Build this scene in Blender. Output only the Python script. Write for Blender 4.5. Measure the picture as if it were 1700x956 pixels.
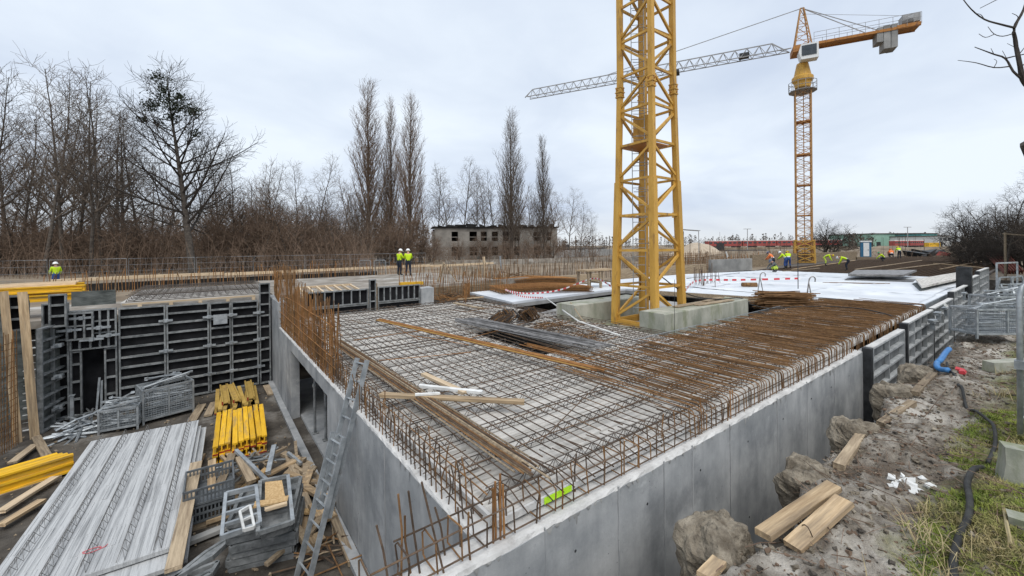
import bpy, bmesh, math, random
from mathutils import Vector, Matrix, noise
R_ = math.radians
random.seed(11)
for o in list(bpy.data.objects): bpy.data.objects.remove(o)
SC = bpy.context.scene
COL = SC.collection
# ---------------------------------------------------------------- camera
F_PX, CY_PX, W_PX = 678.0, 410.0, 1700.0          # focal length and principal row, in photo pixels
YAW, PITCH, ROLL = R_(36.67), R_(0.10), R_(0.57)
CAM = Vector((-1.833, -2.803, 2.55))               # z = 0 is the top of the basement wall
def _axes():
    cy, sy, cp, sp = math.cos(YAW), math.sin(YAW), math.cos(PITCH), math.sin(PITCH)
    f = Vector((sy*cp, cy*cp, -sp)); r = Vector((cy, -sy, 0)); d = f.cross(r)
    return math.cos(ROLL)*r + math.sin(ROLL)*d, -math.sin(ROLL)*r + math.cos(ROLL)*d, f
AX_R, AX_D, AX_F = _axes()
cam = bpy.data.cameras.new('camera'); cam_o = bpy.data.objects.new('camera', cam); COL.objects.link(cam_o)
cam.sensor_width = 36; cam.lens = 36*F_PX/W_PX; cam.shift_y = -(478-CY_PX)/W_PX
cam.clip_start = .05; cam.clip_end = 6000
m3 = Matrix((AX_R, -AX_D, -AX_F)).transposed()
cam_o.matrix_world = Matrix.Translation(CAM) @ m3.to_4x4()
SC.camera = cam_o
# ---------------------------------------------------------------- sky and sun: overcast
SUN_EL, SUN_AZ = R_(58), R_(205)
w = bpy.data.worlds.new('World'); SC.world = w; w.use_nodes = True
nt = w.node_tree; nt.nodes.clear()
def N(t, kind, **kw):
    n = t.nodes.new(kind)
    for k, v in kw.items():
        if k in n.inputs.keys(): n.inputs[k].default_value = v
        else: setattr(n, k, v)
    return n
L = nt.links.new
out = N(nt, 'ShaderNodeOutputWorld')
sky = N(nt, 'ShaderNodeTexSky', sky_type='NISHITA', sun_disc=False, sun_elevation=SUN_EL, sun_rotation=SUN_AZ, dust_density=3.0)
bg1 = N(nt, 'ShaderNodeBackground', Strength=0.05); L(sky.outputs[0], bg1.inputs[0])
tc = N(nt, 'ShaderNodeTexCoord'); sep = N(nt, 'ShaderNodeSeparateXYZ'); L(tc.outputs['Generated'], sep.inputs[0])
zc = N(nt, 'ShaderNodeMath', operation='MAXIMUM'); L(sep.outputs[2], zc.inputs[0]); zc.inputs[1].default_value = 0
za = N(nt, 'ShaderNodeMath', operation='ADD'); L(zc.outputs[0], za.inputs[0]); za.inputs[1].default_value = .22
dx = N(nt, 'ShaderNodeMath', operation='DIVIDE'); L(sep.outputs[0], dx.inputs[0]); L(za.outputs[0], dx.inputs[1])
dy = N(nt, 'ShaderNodeMath', operation='DIVIDE'); L(sep.outputs[1], dy.inputs[0]); L(za.outputs[0], dy.inputs[1])
cb = N(nt, 'ShaderNodeCombineXYZ'); L(dx.outputs[0], cb.inputs[0]); L(dy.outputs[0], cb.inputs[1])
ns = N(nt, 'ShaderNodeTexNoise', Scale=0.55, Detail=5.0, Roughness=.5, Distortion=.3); L(cb.outputs[0], ns.inputs['Vector'])
ns2 = N(nt, 'ShaderNodeTexNoise', Scale=1.9, Detail=6.0, Roughness=.55, Distortion=.5); L(cb.outputs[0], ns2.inputs['Vector'])
mx = N(nt, 'ShaderNodeMath', operation='MULTIPLY_ADD'); L(ns2.outputs[0], mx.inputs[0]); mx.inputs[1].default_value = .3; L(ns.outputs[0], mx.inputs[2])
cr = N(nt, 'ShaderNodeValToRGB'); L(mx.outputs[0], cr.inputs[0])
e = cr.color_ramp.elements; e[0].position = .48; e[0].color = (.455, .52, .63, 1); e[1].position = .74; e[1].color = (.645, .705, .775, 1)
hz = N(nt, 'ShaderNodeValToRGB'); L(zc.outputs[0], hz.inputs[0])
h = hz.color_ramp.elements; h[0].position = 0; h[0].color = (.7, .7, .7, 1); h[1].position = .09; h[1].color = (0, 0, 0, 1)
mh = N(nt, 'ShaderNodeMixRGB'); L(hz.outputs[0], mh.inputs[0]); L(cr.outputs[0], mh.inputs[1]); mh.inputs[2].default_value = (.60, .612, .61, 1)
bg2 = N(nt, 'ShaderNodeBackground', Strength=1.0); L(mh.outputs[0], bg2.inputs[0])
ms = N(nt, 'ShaderNodeMixShader'); ms.inputs[0].default_value = .9; L(bg1.outputs[0], ms.inputs[1]); L(bg2.outputs[0], ms.inputs[2])
L(ms.outputs[0], out.inputs[0])
sl = bpy.data.lights.new('sun', 'SUN'); sl.energy = 1.5; sl.angle = R_(40); sl.color = (1, .97, .92)
so = bpy.data.objects.new('sun', sl); COL.objects.link(so)
so.rotation_euler = (R_(90)-SUN_EL, 0, math.pi-SUN_AZ)
SC.view_settings.view_transform = 'Standard'; SC.view_settings.look = 'None'
SC.view_settings.exposure = 0.56; SC.view_settings.gamma = 1.0; SC.view_settings.use_curve_mapping = False
SC.render.resolution_x, SC.render.resolution_y = 1024, 576
# ---------------------------------------------------------------- pixel -> place (distance from the plane it touches)
def ray(u, v): return AX_R*((u-850)/F_PX) + AX_D*((v-CY_PX)/F_PX) + AX_F
def PZ(u, v, z): d = ray(u, v); return CAM + d*((z-CAM.z)/d.z)
def PY(u, v, y): d = ray(u, v); return CAM + d*((y-CAM.y)/d.y)
def PX(u, v, x): d = ray(u, v); return CAM + d*((x-CAM.x)/d.x)
def PD(u, v, dep): return CAM + ray(u, v)*dep
def V(*a): return Vector(a)
def rnd(a, b): return random.uniform(a, b)
# ---------------------------------------------------------------- mesh builder
class MB:
    def __init__(s): s.v = []; s.f = []; s.m = []
    def add(s, vs, fs, mi=0):
        b = len(s.v); s.v += [tuple(x) for x in vs]
        for f in fs: s.f.append(tuple(b+i for i in f)); s.m.append(mi)
        return s
    def box(s, c, size, M=None, mi=0, j=0):
        c = Vector(c); hx, hy, hz = [x/2 for x in size]; vs = []
        for z in (-hz, hz):
            for x, y in ((-hx, -hy), (hx, -hy), (hx, hy), (-hx, hy)):
                p = Vector((x, y, z))
                if j: p += Vector((rnd(-j, j), rnd(-j, j), rnd(-j, j)))
                vs.append(c + (M @ p if M else p))
        return s.add(vs, [(3,2,1,0),(4,5,6,7),(0,1,5,4),(1,2,6,5),(2,3,7,6),(3,0,4,7)], mi)
    def bx(s, x0, x1, y0, y1, z0, z1, mi=0, j=0):
        return s.box(((x0+x1)/2, (y0+y1)/2, (z0+z1)/2), (abs(x1-x0), abs(y1-y0), abs(z1-z0)), None, mi, j)
    def beam(s, p0, p1, w, h, up=(0,0,1), mi=0, j=0, n=1, sag=0):
        p0, p1 = Vector(p0), Vector(p1); d = (p1-p0); Ln = d.length
        if Ln < 1e-6: return s
        d /= Ln; u = Vector(up)
        if abs(d.dot(u)) > .98: u = Vector((1, 0, 0)) if abs(d.x) < .9 else Vector((0, 1, 0))
        sd = d.cross(u).normalized(); u = sd.cross(d)
        vs = []; fs = []
        for i in range(n+1):
            t = i/n; c = p0 + (p1-p0)*t - Vector((0, 0, sag*4*t*(1-t)))
            for a, b in ((-1,-1),(1,-1),(1,1),(-1,1)):
                q = c + sd*(a*w/2) + u*(b*h/2)
                if j: q += Vector((rnd(-j, j), rnd(-j, j), rnd(-j, j)))
                vs.append(q)
        for i in range(n):
            o = i*4
            for k in range(4): fs.append((o+k, o+(k+1) % 4, o+4+(k+1) % 4, o+4+k))
        fs.append((3,2,1,0)); o = n*4; fs.append((o, o+1, o+2, o+3))
        return s.add(vs, fs, mi)
    def tube(s, pts, r, n=5, mi=0, cap=True):
        pts = [Vector(p) for p in pts]; k = len(pts)
        rs = r if isinstance(r, (list, tuple)) else [r]*k
        vs = []; fs = []; ref = None
        for i, p in enumerate(pts):
            d = (pts[min(i+1, k-1)] - pts[max(i-1, 0)])
            if d.length < 1e-9: d = Vector((0, 0, 1))
            d.normalize()
            if ref is None: ref = Vector((0, 0, 1)) if abs(d.z) < .9 else Vector((1, 0, 0))
            a = d.cross(ref)
            if a.length < 1e-4: a = d.cross(Vector((.37, .61, .2)))
            a.normalize(); b = d.cross(a); ref = b.cross(d) if False else ref
            for q in range(n):
                t = 2*math.pi*q/n
                vs.append(p + (a*math.cos(t) + b*math.sin(t))*rs[i])
        for i in range(k-1):
            for q in range(n): fs.append((i*n+q, i*n+(q+1) % n, (i+1)*n+(q+1) % n, (i+1)*n+q))
        if cap and n > 2: fs.append(tuple(range(n-1, -1, -1))); fs.append(tuple((k-1)*n+q for q in range(n)))
        return s.add(vs, fs, mi)
    def prism(s, poly, z0, z1, mi=0, M=None):
        n = len(poly); vs = [Vector((x, y, z0)) for x, y in poly] + [Vector((x, y, z1)) for x, y in poly]
        if M: vs = [M @ v for v in vs]
        return s.add(vs, [tuple(range(n-1, -1, -1)), tuple(range(n, 2*n))] + [(i, (i+1) % n, n+(i+1) % n, n+i) for i in range(n)], mi)
    def lathe(s, c, prof, n=12, mi=0, M=None):
        c = Vector(c); vs = []; fs = []
        for r, z in prof:
            for q in range(n):
                t = 2*math.pi*q/n; p = Vector((r*math.cos(t), r*math.sin(t), z)); vs.append(c + (M @ p if M else p))
        for i in range(len(prof)-1):
            for q in range(n): fs.append((i*n+q, i*n+(q+1) % n, (i+1)*n+(q+1) % n, (i+1)*n+q))
        fs.append(tuple(range(n-1, -1, -1))); fs.append(tuple((len(prof)-1)*n+q for q in range(n)))
        return s.add(vs, fs, mi)
    def mesh(s, name, mat, smooth=False):
        me = bpy.data.meshes.new(name); me.from_pydata(s.v, [], s.f); me.validate()
        for x in (mat if isinstance(mat, (list, tuple)) else [mat]): me.materials.append(x)
        if len(me.polygons) == len(s.m): me.polygons.foreach_set('material_index', s.m)
        if smooth: me.polygons.foreach_set('use_smooth', [True]*len(me.polygons))
        me.update(); return me
    def build(s, name, mat, parent=None, smooth=False):
        return put(name, s.mesh(name, mat, smooth), parent)
def put(name, me, parent=None, loc=None, rot=None, scale=None):
    o = bpy.data.objects.new(name, me); COL.objects.link(o)
    if loc is not None: o.location = loc
    if rot is not None: o.rotation_euler = rot
    if scale is not None: o.scale = scale if isinstance(scale, (tuple, list)) else (scale,)*3
    if parent is not None:
        o.parent = parent
        if parent.parent is None and parent.type == 'EMPTY': o.matrix_parent_inverse = parent.matrix_basis.inverted()
    return o
def putl(name, me, parent, loc=(0,0,0), rot=(0,0,0)):      # child given in its parent's own coordinates
    o = bpy.data.objects.new(name, me); COL.objects.link(o); o.parent = parent; o.location = loc; o.rotation_euler = rot
    return o
def tag(o, label, cat, group=None):
    o['label'] = label; o['category'] = cat
    if group: o['group'] = group
    return o
def thing(name, label, cat, loc=(0,0,0), rotz=0, group=None, scale=1):
    o = bpy.data.objects.new(name, None); COL.objects.link(o); o.empty_display_size = .1
    o.location = loc; o.rotation_euler = (0, 0, rotz); o.scale = (scale,)*3
    return tag(o, label, cat, group)
def struct(o, kind='structure'):
    o['kind'] = kind; return o
def copy_tree(o, parent=None):
    c = o.copy(); COL.objects.link(c)
    if parent is not None: c.parent = parent
    for ch in o.children: copy_tree(ch, c)
    return c
# ---------------------------------------------------------------- materials
def mat(name, c1, c2=None, scale=3.0, rough=.8, metal=0.0, bump=0.0, bscale=None, stretch=None, c3=None, s3=.6, t3=(.55, .7), rand=.0, spec=.3, detail=6, ramp=(.35, .65), bdist=.02):
    m = bpy.data.materials.new(name); m.use_nodes = True; t = m.node_tree; t.nodes.clear(); l = t.links.new
    o = N(t, 'ShaderNodeOutputMaterial'); p = N(t, 'ShaderNodeBsdfPrincipled', Roughness=rough, Metallic=metal)
    p.inputs['Specular IOR Level'].default_value = spec; l(p.outputs[0], o.inputs[0])
    c2 = c2 or c1
    tc = N(t, 'ShaderNodeTexCoord'); oi = N(t, 'ShaderNodeObjectInfo')
    mp = N(t, 'ShaderNodeMapping'); l(tc.outputs['Object'], mp.inputs[0])
    if stretch: mp.inputs['Scale'].default_value = stretch
    off = N(t, 'ShaderNodeVectorMath', operation='SCALE'); off.inputs[0].default_value = (17.3, 9.1, 5.7); l(oi.outputs['Random'], off.inputs['Scale']); l(off.outputs[0], mp.inputs['Location'])
    n1 = N(t, 'ShaderNodeTexNoise', Scale=scale, Detail=detail, Roughness=.62); l(mp.outputs[0], n1.inputs['Vector'])
    r1 = N(t, 'ShaderNodeValToRGB'); l(n1.outputs[0], r1.inputs[0])
    e = r1.color_ramp.elements; e[0].position = ramp[0]; e[0].color = (*c1, 1); e[1].position = ramp[1]; e[1].color = (*c2, 1)
    col = r1.outputs[0]
    if c3:
        n3 = N(t, 'ShaderNodeTexNoise', Scale=s3, Detail=7.0, Roughness=.65); l(mp.outputs[0], n3.inputs['Vector'])
        r3 = N(t, 'ShaderNodeValToRGB'); l(n3.outputs[0], r3.inputs[0]); q = r3.color_ramp.elements; q[0].position = t3[0]; q[0].color = (0,0,0,1); q[1].position = t3[1]; q[1].color = (1,1,1,1)
        mxx = N(t, 'ShaderNodeMixRGB'); l(r3.outputs[0], mxx.inputs[0]); l(col, mxx.inputs[1]); mxx.inputs[2].default_value = (*c3, 1); col = mxx.outputs[0]
    if rand:
        hs = N(t, 'ShaderNodeHueSaturation'); mr = N(t, 'ShaderNodeMapRange'); l(oi.outputs['Random'], mr.inputs[0]); mr.inputs[3].default_value = 1-rand; mr.inputs[4].default_value = 1+rand
        l(mr.outputs[0], hs.inputs['Value']); l(col, hs.inputs['Color']); col = hs.outputs[0]
    l(col, p.inputs['Base Color'])
    if bump:
        nb = N(t, 'ShaderNodeTexNoise', Scale=bscale or scale*4, Detail=7.0, Roughness=.65); l(mp.outputs[0], nb.inputs['Vector'])
        bp = N(t, 'ShaderNodeBump', Strength=bump, Distance=bdist); l(nb.outputs[0], bp.inputs['Height']); l(bp.outputs[0], p.inputs['Normal'])
    return m
M = {}
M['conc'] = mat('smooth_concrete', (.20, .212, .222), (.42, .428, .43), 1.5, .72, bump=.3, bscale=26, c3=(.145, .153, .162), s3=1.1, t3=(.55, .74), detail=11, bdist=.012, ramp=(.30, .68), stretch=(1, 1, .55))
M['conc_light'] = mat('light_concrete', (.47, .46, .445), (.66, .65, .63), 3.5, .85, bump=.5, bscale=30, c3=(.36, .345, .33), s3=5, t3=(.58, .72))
M['conc_old'] = mat('mossy_concrete', (.24, .25, .20), (.43, .42, .36), 2.2, .9, bump=.5, bscale=18, c3=(.15, .17, .075), s3=1.3, t3=(.52, .70), stretch=(1, 1, .45))
M['conc_far'] = mat('bare_concrete', (.20, .20, .195), (.36, .355, .34), .6, .9, bump=.3, bscale=6)
M['plank'] = mat('precast_slab', (.35, .33, .30), (.66, .635, .595), 2.2, .88, bump=.6, bscale=9, stretch=(.5, 7, 1), c3=(.29, .275, .255), s3=2.2, t3=(.58, .75), rand=.06)
M['plank_y'] = mat('precast_slab_stacked', (.27, .275, .28), (.58, .585, .585), 2.0, .88, bump=.6, bscale=9, stretch=(8, .35, 1), c3=(.22, .225, .225), s3=2.0, t3=(.55, .78), rand=.05)
M['white'] = mat('pale_screed', (.54, .57, .605), (.70, .72, .745), .5, .6, bump=.6, bscale=1.6, c3=(.48, .50, .53), s3=.3, t3=(.50, .72), detail=9, rand=.05)
M['rust'] = mat('rusty_steel', (.11, .058, .026), (.235, .128, .054), 9, .85, bump=.2, bscale=60, rand=.3, c3=(.29, .17, .07), s3=3.0, t3=(.6, .7))
M['rust_lt'] = mat('orange_rusty_steel', (.19, .085, .03), (.33, .165, .058), 6, .85, bump=.2, bscale=60, rand=.3)
M['rebar'] = mat('dull_rebar', (.062, .042, .029), (.135, .092, .063), 8, .8, .1, bump=.2, bscale=60, rand=.3, c3=(.15, .088, .042), s3=2.5, t3=(.58, .68))
M['girder'] = mat('girder_wire', (.06, .05, .042), (.14, .12, .105), 6, .7, .3, rand=.2)
M['greybar'] = mat('grey_steel_bar', (.12, .115, .11), (.29, .28, .275), 5, .55, .4, rand=.5)
M['galv'] = mat('galvanised_steel', (.24, .26, .275), (.43, .455, .47), 6, .5, .5, bump=.12, bscale=40, rand=.12, c3=(.20, .19, .18), s3=2.5, t3=(.6, .72))
M['frame'] = mat('formwork_steel', (.12, .128, .13), (.29, .30, .302), 6, .7, .2, bump=.25, bscale=30, rand=.15, c3=(.40, .40, .39), s3=3.5, t3=(.6, .7))
M['ply'] = mat('black_film_plywood', (.008, .008, .009), (.022, .022, .024), 2.5, .8, bump=.1, bscale=20, rand=.2, spec=.12)
M['ply_grey'] = mat('worn_grey_plywood', (.055, .062, .058), (.15, .16, .152), 2.5, .8, bump=.3, stretch=(1, 1, 3), c3=(.03, .035, .033), s3=1.6)
M['dark'] = mat('dark_steel', (.02, .021, .022), (.055, .057, .06), 4, .6, .2, bump=.2)
M['wood'] = mat('sawn_timber', (.31, .215, .125), (.53, .395, .245), 3.0, .85, bump=.4, bscale=8, rand=.25, c3=(.19, .145, .10), s3=.8, t3=(.46, .66), detail=9, stretch=(.7, 9, 9))
M['wood_y'] = mat('weathered_timber', (.20, .15, .10), (.38, .30, .205), 3, .88, bump=.4, bscale=8, rand=.25, c3=(.12, .095, .07), s3=1.4, stretch=(.7, 8, 8))
M['wood_new'] = mat('fresh_timber', (.50, .38, .245), (.66, .52, .36), 3, .8, bump=.2, rand=.12, stretch=(.7, 7, 7))
M['yel_beam'] = mat('yellow_formwork_beam', (.66, .36, .015), (.80, .47, .025), 4, .55, bump=.2, bscale=25, rand=.16, c3=(.36, .24, .09), s3=2.2, t3=(.50, .68), stretch=(.6, 4, 4), detail=9)
M['yel_old'] = mat('faded_yellow_beam', (.33, .215, .055), (.50, .335, .09), 3, .75, bump=.2, rand=.2, c3=(.21, .13, .06), s3=3)
M['red_cap'] = mat('red_beam_end', (.22, .02, .015), (.34, .035, .025), 3, .6)
M['crane'] = mat('crane_yellow', (.48, .265, .05), (.61, .355, .075), 1.6, .48, bump=.12, bscale=25, c3=(.25, .13, .05), s3=2.6, t3=(.55, .70), rand=.12, detail=11, stretch=(2, 2, .6))
M['crane2'] = mat('old_orange_crane_paint', (.36, .15, .035), (.50, .23, .06), 2, .6, c3=(.16, .07, .04), s3=2, t3=(.5, .65))
M['cranegrey'] = mat('crane_grey', (.25, .25, .25), (.36, .36, .36), 2, .6)
M['crane_mast2'] = mat('ochre_mast_paint', (.36, .19, .075), (.50, .28, .11), 2, .6)
M['white_paint'] = mat('white_paint', (.70, .72, .72), (.80, .81, .80), 2, .5, c3=(.5, .5, .48), s3=2)
M['glass'] = mat('dark_glass', (.02, .03, .035), (.05, .06, .07), 2, .12, spec=.6)
M['mud'] = mat('site_mud', (.04, .034, .028), (.12, .105, .088), 1.6, .92, bump=.9, bscale=9, c3=(.21, .195, .175), s3=.8, t3=(.55, .68), bdist=.05, detail=9)
M['soil'] = mat('disturbed_soil', (.085, .07, .054), (.28, .245, .20), 2.8, .95, bump=1.0, bscale=16, c3=(.46, .43, .38), s3=1.0, t3=(.48, .64), bdist=.06, detail=10)
M['earth'] = mat('far_earth', (.15, .115, .08), (.27, .215, .155), .35, .95, bump=.6, bscale=3, c3=(.105, .09, .06), s3=.12, bdist=.08)
M['sand'] = mat('sand', (.36, .29, .215), (.48, .40, .31), 1.5, .95, bump=.6, bscale=6)
M['clod'] = mat('clay_lump', (.125, .102, .075), (.34, .295, .23), 5, .95, bump=1.0, bscale=16, c3=(.085, .07, .05), s3=2.2, bdist=.05, detail=9)
M['bark'] = mat('bare_bark', (.052, .043, .036), (.115, .098, .082), 5, .95, bump=.4, rand=.2)
M['twig'] = mat('bare_twigs', (.085, .066, .052), (.145, .115, .09), 3, .95, rand=.25)
M['twig_rd'] = mat('reddish_twigs', (.12, .082, .058), (.20, .14, .10), 3, .95, rand=.2)
M['twig_dk'] = mat('dark_twigs', (.028, .023, .02), (.062, .053, .045), 3, .95, rand=.2)
M['ivy'] = mat('evergreen_clump', (.012, .018, .009), (.028, .036, .018), 8, .9, rand=.2)
M['grass'] = mat('winter_grass', (.085, .13, .018), (.24, .265, .05), 3, .9, rand=.3, c3=(.30, .245, .12), s3=1.2, t3=(.5, .62))
M['straw'] = mat('dry_grass', (.33, .265, .14), (.46, .38, .22), 3, .9, rand=.2)
M['rubber'] = mat('black_rubber', (.018, .018, .018), (.045, .045, .042), 6, .65, bump=.2)
M['blue'] = mat('blue_plastic', (.04, .16, .40), (.07, .23, .50), 3, .45)
M['red'] = mat('red_plastic_bit', (.55, .05, .06), None, 3, .5)
M['lime'] = mat('lime_paint', (.45, .80, .01), (.50, .85, .03), 3, .6)
M['brick'] = mat('sooty_render', (.20, .185, .165), (.36, .335, .30), .5, .95, c3=(.10, .092, .082), s3=.25, t3=(.50, .66))
M['black'] = mat('sooty_black', (.012, .012, .012), (.03, .028, .026), 2, .95)
M['osb'] = mat('chipboard', (.40, .25, .11), (.60, .42, .22), 30, .85, bump=.3)
M['plastic_gr'] = mat('grey_plastic_crate', (.075, .082, .088), (.13, .14, .148), 4, .5)
M['roofing'] = mat('roof_felt', (.07, .065, .06), (.12, .11, .1), 3, .9)
M['red_paint'] = mat('red_steel_paint', (.26, .05, .045), (.36, .09, .075), 2, .6)
M['site_slab'] = mat('muddy_slab', (.15, .125, .10), (.33, .30, .26), 1.2, .9, bump=.5, bscale=8, c3=(.42, .40, .37), s3=.7, t3=(.55, .68))
M['galv_lt'] = mat('pale_form_steel', (.30, .315, .32), (.50, .51, .51), 5, .6, .05, bump=.15, rand=.12, c3=(.22, .22, .215), s3=3, t3=(.58, .7))
M['ply_lt'] = mat('grey_form_face', (.10, .105, .107), (.22, .227, .23), 3, .8, bump=.2, rand=.2, c3=(.32, .325, .325), s3=2.5, t3=(.6, .7))
M['wire_lt'] = mat('pale_wire', (.12, .115, .11), (.24, .235, .23), 5, .6, .3)
M['paper'] = mat('white_debris', (.55, .55, .53), (.75, .75, .73), 6, .8, rand=.15)
M['mesh_dark'] = mat('dark_bar_mat', (.05, .043, .038), (.12, .105, .092), 1.0, .85, bump=.9, bscale=5, stretch=(.4, 3, 1), c3=(.17, .14, .11), s3=.35)

# cast concrete: mottled, streaked, pitted
def cast_concrete(name):
    m = mat(name, (.205, .216, .225), (.44, .445, .445), 1.3, .74, bump=.3, bscale=28, c3=(.15, .158, .167), s3=.9, t3=(.54, .74), detail=11, ramp=(.28, .70), bdist=.012)
    t = m.node_tree; l = t.links.new; p = [n for n in t.nodes if n.type == 'BSDF_PRINCIPLED'][0]; src = p.inputs['Base Color'].links[0].from_socket
    tc = N(t, 'ShaderNodeTexCoord')
    mp = N(t, 'ShaderNodeMapping'); mp.inputs['Scale'].default_value = (2.2, 2.2, .5); l(tc.outputs['Object'], mp.inputs[0])
    n1 = N(t, 'ShaderNodeTexNoise', Scale=1.6, Detail=8.0, Roughness=.6); l(mp.outputs[0], n1.inputs['Vector'])
    r1 = N(t, 'ShaderNodeValToRGB'); l(n1.outputs[0], r1.inputs[0]); e = r1.color_ramp.elements; e[0].position = .34; e[0].color = (.66, .67, .68, 1); e[1].position = .60; e[1].color = (1.08, 1.07, 1.06, 1)
    a = N(t, 'ShaderNodeMixRGB', blend_type='MULTIPLY'); a.inputs[0].default_value = .5; l(src, a.inputs[1]); l(r1.outputs[0], a.inputs[2])
    vo = N(t, 'ShaderNodeTexVoronoi', Scale=13.0); l(tc.outputs['Object'], vo.inputs['Vector'])
    r2 = N(t, 'ShaderNodeValToRGB'); l(vo.outputs['Distance'], r2.inputs[0]); e = r2.color_ramp.elements; e[0].position = .05; e[0].color = (.32, .32, .33, 1); e[1].position = .11; e[1].color = (1, 1, 1, 1)
    gate = N(t, 'ShaderNodeTexNoise', Scale=2.3, Detail=3.0); l(tc.outputs['Object'], gate.inputs['Vector'])
    rg = N(t, 'ShaderNodeValToRGB'); l(gate.outputs[0], rg.inputs[0]); e = rg.color_ramp.elements; e[0].position = .5; e[0].color = (0, 0, 0, 1); e[1].position = .6; e[1].color = (1, 1, 1, 1)
    b = N(t, 'ShaderNodeMixRGB', blend_type='MULTIPLY'); l(rg.outputs[0], b.inputs[0]); l(a.outputs[0], b.inputs[1]); l(r2.outputs[0], b.inputs[2])
    # pale lime bloom
    n4 = N(t, 'ShaderNodeTexNoise', Scale=2.7, Detail=10.0, Roughness=.7); l(tc.outputs['Object'], n4.inputs['Vector'])
    r4 = N(t, 'ShaderNodeValToRGB'); l(n4.outputs[0], r4.inputs[0]); e = r4.color_ramp.elements; e[0].position = .60; e[0].color = (0, 0, 0, 1); e[1].position = .72; e[1].color = (.55, .55, .55, 1)
    c = N(t, 'ShaderNodeMixRGB'); l(r4.outputs[0], c.inputs[0]); l(b.outputs[0], c.inputs[1]); c.inputs[2].default_value = (.52, .53, .53, 1)
    l(c.outputs[0], p.inputs['Base Color']); return m
M['conc'] = cast_concrete('cast_concrete')
# soil of the bank: dry sand, damp mould and leaf-brown patches
def bank_soil():
    m = mat('bank_soil', (.095, .078, .06), (.33, .29, .24), 3.2, .95, bump=1.0, bscale=20, c3=(.54, .50, .44), s3=1.0, t3=(.45, .60), bdist=.06, detail=12)
    t = m.node_tree; l = t.links.new; p = [n for n in t.nodes if n.type == 'BSDF_PRINCIPLED'][0]; src = p.inputs['Base Color'].links[0].from_socket; tc = N(t, 'ShaderNodeTexCoord')
    n1 = N(t, 'ShaderNodeTexNoise', Scale=.9, Detail=9.0, Roughness=.7, Distortion=.6); l(tc.outputs['Object'], n1.inputs['Vector'])
    r1 = N(t, 'ShaderNodeValToRGB'); l(n1.outputs[0], r1.inputs[0]); e = r1.color_ramp.elements; e[0].position = .50; e[0].color = (0, 0, 0, 1); e[1].position = .60; e[1].color = (.7, .7, .7, 1)
    n2 = N(t, 'ShaderNodeTexNoise', Scale=30, Detail=6.0, Roughness=.7); l(tc.outputs['Object'], n2.inputs['Vector'])
    r2 = N(t, 'ShaderNodeValToRGB'); l(n2.outputs[0], r2.inputs[0]); e = r2.color_ramp.elements; e[0].position = .38; e[0].color = (.045, .032, .022, 1); e[1].position = .66; e[1].color = (.20, .145, .10, 1)
    a = N(t, 'ShaderNodeMixRGB'); l(r1.outputs[0], a.inputs[0]); l(src, a.inputs[1]); l(r2.outputs[0], a.inputs[2]); 
    sp = N(t, 'ShaderNodeSeparateXYZ'); l(tc.outputs['Object'], sp.inputs[0]); n3 = N(t, 'ShaderNodeTexNoise', Scale=1.3, Detail=7.0, Roughness=.65); l(tc.outputs['Object'], n3.inputs['Vector'])
    ad = N(t, 'ShaderNodeMath', operation='MULTIPLY_ADD'); l(n3.outputs[0], ad.inputs[0]); ad.inputs[1].default_value = 1.5; l(sp.outputs[1], ad.inputs[2])
    rm = N(t, 'ShaderNodeMapRange'); l(ad.outputs[0], rm.inputs[0]); rm.inputs[1].default_value = -1.15; rm.inputs[2].default_value = -1.5; rm.inputs[3].default_value = 0; rm.inputs[4].default_value = .85
    r5 = N(t, 'ShaderNodeValToRGB'); l(n2.outputs[0], r5.inputs[0]); e = r5.color_ramp.elements; e[0].position = .35; e[0].color = (.05, .065, .012, 1); e[1].position = .65; e[1].color = (.22, .215, .055, 1)
    g = N(t, 'ShaderNodeMixRGB'); l(rm.outputs[0], g.inputs[0]); l(a.outputs[0], g.inputs[1]); l(r5.outputs[0], g.inputs[2]); l(g.outputs[0], p.inputs['Base Color']); return m
M['soil'] = bank_soil()
# ================================================================ setting
FLOOR = -2.25
def fbm(x, y, s, o=4):
    return noise.fractal(Vector((x*s, y*s, 3.3)), 1.0, 2.0, o)
# ground sheet to the horizon, with the excavation left out
def ground_sheet():
    mb = MB(); G = 3000
    xs = [-G, -14, 40, G]; ys = [-G, -14, 15.6, G]
    for i in range(3):
        for k in range(3):
            if i == 1 and k == 1: continue
            mb.add([(xs[i], ys[k], .0), (xs[i+1], ys[k], .0), (xs[i+1], ys[k+1], .0), (xs[i], ys[k+1], .0)], [(0,1,2,3)])
    return struct(mb.build('ground', M['earth']))
ground_sheet()
def heightfield(name, x0, x1, y0, y1, nx, ny, fn, m):
    mb = MB(); vs = []; fs = []
    for k in range(ny+1):
        for i in range(nx+1):
            x = x0+(x1-x0)*i/nx; y = y0+(y1-y0)*k/ny; vs.append(fn(x, y))
    for k in range(ny):
        for i in range(nx): a = k*(nx+1)+i; fs.append((a, a+1, a+nx+2, a+nx+1))
    mb.add(vs, fs); return struct(mb.build(name, m, smooth=True))
# muddy floor of the pit
heightfield('pit_floor', -14, 40, -1.3, 16, 150, 60, lambda x, y: (x, y, FLOOR + .05*fbm(x, y, .8) + .02*fbm(x, y, 4)), M['mud'])
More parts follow.
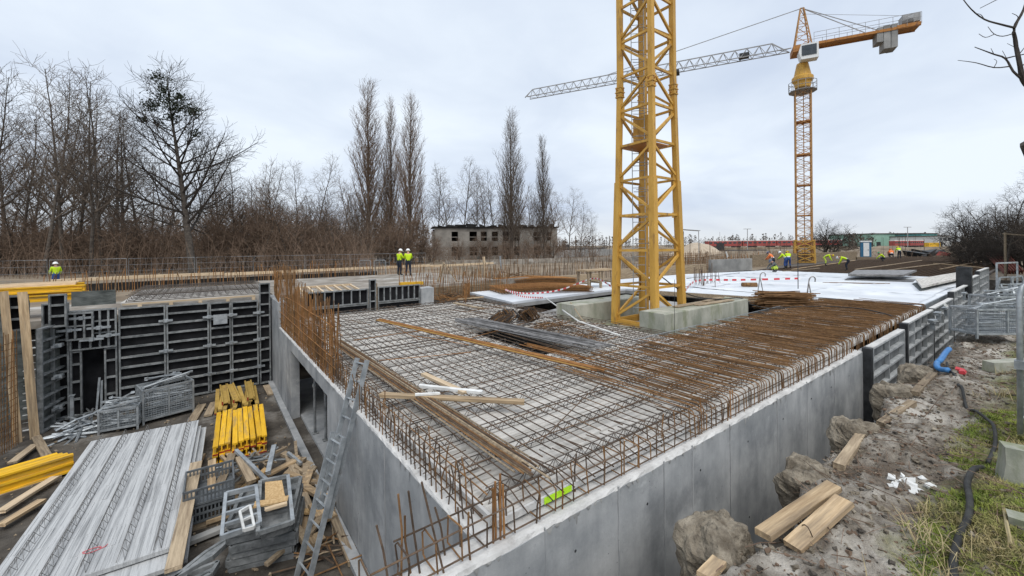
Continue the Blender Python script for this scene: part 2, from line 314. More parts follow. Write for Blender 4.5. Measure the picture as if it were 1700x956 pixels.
# sides of the excavation behind and to the left
mb = MB(); mb.add([(-14.0, -14, .01), (-14.0, 15.6, .01), (-13.2, 15.0, FLOOR-.2), (-13.2, -14, FLOOR-.2)], [(0,1,2,3)])
mb.add([(-14, 15.61, .01), (40, 15.61, .01), (40, 15.3, FLOOR-.2), (-14, 15.3, FLOOR-.2)], [(0,1,2,3)])
mb.add([(40.01, 15.6, .01), (40.01, -14, .01), (39.6, -14, FLOOR-.2), (39.6, 15.6, FLOOR-.2)], [(0,1,2,3)])
struct(mb.build('excavation_slope', M['mud']))
# bank on the right with the steep trench side
def edge_y(x): return -1.0 + .13*math.sin(x*1.7) + .10*fbm(x, 0, .9) - .010*max(0, x-10)
def bank_z(x, y):
    e = edge_y(x); t = e - y            # distance inland of the edge
    base = -.30 + .16*min(1, max(0, t)/1.6)
    rough = .11*fbm(x, y, 1.1) + .065*fbm(x, y, 3.6) + .04*fbm(x+7, y, 8)
    if t < 0:
        k = min(1, -t/.55)
        return base + rough*(1-k) - (k**.75)*2.2
    # a worn rut along the bank
    rut = -.12*math.exp(-((t-.95)/.4)**2)
    return base + rough + rut
def bank_pt(u, v):
    pass
def bank():
    mb = MB(); vs = []; fs = []
    ys = [ -14, -9, -6, -4.6] + [-4.2+.075*i for i in range(50)]
    xs = [-14, -10, -7] + [-6+.09*i for i in range(260)] + [17.5+.3*i for i in range(76)]
    for y in ys:
        for x in xs:
            wv = .0
            e = edge_y(x)
            vs.append((x + .05*fbm(x, y+3, 5), y + .05*fbm(x+9, y, 5), bank_z(x, y)))
    n = len(xs)
    for k in range(len(ys)-1):
        for i in range(n-1): a = k*n+i; fs.append((a, a+1, a+n+1, a+n))
    mb.add(vs, fs); return struct(mb.build('earth_bank', M['soil'], smooth=True))
bank()
# ---------------------------------------------------------------- near basement wall
def swept_wall(name, axis, a0, a1, prof, step, m, parent=None, jit=.006):
    """prof: list of (across, z, jitter?) swept along axis from a0 to a1"""
    mb = MB(); n = max(2, int(abs(a1-a0)/step)); vs = []; fs = []; k = len(prof)
    for i in range(n+1):
        a = a0+(a1-a0)*i/n
        for c, z, j in prof:
            dc, dz = (rnd(-jit, jit), rnd(-jit, jit)) if j else (0, 0)
            vs.append((a, c+dc, z+dz) if axis == 'x' else (c+dc, a, z+dz))
    for i in range(n):
        for q in range(k):
            f = (i*k+q, i*k+(q+1) % k, (i+1)*k+(q+1) % k, (i+1)*k+q)
            fs.append(f)
    fs.append(tuple(range(k-1, -1, -1))); fs.append(tuple(n*k+q for q in range(k)))
    mb.add(vs, fs); o = mb.build(name, m, parent)
    bm = bmesh.new(); bm.from_mesh(o.data); bmesh.ops.recalc_face_normals(bm, faces=bm.faces); bm.to_mesh(o.data); bm.free()
    return o
lw_drips = []
nw = thing('basement_wall', 'long grey cast concrete basement wall beside the open trench', 'wall', (4, .15, FLOOR))
swept_wall('wall_body', 'x', -1.62, 10.55, [(0, FLOOR-.1, 0), (0, -.035, 1), (.3, -.03, 1), (.3, FLOOR-.1, 0)], .12, M['conc'], nw)
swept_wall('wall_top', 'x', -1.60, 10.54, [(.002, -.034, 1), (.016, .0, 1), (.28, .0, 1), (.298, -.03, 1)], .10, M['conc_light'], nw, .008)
for px, py in ((905, 890), (1027, 850), (1103, 830), (1150, 800), (1212, 760), (1291, 730), (1340, 700), (1385, 650)):
    x = PY(px, py, 0).x; b = MB(); n = 14
    pts = [(x + rnd(-.004, .004), -.001, FLOOR+.05 + (2.2)*i/n) for i in range(n+1)]
    for i in range(n): b.beam(pts[i], pts[i+1], .016 if px in (1150, 1291, 1027) else .009, .012, (0, 1, 0))
    b.build('joint_ridge', M['conc'], nw)
for i in range(64):        # grout runs over the edge
    x = rnd(-1.4, 10.3); h = rnd(.03, .06) if i % 5 else rnd(.07, .15); w_ = rnd(.008, .028); b = MB(); z = -.028
    b.add([(x-w_*1.6, -.004, z), (x+w_*1.6, -.004, z), (x+w_*.7, -.006, z-h*.5), (x-w_*.7, -.006, z-h*.5), (x+rnd(-.006, .006), -.003, z-h)], [(0, 3, 2, 1), (3, 4, 2)])
    b.build('grout_run', M['conc_far'], nw)
for i in range(46):
    y = rnd(.5, 12.2); h = rnd(.03, .06) if i % 5 else rnd(.07, .13); w_ = rnd(.008, .028); b = MB(); z = -.026
    b.add([(-.004, y-w_*1.6, z), (-.004, y+w_*1.6, z), (-.006, y+w_*.7, z-h*.5), (-.006, y-w_*.7, z-h*.5), (-.003, y+rnd(-.006, .006), z-h)], [(0, 1, 2, 3), (3, 2, 4)])
    lw_drips.append(b)
plug = MB().lathe((0,0,0), [(.028, 0), (.028, .003), (.016, .004)], 10, M=Matrix.Rotation(R_(90), 3, 'X')).mesh('tie_hole', M['dark'])
for x in (.95, 2.1, 3.3, 4.6, 5.9, 7.2, 8.3, 9.5):
    for z in (-.38, -1.55): put('tie_hole', plug, nw, (x+rnd(-.04, .04), -.001, z+rnd(-.02, .02)), None, (.55, 1, .55))
b = MB(); b.bx(-1.74, -1.625, -.06, .36, -.62, .02); b.build('stop_board', M['ply'], nw)
b = MB(); b.bx(-1.74, -1.3, .302, .36, -.9, .012); b.build('form_strip', M['white_paint'], nw)
# ---------------------------------------------------------------- left basement wall with the wide opening
lw = thing('basement_wall', 'pale grey concrete wall with wide propped opening facing the pit', 'wall', (.11, 6, FLOOR))
OY0, OY1, OZ = 5.73, 10.1, -.31
swept_wall('wall_body', 'y', .302, OY0, [(0, FLOOR-.1, 0), (0, -.03, 1), (.22, -.03, 1), (.22, FLOOR-.1, 0)], .15, M['conc'], lw)
swept_wall('lintel', 'y', OY0, OY1, [(0, OZ, 1), (0, -.03, 1), (.22, -.03, 1), (.22, OZ, 0)], .15, M['conc'], lw, .004)
swept_wall('wall_body', 'y', OY1, 12.42, [(0, FLOOR-.1, 0), (0, -.03, 1), (.22, -.03, 1), (.22, FLOOR-.1, 0)], .15, M['conc'], lw)
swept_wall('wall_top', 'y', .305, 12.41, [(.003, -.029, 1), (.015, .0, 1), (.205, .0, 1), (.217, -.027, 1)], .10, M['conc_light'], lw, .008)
swept_wall('raised_wall', 'y', 12.425, 15.3, [(-.01, FLOOR-.1, 0), (-.01, .78, 1), (.24, .78, 1), (.24, FLOOR-.1, 0)], .15, M['conc'], lw)
for y in (1.35, 2.5, 3.7, 4.9, 10.9, 11.7):
    b = MB(); b.beam((-.001, y, FLOOR), (-.001, y+.005, -.06), .010, .012, (1, 0, 0)); b.build('joint_ridge', M['conc'], lw)
b = MB(); b.bx(-.16, -.004, .31, 14.0, FLOOR-.1, FLOOR+.10, j=.01); b.build('footing', M['conc'], lw)
for b in lw_drips: b.build('grout_run', M['conc_far'], lw)
# room behind the opening
b = MB(); b.bx(.24, 7.8, .31, 13.6, FLOOR-.1, FLOOR+.07); struct(b.build('basement_floor', M['conc']))
swept_wall('w', 'y', .32, 13.6, [(7.82, FLOOR-.1, 0), (7.82, -.02, 0), (8.02, -.02, 0), (8.02, FLOOR-.1, 0)], 3, M['conc'])
o = COL.objects['w']; o.name = 'basement_wall'; tag(o, 'inner concrete wall carrying the slab edge beside the tower crane base', 'wall')
# ---------------------------------------------------------------- precast deck, girders
deck = struct(thing('floor_deck', '', ''))
del deck['label']; del deck['category']
def girder_mesh(Ln, k=1.0, m='girder'):
    b = MB(); n = int(Ln/.2)
    b.tube([(0, 0, .135), (Ln, 0, .135)], .008*k, 4)
    for s in (-1, 1):
        b.tube([(0, s*.045, .004), (Ln, s*.045, .004)], .005*k, 4)
        pts = []
        for i in range(n+1): pts += [(i*.2, s*.045, .0), (min(Ln, i*.2+.1), s*.004, .135)]
        b.tube(pts, .0058*k, 3, cap=False)
    return b.mesh('lattice_girder', M[m])
gm_cache = {}
planks = []
rows = [(.215, 1.40), (1.42, 2.60), (2.62, 4.19), (4.21, 5.79), (5.81, 7.39), (7.41, 8.89), (8.91, 10.39), (10.41, 11.89), (11.91, 13.3)]
for y0, y1 in rows:
    xs = [(.24, 4.19), (4.21, 7.98)] if not (4.2 < y0 < 7.3) else [(.24, 4.19), (5.21, 7.98)]
    if y0 < 2: xs += [(8.0, 13.6), (13.62, 18.9)]
    for x0, x1 in xs: planks.append((x0, x1, y0, y1))
planks.append((8.0, 13.6, 2.62, 3.22)); planks.append((13.62, 18.9, 2.62, 3.22))
for x0, x1, y0, y1 in planks:
    dz = rnd(-.003, .003); nx = 6
    b = MB(); b.bx(x0, x1, y0, y1, .035+dz, .092+dz)
    # raked ridges standing proud of the top
    y = y0+.04
    while y < y1-.05:
        wv = rnd(.014, .04); n = max(3, int((x1-x0)/.5)); yy = y
        pts = [(x0+.01+(x1-x0-.02)*i/n, y+rnd(-.008, .008), .0925+dz) for i in range(n+1)]
        for i in range(n):
            if random.random() < .85: b.beam(pts[i], pts[i+1], wv*rnd(.6, 1.2), rnd(.002, .010))
        y += rnd(.05, .10)
    pl = b.build('precast_plank', M['plank'], deck)
    Ln = round(x1-x0-.1, 2)
    if Ln not in gm_cache: gm_cache[Ln] = girder_mesh(Ln)
    n = max(1, round((y1-y0)/.62))
    for i in range(n):
        put('lattice_girder', gm_cache[Ln], pl, (x0+.05, y0+(y1-y0)*(i+.5)/n, .092+dz))
b = MB(); b.bx(.205, .2385, .31, 13.2, .001, .088, j=.004); b.build('mortar_strip', M['conc_light'], deck)
b = MB(); b.bx(.225, 4.2, .212, .236, .034, .101); b.build('plank_edge', M['conc_light'], deck)
b = MB()
a0 = PZ(903, 826, .1); a1 = PZ(946, 802, .1)
b.beam((a0.x, .206, .066), (a1.x, .206, .066), .006, .062); b.build('marking_strip', M['lime'], deck)
# pale edge strip along the crane opening
b = MB(); b.beam((6.3, 3.17, .135), (18.8, 3.17, .135), .16, .05, j=.01, n=24); b.build('edge_strip', M['conc_light'], deck)
b = MB()
for i in range(90):
    x = 6.4+i*.137
    b.tube([(x, 3.33, .03), (x+.02, 3.33, .27), (x+.09, 3.33, .27), (x+.07, 3.33, .05)], .005, 3)
b.tube([(6.3, 3.33, .275), (18.7, 3.33, .275)], .008, 4)
b.build('edge_cage', M['galv'], deck)
# ---------------------------------------------------------------- bars lying on the deck
RB = .0078
mat_thing = thing('rebar_mat', 'steel reinforcement bars laid over the precast slab deck', 'rebar mat', (4, 3, .2))
def bar_mesh(L_, r=RB, m='rebar', n=5): return MB().tube([(0,0,0), (0, L_*.33, rnd(-.004,.004)), (0, L_*.66, rnd(-.004,.004)), (0, L_, 0)], r, n).mesh('bar', M[m])
longs = [bar_mesh(12.4) for _ in range(4)]; mids = [bar_mesh(2.9, m='rust', r=.0085) for _ in range(4)]; mid2 = [bar_mesh(2.9) for _ in range(3)]
hole_a = [bar_mesh(3.6), bar_mesh(5.6)]
x = .42
while x < 7.9:
    jx = rnd(-.02, .02); r3 = (0, 0, rnd(-.010, .010))
    put('bar', random.choice(longs), mat_thing, (x+jx, .55+rnd(-.12, .12), .241+rnd(0, .012)), r3)
    x += .165 if x < 4.5 else .15
x = 3.6
while x < 18.7:
    put('bar', random.choice(mids), mat_thing, (x+rnd(-.03, .03), .35+rnd(-.1, .1), .256+rnd(0, .02)), (0, 0, rnd(-.03, .03)), (1, rnd(.85, 1.05), 1)); x += .105
x = 8.1
while x < 18.7:
    put('bar', random.choice(mid2), mat_thing, (x+rnd(-.03, .03), .3+rnd(-.1, .1), .245), (0, 0, rnd(-.02, .02))); x += .2
# distribution bars along x
for y, x0, x1 in ((.9, .3, 7), (1.55, .6, 9), (2.3, .3, 12), (3.0, .5, 7.8), (4.15, .3, 7.8), (6.2, .4, 5), (8.1, .5, 7.6), (10.2, .4, 7.8), (12.0, .5, 7.8)):
    p = [(x0+(x1-x0)*i/6, y+rnd(-.03, .03), .262+rnd(0, .006)) for i in range(7)]
    MB().tube(p, RB, 5).build('bar', M['rebar'], mat_thing)
for y in (.55, .95, 1.4, 1.9, 2.4, 2.9):
    MB().tube([(4+ i*1.8, y+rnd(-.02, .02), .278) for i in range(9)], RB, 5).build('bar', M['rust'], mat_thing)
for i in range(22):       # loose bars thrown across
    x, y, a, l_ = rnd(.8, 7.2), rnd(1, 11), rnd(-.5, .5)+R_(90)*(i % 2), rnd(.8, 2.6); d = V(math.cos(a)*l_/2, math.sin(a)*l_/2, 0); c = V(x, y, .283)
    MB().tube([c-d, c+V(0, 0, rnd(-.01, .02)), c+d], .0075, 5).build('bar', M[random.choice(('rebar', 'rust', 'rust_lt'))], mat_thing)
# bent edge bars hooked down onto the near wall
edge = thing('edge_reinforcement', 'row of rusty bent bars hooked down along the trench wall top', 'rebar', (9, .15, 0))
def hook_mesh(run, top, r=.0085, yoff=.1):
    pts = [(0, yoff, .0), (rnd(-.015, .015), yoff, top-.07), (0, yoff+.02, top-.02), (0, yoff+.075, top)]
    pts += [(rnd(-.02, .02), yoff+.075+run*.5, top+rnd(-.006, .008)), (rnd(-.05, .05), yoff+.075+run, top+rnd(-.01, .01))]
    return MB().tube(pts, r, 5).mesh('bent_bar', M['rust'])
hooks = [hook_mesh(rnd(1.8, 2.9), rnd(.30, .345)) for _ in range(9)]
x = 3.2; k = 0
while x < 18.9 and k < 190:
    put('bent_bar', random.choice(hooks), edge, (x+rnd(-.02, .02), rnd(-.02, .03), .0), (rnd(-.03, .02), rnd(-.06, .06), rnd(-.09, .09)), (1, rnd(.75, 1.15), rnd(.9, 1.1)))
    x += .135 if x < 5 else .088; k += 1
# light rectangular stirrups near the corner
def stirrup(x, y0=.07, y1=.30, z0=.035, z1=.27):
    j = lambda: rnd(-.012, .012)
    c = [(j(), y0, z0), (j(), y0+j(), z1-.02), (j(), y0+.025, z1), (j(), y1, z1+j()), (j(), y1+.02, z1-.03), (j(), y1, z0+.02), (j(), y1-.03, z0), (0, y0+.02, z0)]
    return [(x+a, b, c_) for a, b, c_ in c]
st = thing('edge_reinforcement', 'open cage of slim stirrups on the wall at the near slab corner', 'rebar', (1.5, .15, 0))
x = -.95
while x < 4.2:
    MB().tube(stirrup(x, z1=.27+rnd(-.02, .02)), .0075, 5).build('stirrup', M['rust'] if random.random() < .45 else M['rebar'], st)
    x += rnd(.20, .30)
for y, z, x0, x1 in ((.085, .275, -.95, 5.2), (.29, .275, -.7, 4.4), (.075, .045, -1.2, 9.5), (.245, .045, -.9, 6.3), (.11, .17, 1.2, 8.5)):
    n = 8; MB().tube([(x0+(x1-x0)*i/n, y+rnd(-.008, .008), z+rnd(-.006, .006)) for i in range(n+1)], .008, 5).build('bar', M['rebar'], st)
for i in range(16):     # legs cast into the wall
    x = .3+i*.31+rnd(-.06, .06); h = rnd(.25, .42); y = random.choice((.09, .11, .22))
    MB().tube([(x, y, -.02), (x+rnd(-.02, .02), y, h*.6), (x+rnd(-.03, .03), y+rnd(-.02, .02), h)], .0085, 5).build('starter_bar', random.choice((M['rust'], M['rebar'], M['rust_lt'])), st)
for i in range(5):      # bright rusty corner bars
    x = .12+.035*i+rnd(-.01, .01); y = .16+rnd(-.05, .05)
    MB().tube([(x, y, -.02), (x+rnd(-.01, .01), y+rnd(-.01, .01), .48+rnd(-.06, .05))], .010, 6).build('starter_bar', M['rust_lt'], st)
for i in range(26):     # hooks sticking inward over the plank edge
    x = .5+i*.15; y0 = .30
    MB().tube([(x, .12, .12+rnd(-.02, .02)), (x+.02, .3, .13), (x+.03, .46, .17), (x+rnd(-.03, .05), .62+rnd(0, .3), .15)], .007, 5).build('bar', M['rebar'], st)
# bent stubs on the short wall end in the foreground
fg = thing('starter_bars', 'rusty bent starter bars on the stub wall in the foreground', 'rebar', (-1, .15, 0))
for px, py0, top in ((628, 935, (625, 872)), (655, 940, (661, 820)), (676, 940, (672, 856)), (698, 952, (678, 815)), (723, 900, (722, 842)), (738, 950, (700, 800)), (762, 905, (760, 842)), (781, 930, (778, 850))):
    x = max(-1.55, PZ(px, py0, 0).x); y = rnd(.08, .24)
    a = PZ(px, py0, 0); y = min(.25, max(.05, a.y)); x = a.x
    t = PY(top[0], top[1], y+.05)
    mid = V(x, y, 0).lerp(t, .55) + V(rnd(-.02, .02), 0, rnd(-.01, .01))
    MB().tube([(x, y, -.03), mid, t], .0085, 6).build('starter_bar', random.choice((M['rust'], M['rebar'])), fg)
# left wall starters
ls = thing('starter_bars', 'double row of thin starter bars along the pale wall top', 'rebar', (.1, 4, 0))
y = .55
while y < 7.6:
    for xx in (.055, .17):
        h = rnd(.30, .52)
        MB().tube([(xx+rnd(-.01, .01), y+rnd(-.02, .02), -.02), (xx+rnd(-.015, .015), y+rnd(-.02, .02), h*.6), (xx+rnd(-.03, .03), y+rnd(-.03, .03), h)], .0075, 5).build('starter_bar', M['rebar'] if random.random() < .7 else M['rust'], ls)
    if random.random() < .85:
        MB().tube([(.05, y+.05, .05), (.2, y+.06, .06), (.33, y+.05, .13), (.5+rnd(0, .1), y+.04, .15)], .0065, 4).build('hairpin', M['rebar'], ls)
    y += .135
for xx, z, y0, y1 in ((.07, .09, .4, 8), (.18, .16, .4, 9), (.29, .16, .5, 8.5), (.17, .05, .4, 6), (.36, .19, .5, 7)):
    MB().tube([(xx+rnd(-.012, .012), y0+(y1-y0)*i/8, z+rnd(-.01, .01)) for i in range(9)], .008, 5).build('bar', M['rust'] if z > .1 else M['rebar'], ls)
# tall rusty wall cage
cg = thing('wall_cage', 'tall dense orange rusty reinforcement cage standing on the pale wall', 'rebar cage', (.1, 9, 0))
cm = [MB().tube([(0,0,-.02), (rnd(-.02,.02), rnd(-.02,.02), .6), (rnd(-.04,.04), rnd(-.04,.04), 1.15+.2*i)], .0085, 5).mesh('upright', M['rust_lt'] if i < 2 else M['rust']) for i in range(4)]
y = 5.45; k = 0
while y < 12.35:
    t = (y-5.45)/6.9
    for xx in (.05, .18):
        o = put('upright', random.choice(cm[:3] if t < .6 else cm[1:]), cg, (xx, y+rnd(-.03, .03), 0), (rnd(-.02, .02), rnd(-.02, .02), rnd(0, 6)), (1, 1, .95+.22*t)); k += 1
    y += .095
for z in (.12, .30, .48, .68, .88, 1.08):
    for xx in (.035, .195):
        MB().tube([(xx+rnd(-.015, .015), 5.3+rnd(-.1, .1)+7.1*i/7, z+rnd(-.025, .025)) for i in range(8)], .008, 5).build('cross_bar', M['rust_lt'], cg)
for i in range(3): 
    MB().tube([(rnd(.0, .2), 5.42+i*.05, -.02), (rnd(0, .2), 5.42+i*.04, 1.5-i*.2)], .011, 6).build('upright', M['rust'], cg)
# ================================================================ white finished slab
WZ = .20
wp = [(16.7, 9.45), (17.6, 6.0), (18.0, 3.42), (18.95, 3.35), (18.95, .25), (26, .25), (37.4, .3), (37.6, 8.0), (36.0, 13.2), (28.7, 15.0), (23, 15.3), (9.0, 15.45), (8.45, 11.05), (15.5, 11.5), (16.3, 11.3)]
def slab_poly(name, poly, z0, z1, m, parent=None):
    b = MB(); b.prism(poly, z0, z1); o = b.build(name, m, parent)
    bm = bmesh.new(); bm.from_mesh(o.data); bmesh.ops.triangulate(bm, faces=[f for f in bm.faces if len(f.verts) > 4]); bmesh.ops.recalc_face_normals(bm, faces=bm.faces); bm.to_mesh(o.data); bm.free()
    return o
ws = slab_poly('floor_slab', wp, WZ-.1, WZ, M['white']); struct(ws)
under = slab_poly('floor_slab', [(x, y) for x, y in wp], -.06, WZ-.102, M['conc_far']); struct(under)
sh = random.Random(4)
for i in range(4):
    for k in range(3):
        x0, y0 = 19.3+i*4.35+sh.uniform(-.15, .15), .55+k*4.0+sh.uniform(-.1, .1); b = MB(); nx, ny = 26, 24; vs = []; fs = []; sd_ = sh.uniform(0, 50); W_, H_ = 4.6, 4.25
        if x0+W_ > 37.2: W_ = 37.2-x0
        for b_ in range(ny+1):
            for a_ in range(nx+1):
                x, y = x0+W_*a_/nx, y0+H_*b_/ny; f = noise.fractal(V(x*.9+sd_, y*.9, sd_), .8, 2.0, 4); rg = 1-abs(noise.noise(V(x*.7, y*1.3+sd_, 2)))*5
                vs.append((x+.05*noise.noise(V(y*.8, sd_, 0)), y+.05*noise.noise(V(x*.8, sd_, 5)), WZ+.014+.006*((i+k) % 3)+max(0, .010*f)+max(0, rg)*.022))
        for b_ in range(ny):
            for a_ in range(nx): q = b_*(nx+1)+a_; fs.append((q, q+1, q+nx+2, q+nx+1))
        b.add(vs, fs); b.build('film_sheet', M['white'], ws, True)
# edge board in front of the white slab and its side
b = MB(); b.beam((18.9, .3, .12), (18.9, 3.3, .12), .05, .2); b.beam((18.0, 3.35, .1), (16.6, 9.4, .1), .05, .2)
o = b.build('edge_board', M['wood_y']); tag(o, 'weathered brown edge board in front of the white slab', 'board')
b = MB(); b.bx(18.96, 26.5, .195, .243, -.2, .24); o = b.build('edge_form', M['galv']); tag(o, 'grey steel edge form along the white slab beside the formwork panels', 'edge form')
# concrete base under the crane
b = MB(); b.prism([(7.2, 3.5), (13.6, 3.5), (16.2, 6), (16.2, 9.2), (12, 10.9), (7.2, 9.5)], FLOOR, -.20); struct(b.build('crane_foundation', M['conc_far']))
b = MB(); b.bx(7.1, 9.6, 4.9, 6.9, -.195, -.02, j=.02); b.bx(7.5, 13, 3.36, 3.62, -.19, -.06, j=.02); o = b.build('base_pad', M['conc_old']); tag(o, 'low mossy concrete pad under the yellow crane mast', 'concrete pad')
def conc_beam(x0, x1, y0, y1, z0, z1, label):
    b = MB(); n = 10; c = .02
    prof = [(y0+c, z0), (y1-c, z0), (y1, z0+c), (y1, z1-c), (y1-c, z1), (y0+c, z1), (y0, z1-c), (y0, z0+c)]
    vs = []; fs = []
    for i in range(n+1):
        for y, z in prof: vs.append((x0+(x1-x0)*i/n, y+rnd(-.006, .006), z+rnd(-.006, .006)))
    for i in range(n):
        for q in range(8): fs.append((i*8+(q+1) % 8, i*8+q, (i+1)*8+q, (i+1)*8+(q+1) % 8))
    fs.append(tuple(range(8))); fs.append(tuple(n*8+q for q in range(7, -1, -1)))
    b.add(vs, fs); o = b.build('concrete_beam', M['conc_old']); return tag(o, label, 'concrete beam', 'ballast beams under the crane')
conc_beam(8.08, 13.05, 3.62, 4.42, -.03, .66, 'mossy concrete ballast beam in front of the yellow mast')
conc_beam(7.62, 11.3, 6.55, 7.4, -.04, .62, 'mossy concrete ballast beam behind the yellow mast')
for i, (p, q) in enumerate((((10.2, 3.9, .69), (12.2, 3.78, .69)), ((9.4, 4.1, .685), (11.4, 4.15, .685)), ((11.0, 4.05, .715), (12.35, 4.2, .715)))):
    b = MB(); b.beam(p, q, .2, .03, j=.006); tag(b.build('board', M['wood_y']), ['grey weathered board lying along the front edge of the ballast beam', 'long thin weathered board on the left of the ballast beam top', 'short weathered board stacked on the right end of the ballast beam'][i], 'board')
# ================================================================ yellow tower crane mast
cr = thing('tower_crane', 'yellow tower crane mast rising from concrete ballast beams', 'crane', (9.6, 5.25, -.02))
X0, Y0 = 8.90, 4.52; cx, cy = X0+.76, Y0+.705
def msize(z):           # mast side, slightly tapered base section
    pts = [(-.2, 1.50), (2.0, 1.41), (4.6, 1.285), (8, 1.17), (20, 1.15)]
    for (a, s), (c, t) in zip(pts, pts[1:]):
        if z <= c: return s+(t-s)*max(0, (z-a))/(c-a)
    return 1.15
def corner(i, z, k=1.0):
    h = msize(z)/2*k; sx, sy = ((-1, 1), (-1, -1), (1, -1), (1, 1))[i]
    return V(cx+sx*h, cy+sy*h, z)
ZT = 15.6; LEV = [0.12+1.13*i for i in range(14)]
for i in range(4):
    b = MB(); zs = [-.02, .6, 2, 4.6, 6.6, 6.605, 8, 12, ZT]
    for a, c in zip(zs, zs[1:]):
        if c-a < .01: continue
        w_ = .195 if c < 5 else .155; b.beam(corner(i, a), corner(i, c), w_, w_, (1, 0, 0))
    leg = b.build('corner_leg', M['crane'], cr)
    for zz in (7.55, 12.6):      # splice lugs and pins
        c = corner(i, zz); g = MB(); g.box(c, (.19, .19, .36)); g.box(c+V(0, 0, .0), (.23, .23, .03)); g.box(c+V(0, 0, .15), (.215, .215, .03)); g.box(c-V(0, 0, .15), (.215, .215, .03)); g.build('splice_joint', M['crane'], leg)
        g = MB()
        for zz2 in (-.09, .09):
            g.tube([c+V(-.125, .03, zz2), c+V(.125, .03, zz2)], .022, 6); g.tube([c+V(.03, -.125, zz2), c+V(.03, .125, zz2)], .022, 6)
        g.build('splice_pin', M['crane2'], leg)
for f in range(4):
    a, c = f, (f+1) % 4
    for k, z in enumerate(LEV):
        pa, pc = corner(a, z), corner(c, z); d = (pc-pa).normalized()
        b = MB(); b.beam(pa+d*.1, pc-d*.1, .065, .07); b.build('horizontal_brace', M['crane'], cr)
        if k < len(LEV)-1:
            q0, q1 = (corner(a, z+.10), corner(c, LEV[k+1]-.10)) if (k+f) % 2 == 0 else (corner(c, z+.10), corner(a, LEV[k+1]-.10))
            dd = (q1-q0); b = MB(); b.beam(q0+dd*.06, q1-dd*.06, .07, .07, (0, 0, 1)); b.build('diagonal_brace', M['crane'], cr)
            for q in (q0, q1):
                g = MB(); inw = d if (q-pa).length < (q-pc).length else -d
                nrm = d.cross(V(0, 0, 1)).normalized(); g.beam(q+inw*.12-V(0, 0, .13), q+inw*.12+V(0, 0, .13), .14, .02, nrm) ; g.build('gusset', M['crane'], cr)
# inner vertical pipe, ladder with hoops, platform
b = MB(); b.beam((cx+.42, cy+.42, 0), (cx+.40, cy+.40, ZT), .18, .18, (1, 0, 0)); b.build('inner_post', M['crane'], cr)
ld = MB(); lx, ly = cx-.18, cy+.2
for s in (-1, 1): ld.tube([(lx+s*.14, ly-s*.14, .3), (lx+s*.14, ly-s*.14, ZT)], .014, 5)
zz = .5
while zz < ZT: ld.tube([(lx-.14, ly+.14, zz), (lx+.14, ly-.14, zz)], .010, 4); zz += .28
lo = ld.build('ladder', M['galv'], cr)
zz = 2.6
while zz < ZT:
    h = MB(); h.tube([(lx+.33*math.cos(t)*.9-.16, ly+.33*math.sin(t)*.9-.16, zz) for t in [R_(-45+a*30) for a in range(-4, 5)]], .011, 4); h.build('ladder_hoop', M['cranegrey'], lo); zz += .85
for zz in (5.75, 11.3):
    b = MB(); b.box((cx-.05, cy+.05, zz), (1.05, 1.05, .04)); pf = b.build('platform', M['crane2'], cr)
    b = MB(); b.box((cx+.05, cy+.2, zz+.55), (.05, .7, 1.0)); b.build('panel', M['crane'], pf)
b = MB()
for s in ((-1, -1), (1, -1), (1, 1), (-1, 1)):
    for t in ((1, 0), (0, 1)):
        pass
for f in range(4):
    pa, pc = corner(f, .02), corner((f+1) % 4, .02); b.beam(pa, pc, .12, .16)
b.build('base_frame', M['crane'], cr)
b = MB(); b.tube([corner(1, .2)+V(.13, .10, 0), corner(1, 4)+V(.12, .10, 0), corner(1, ZT)+V(.10, .09, 0)], .022, 6); b.tube([corner(3, .2)+V(-.15, -.10, 0), corner(3, ZT)+V(-.12, -.09, 0)], .018, 6); b.build('mast_cable', M['rubber'], cr)
# power cable from the mast over the beam and across the bars
pts = [corner(1, 1.85)+V(.1, .2, 0), V(10.6, 4.5, .98), V(11.6, 4.0, .74), V(12.9, 3.8, .69), V(13.25, 3.6, .45), V(13.8, 3.2, .32), V(14.6, 2.6, .36), V(15.3, 2.0, .37), V(15.5, 1.2, .37), V(14.9, .5, .37), V(14.6, .2, .33)]
def smooth_path(pts, n=5):
    out = []; P_ = [Vector(p) for p in pts]; P_ = [P_[0]]+P_+[P_[-1]]
    for i in range(1, len(P_)-2):
        for k in range(n):
            t = k/n; a, b_, c, d = P_[i-1:i+3]
            out.append(.5*((2*b_)+(c-a)*t+(2*a-5*b_+4*c-d)*t*t+(3*b_-a-3*c+d)*t**3))
    out.append(P_[-2]); return out
tag(MB().tube(smooth_path(pts), .018, 6).build('power_cable', M['rubber'], smooth=True), 'black power cable hanging from the yellow mast across the rusty bars', 'cable')
tag(MB().tube([(8.35, 3.5, .02), (8.36, 3.48, 1.6)], .007, 4).build('steel_rod', M['dark']), 'thin upright rod beside the front ballast beam', 'rod')
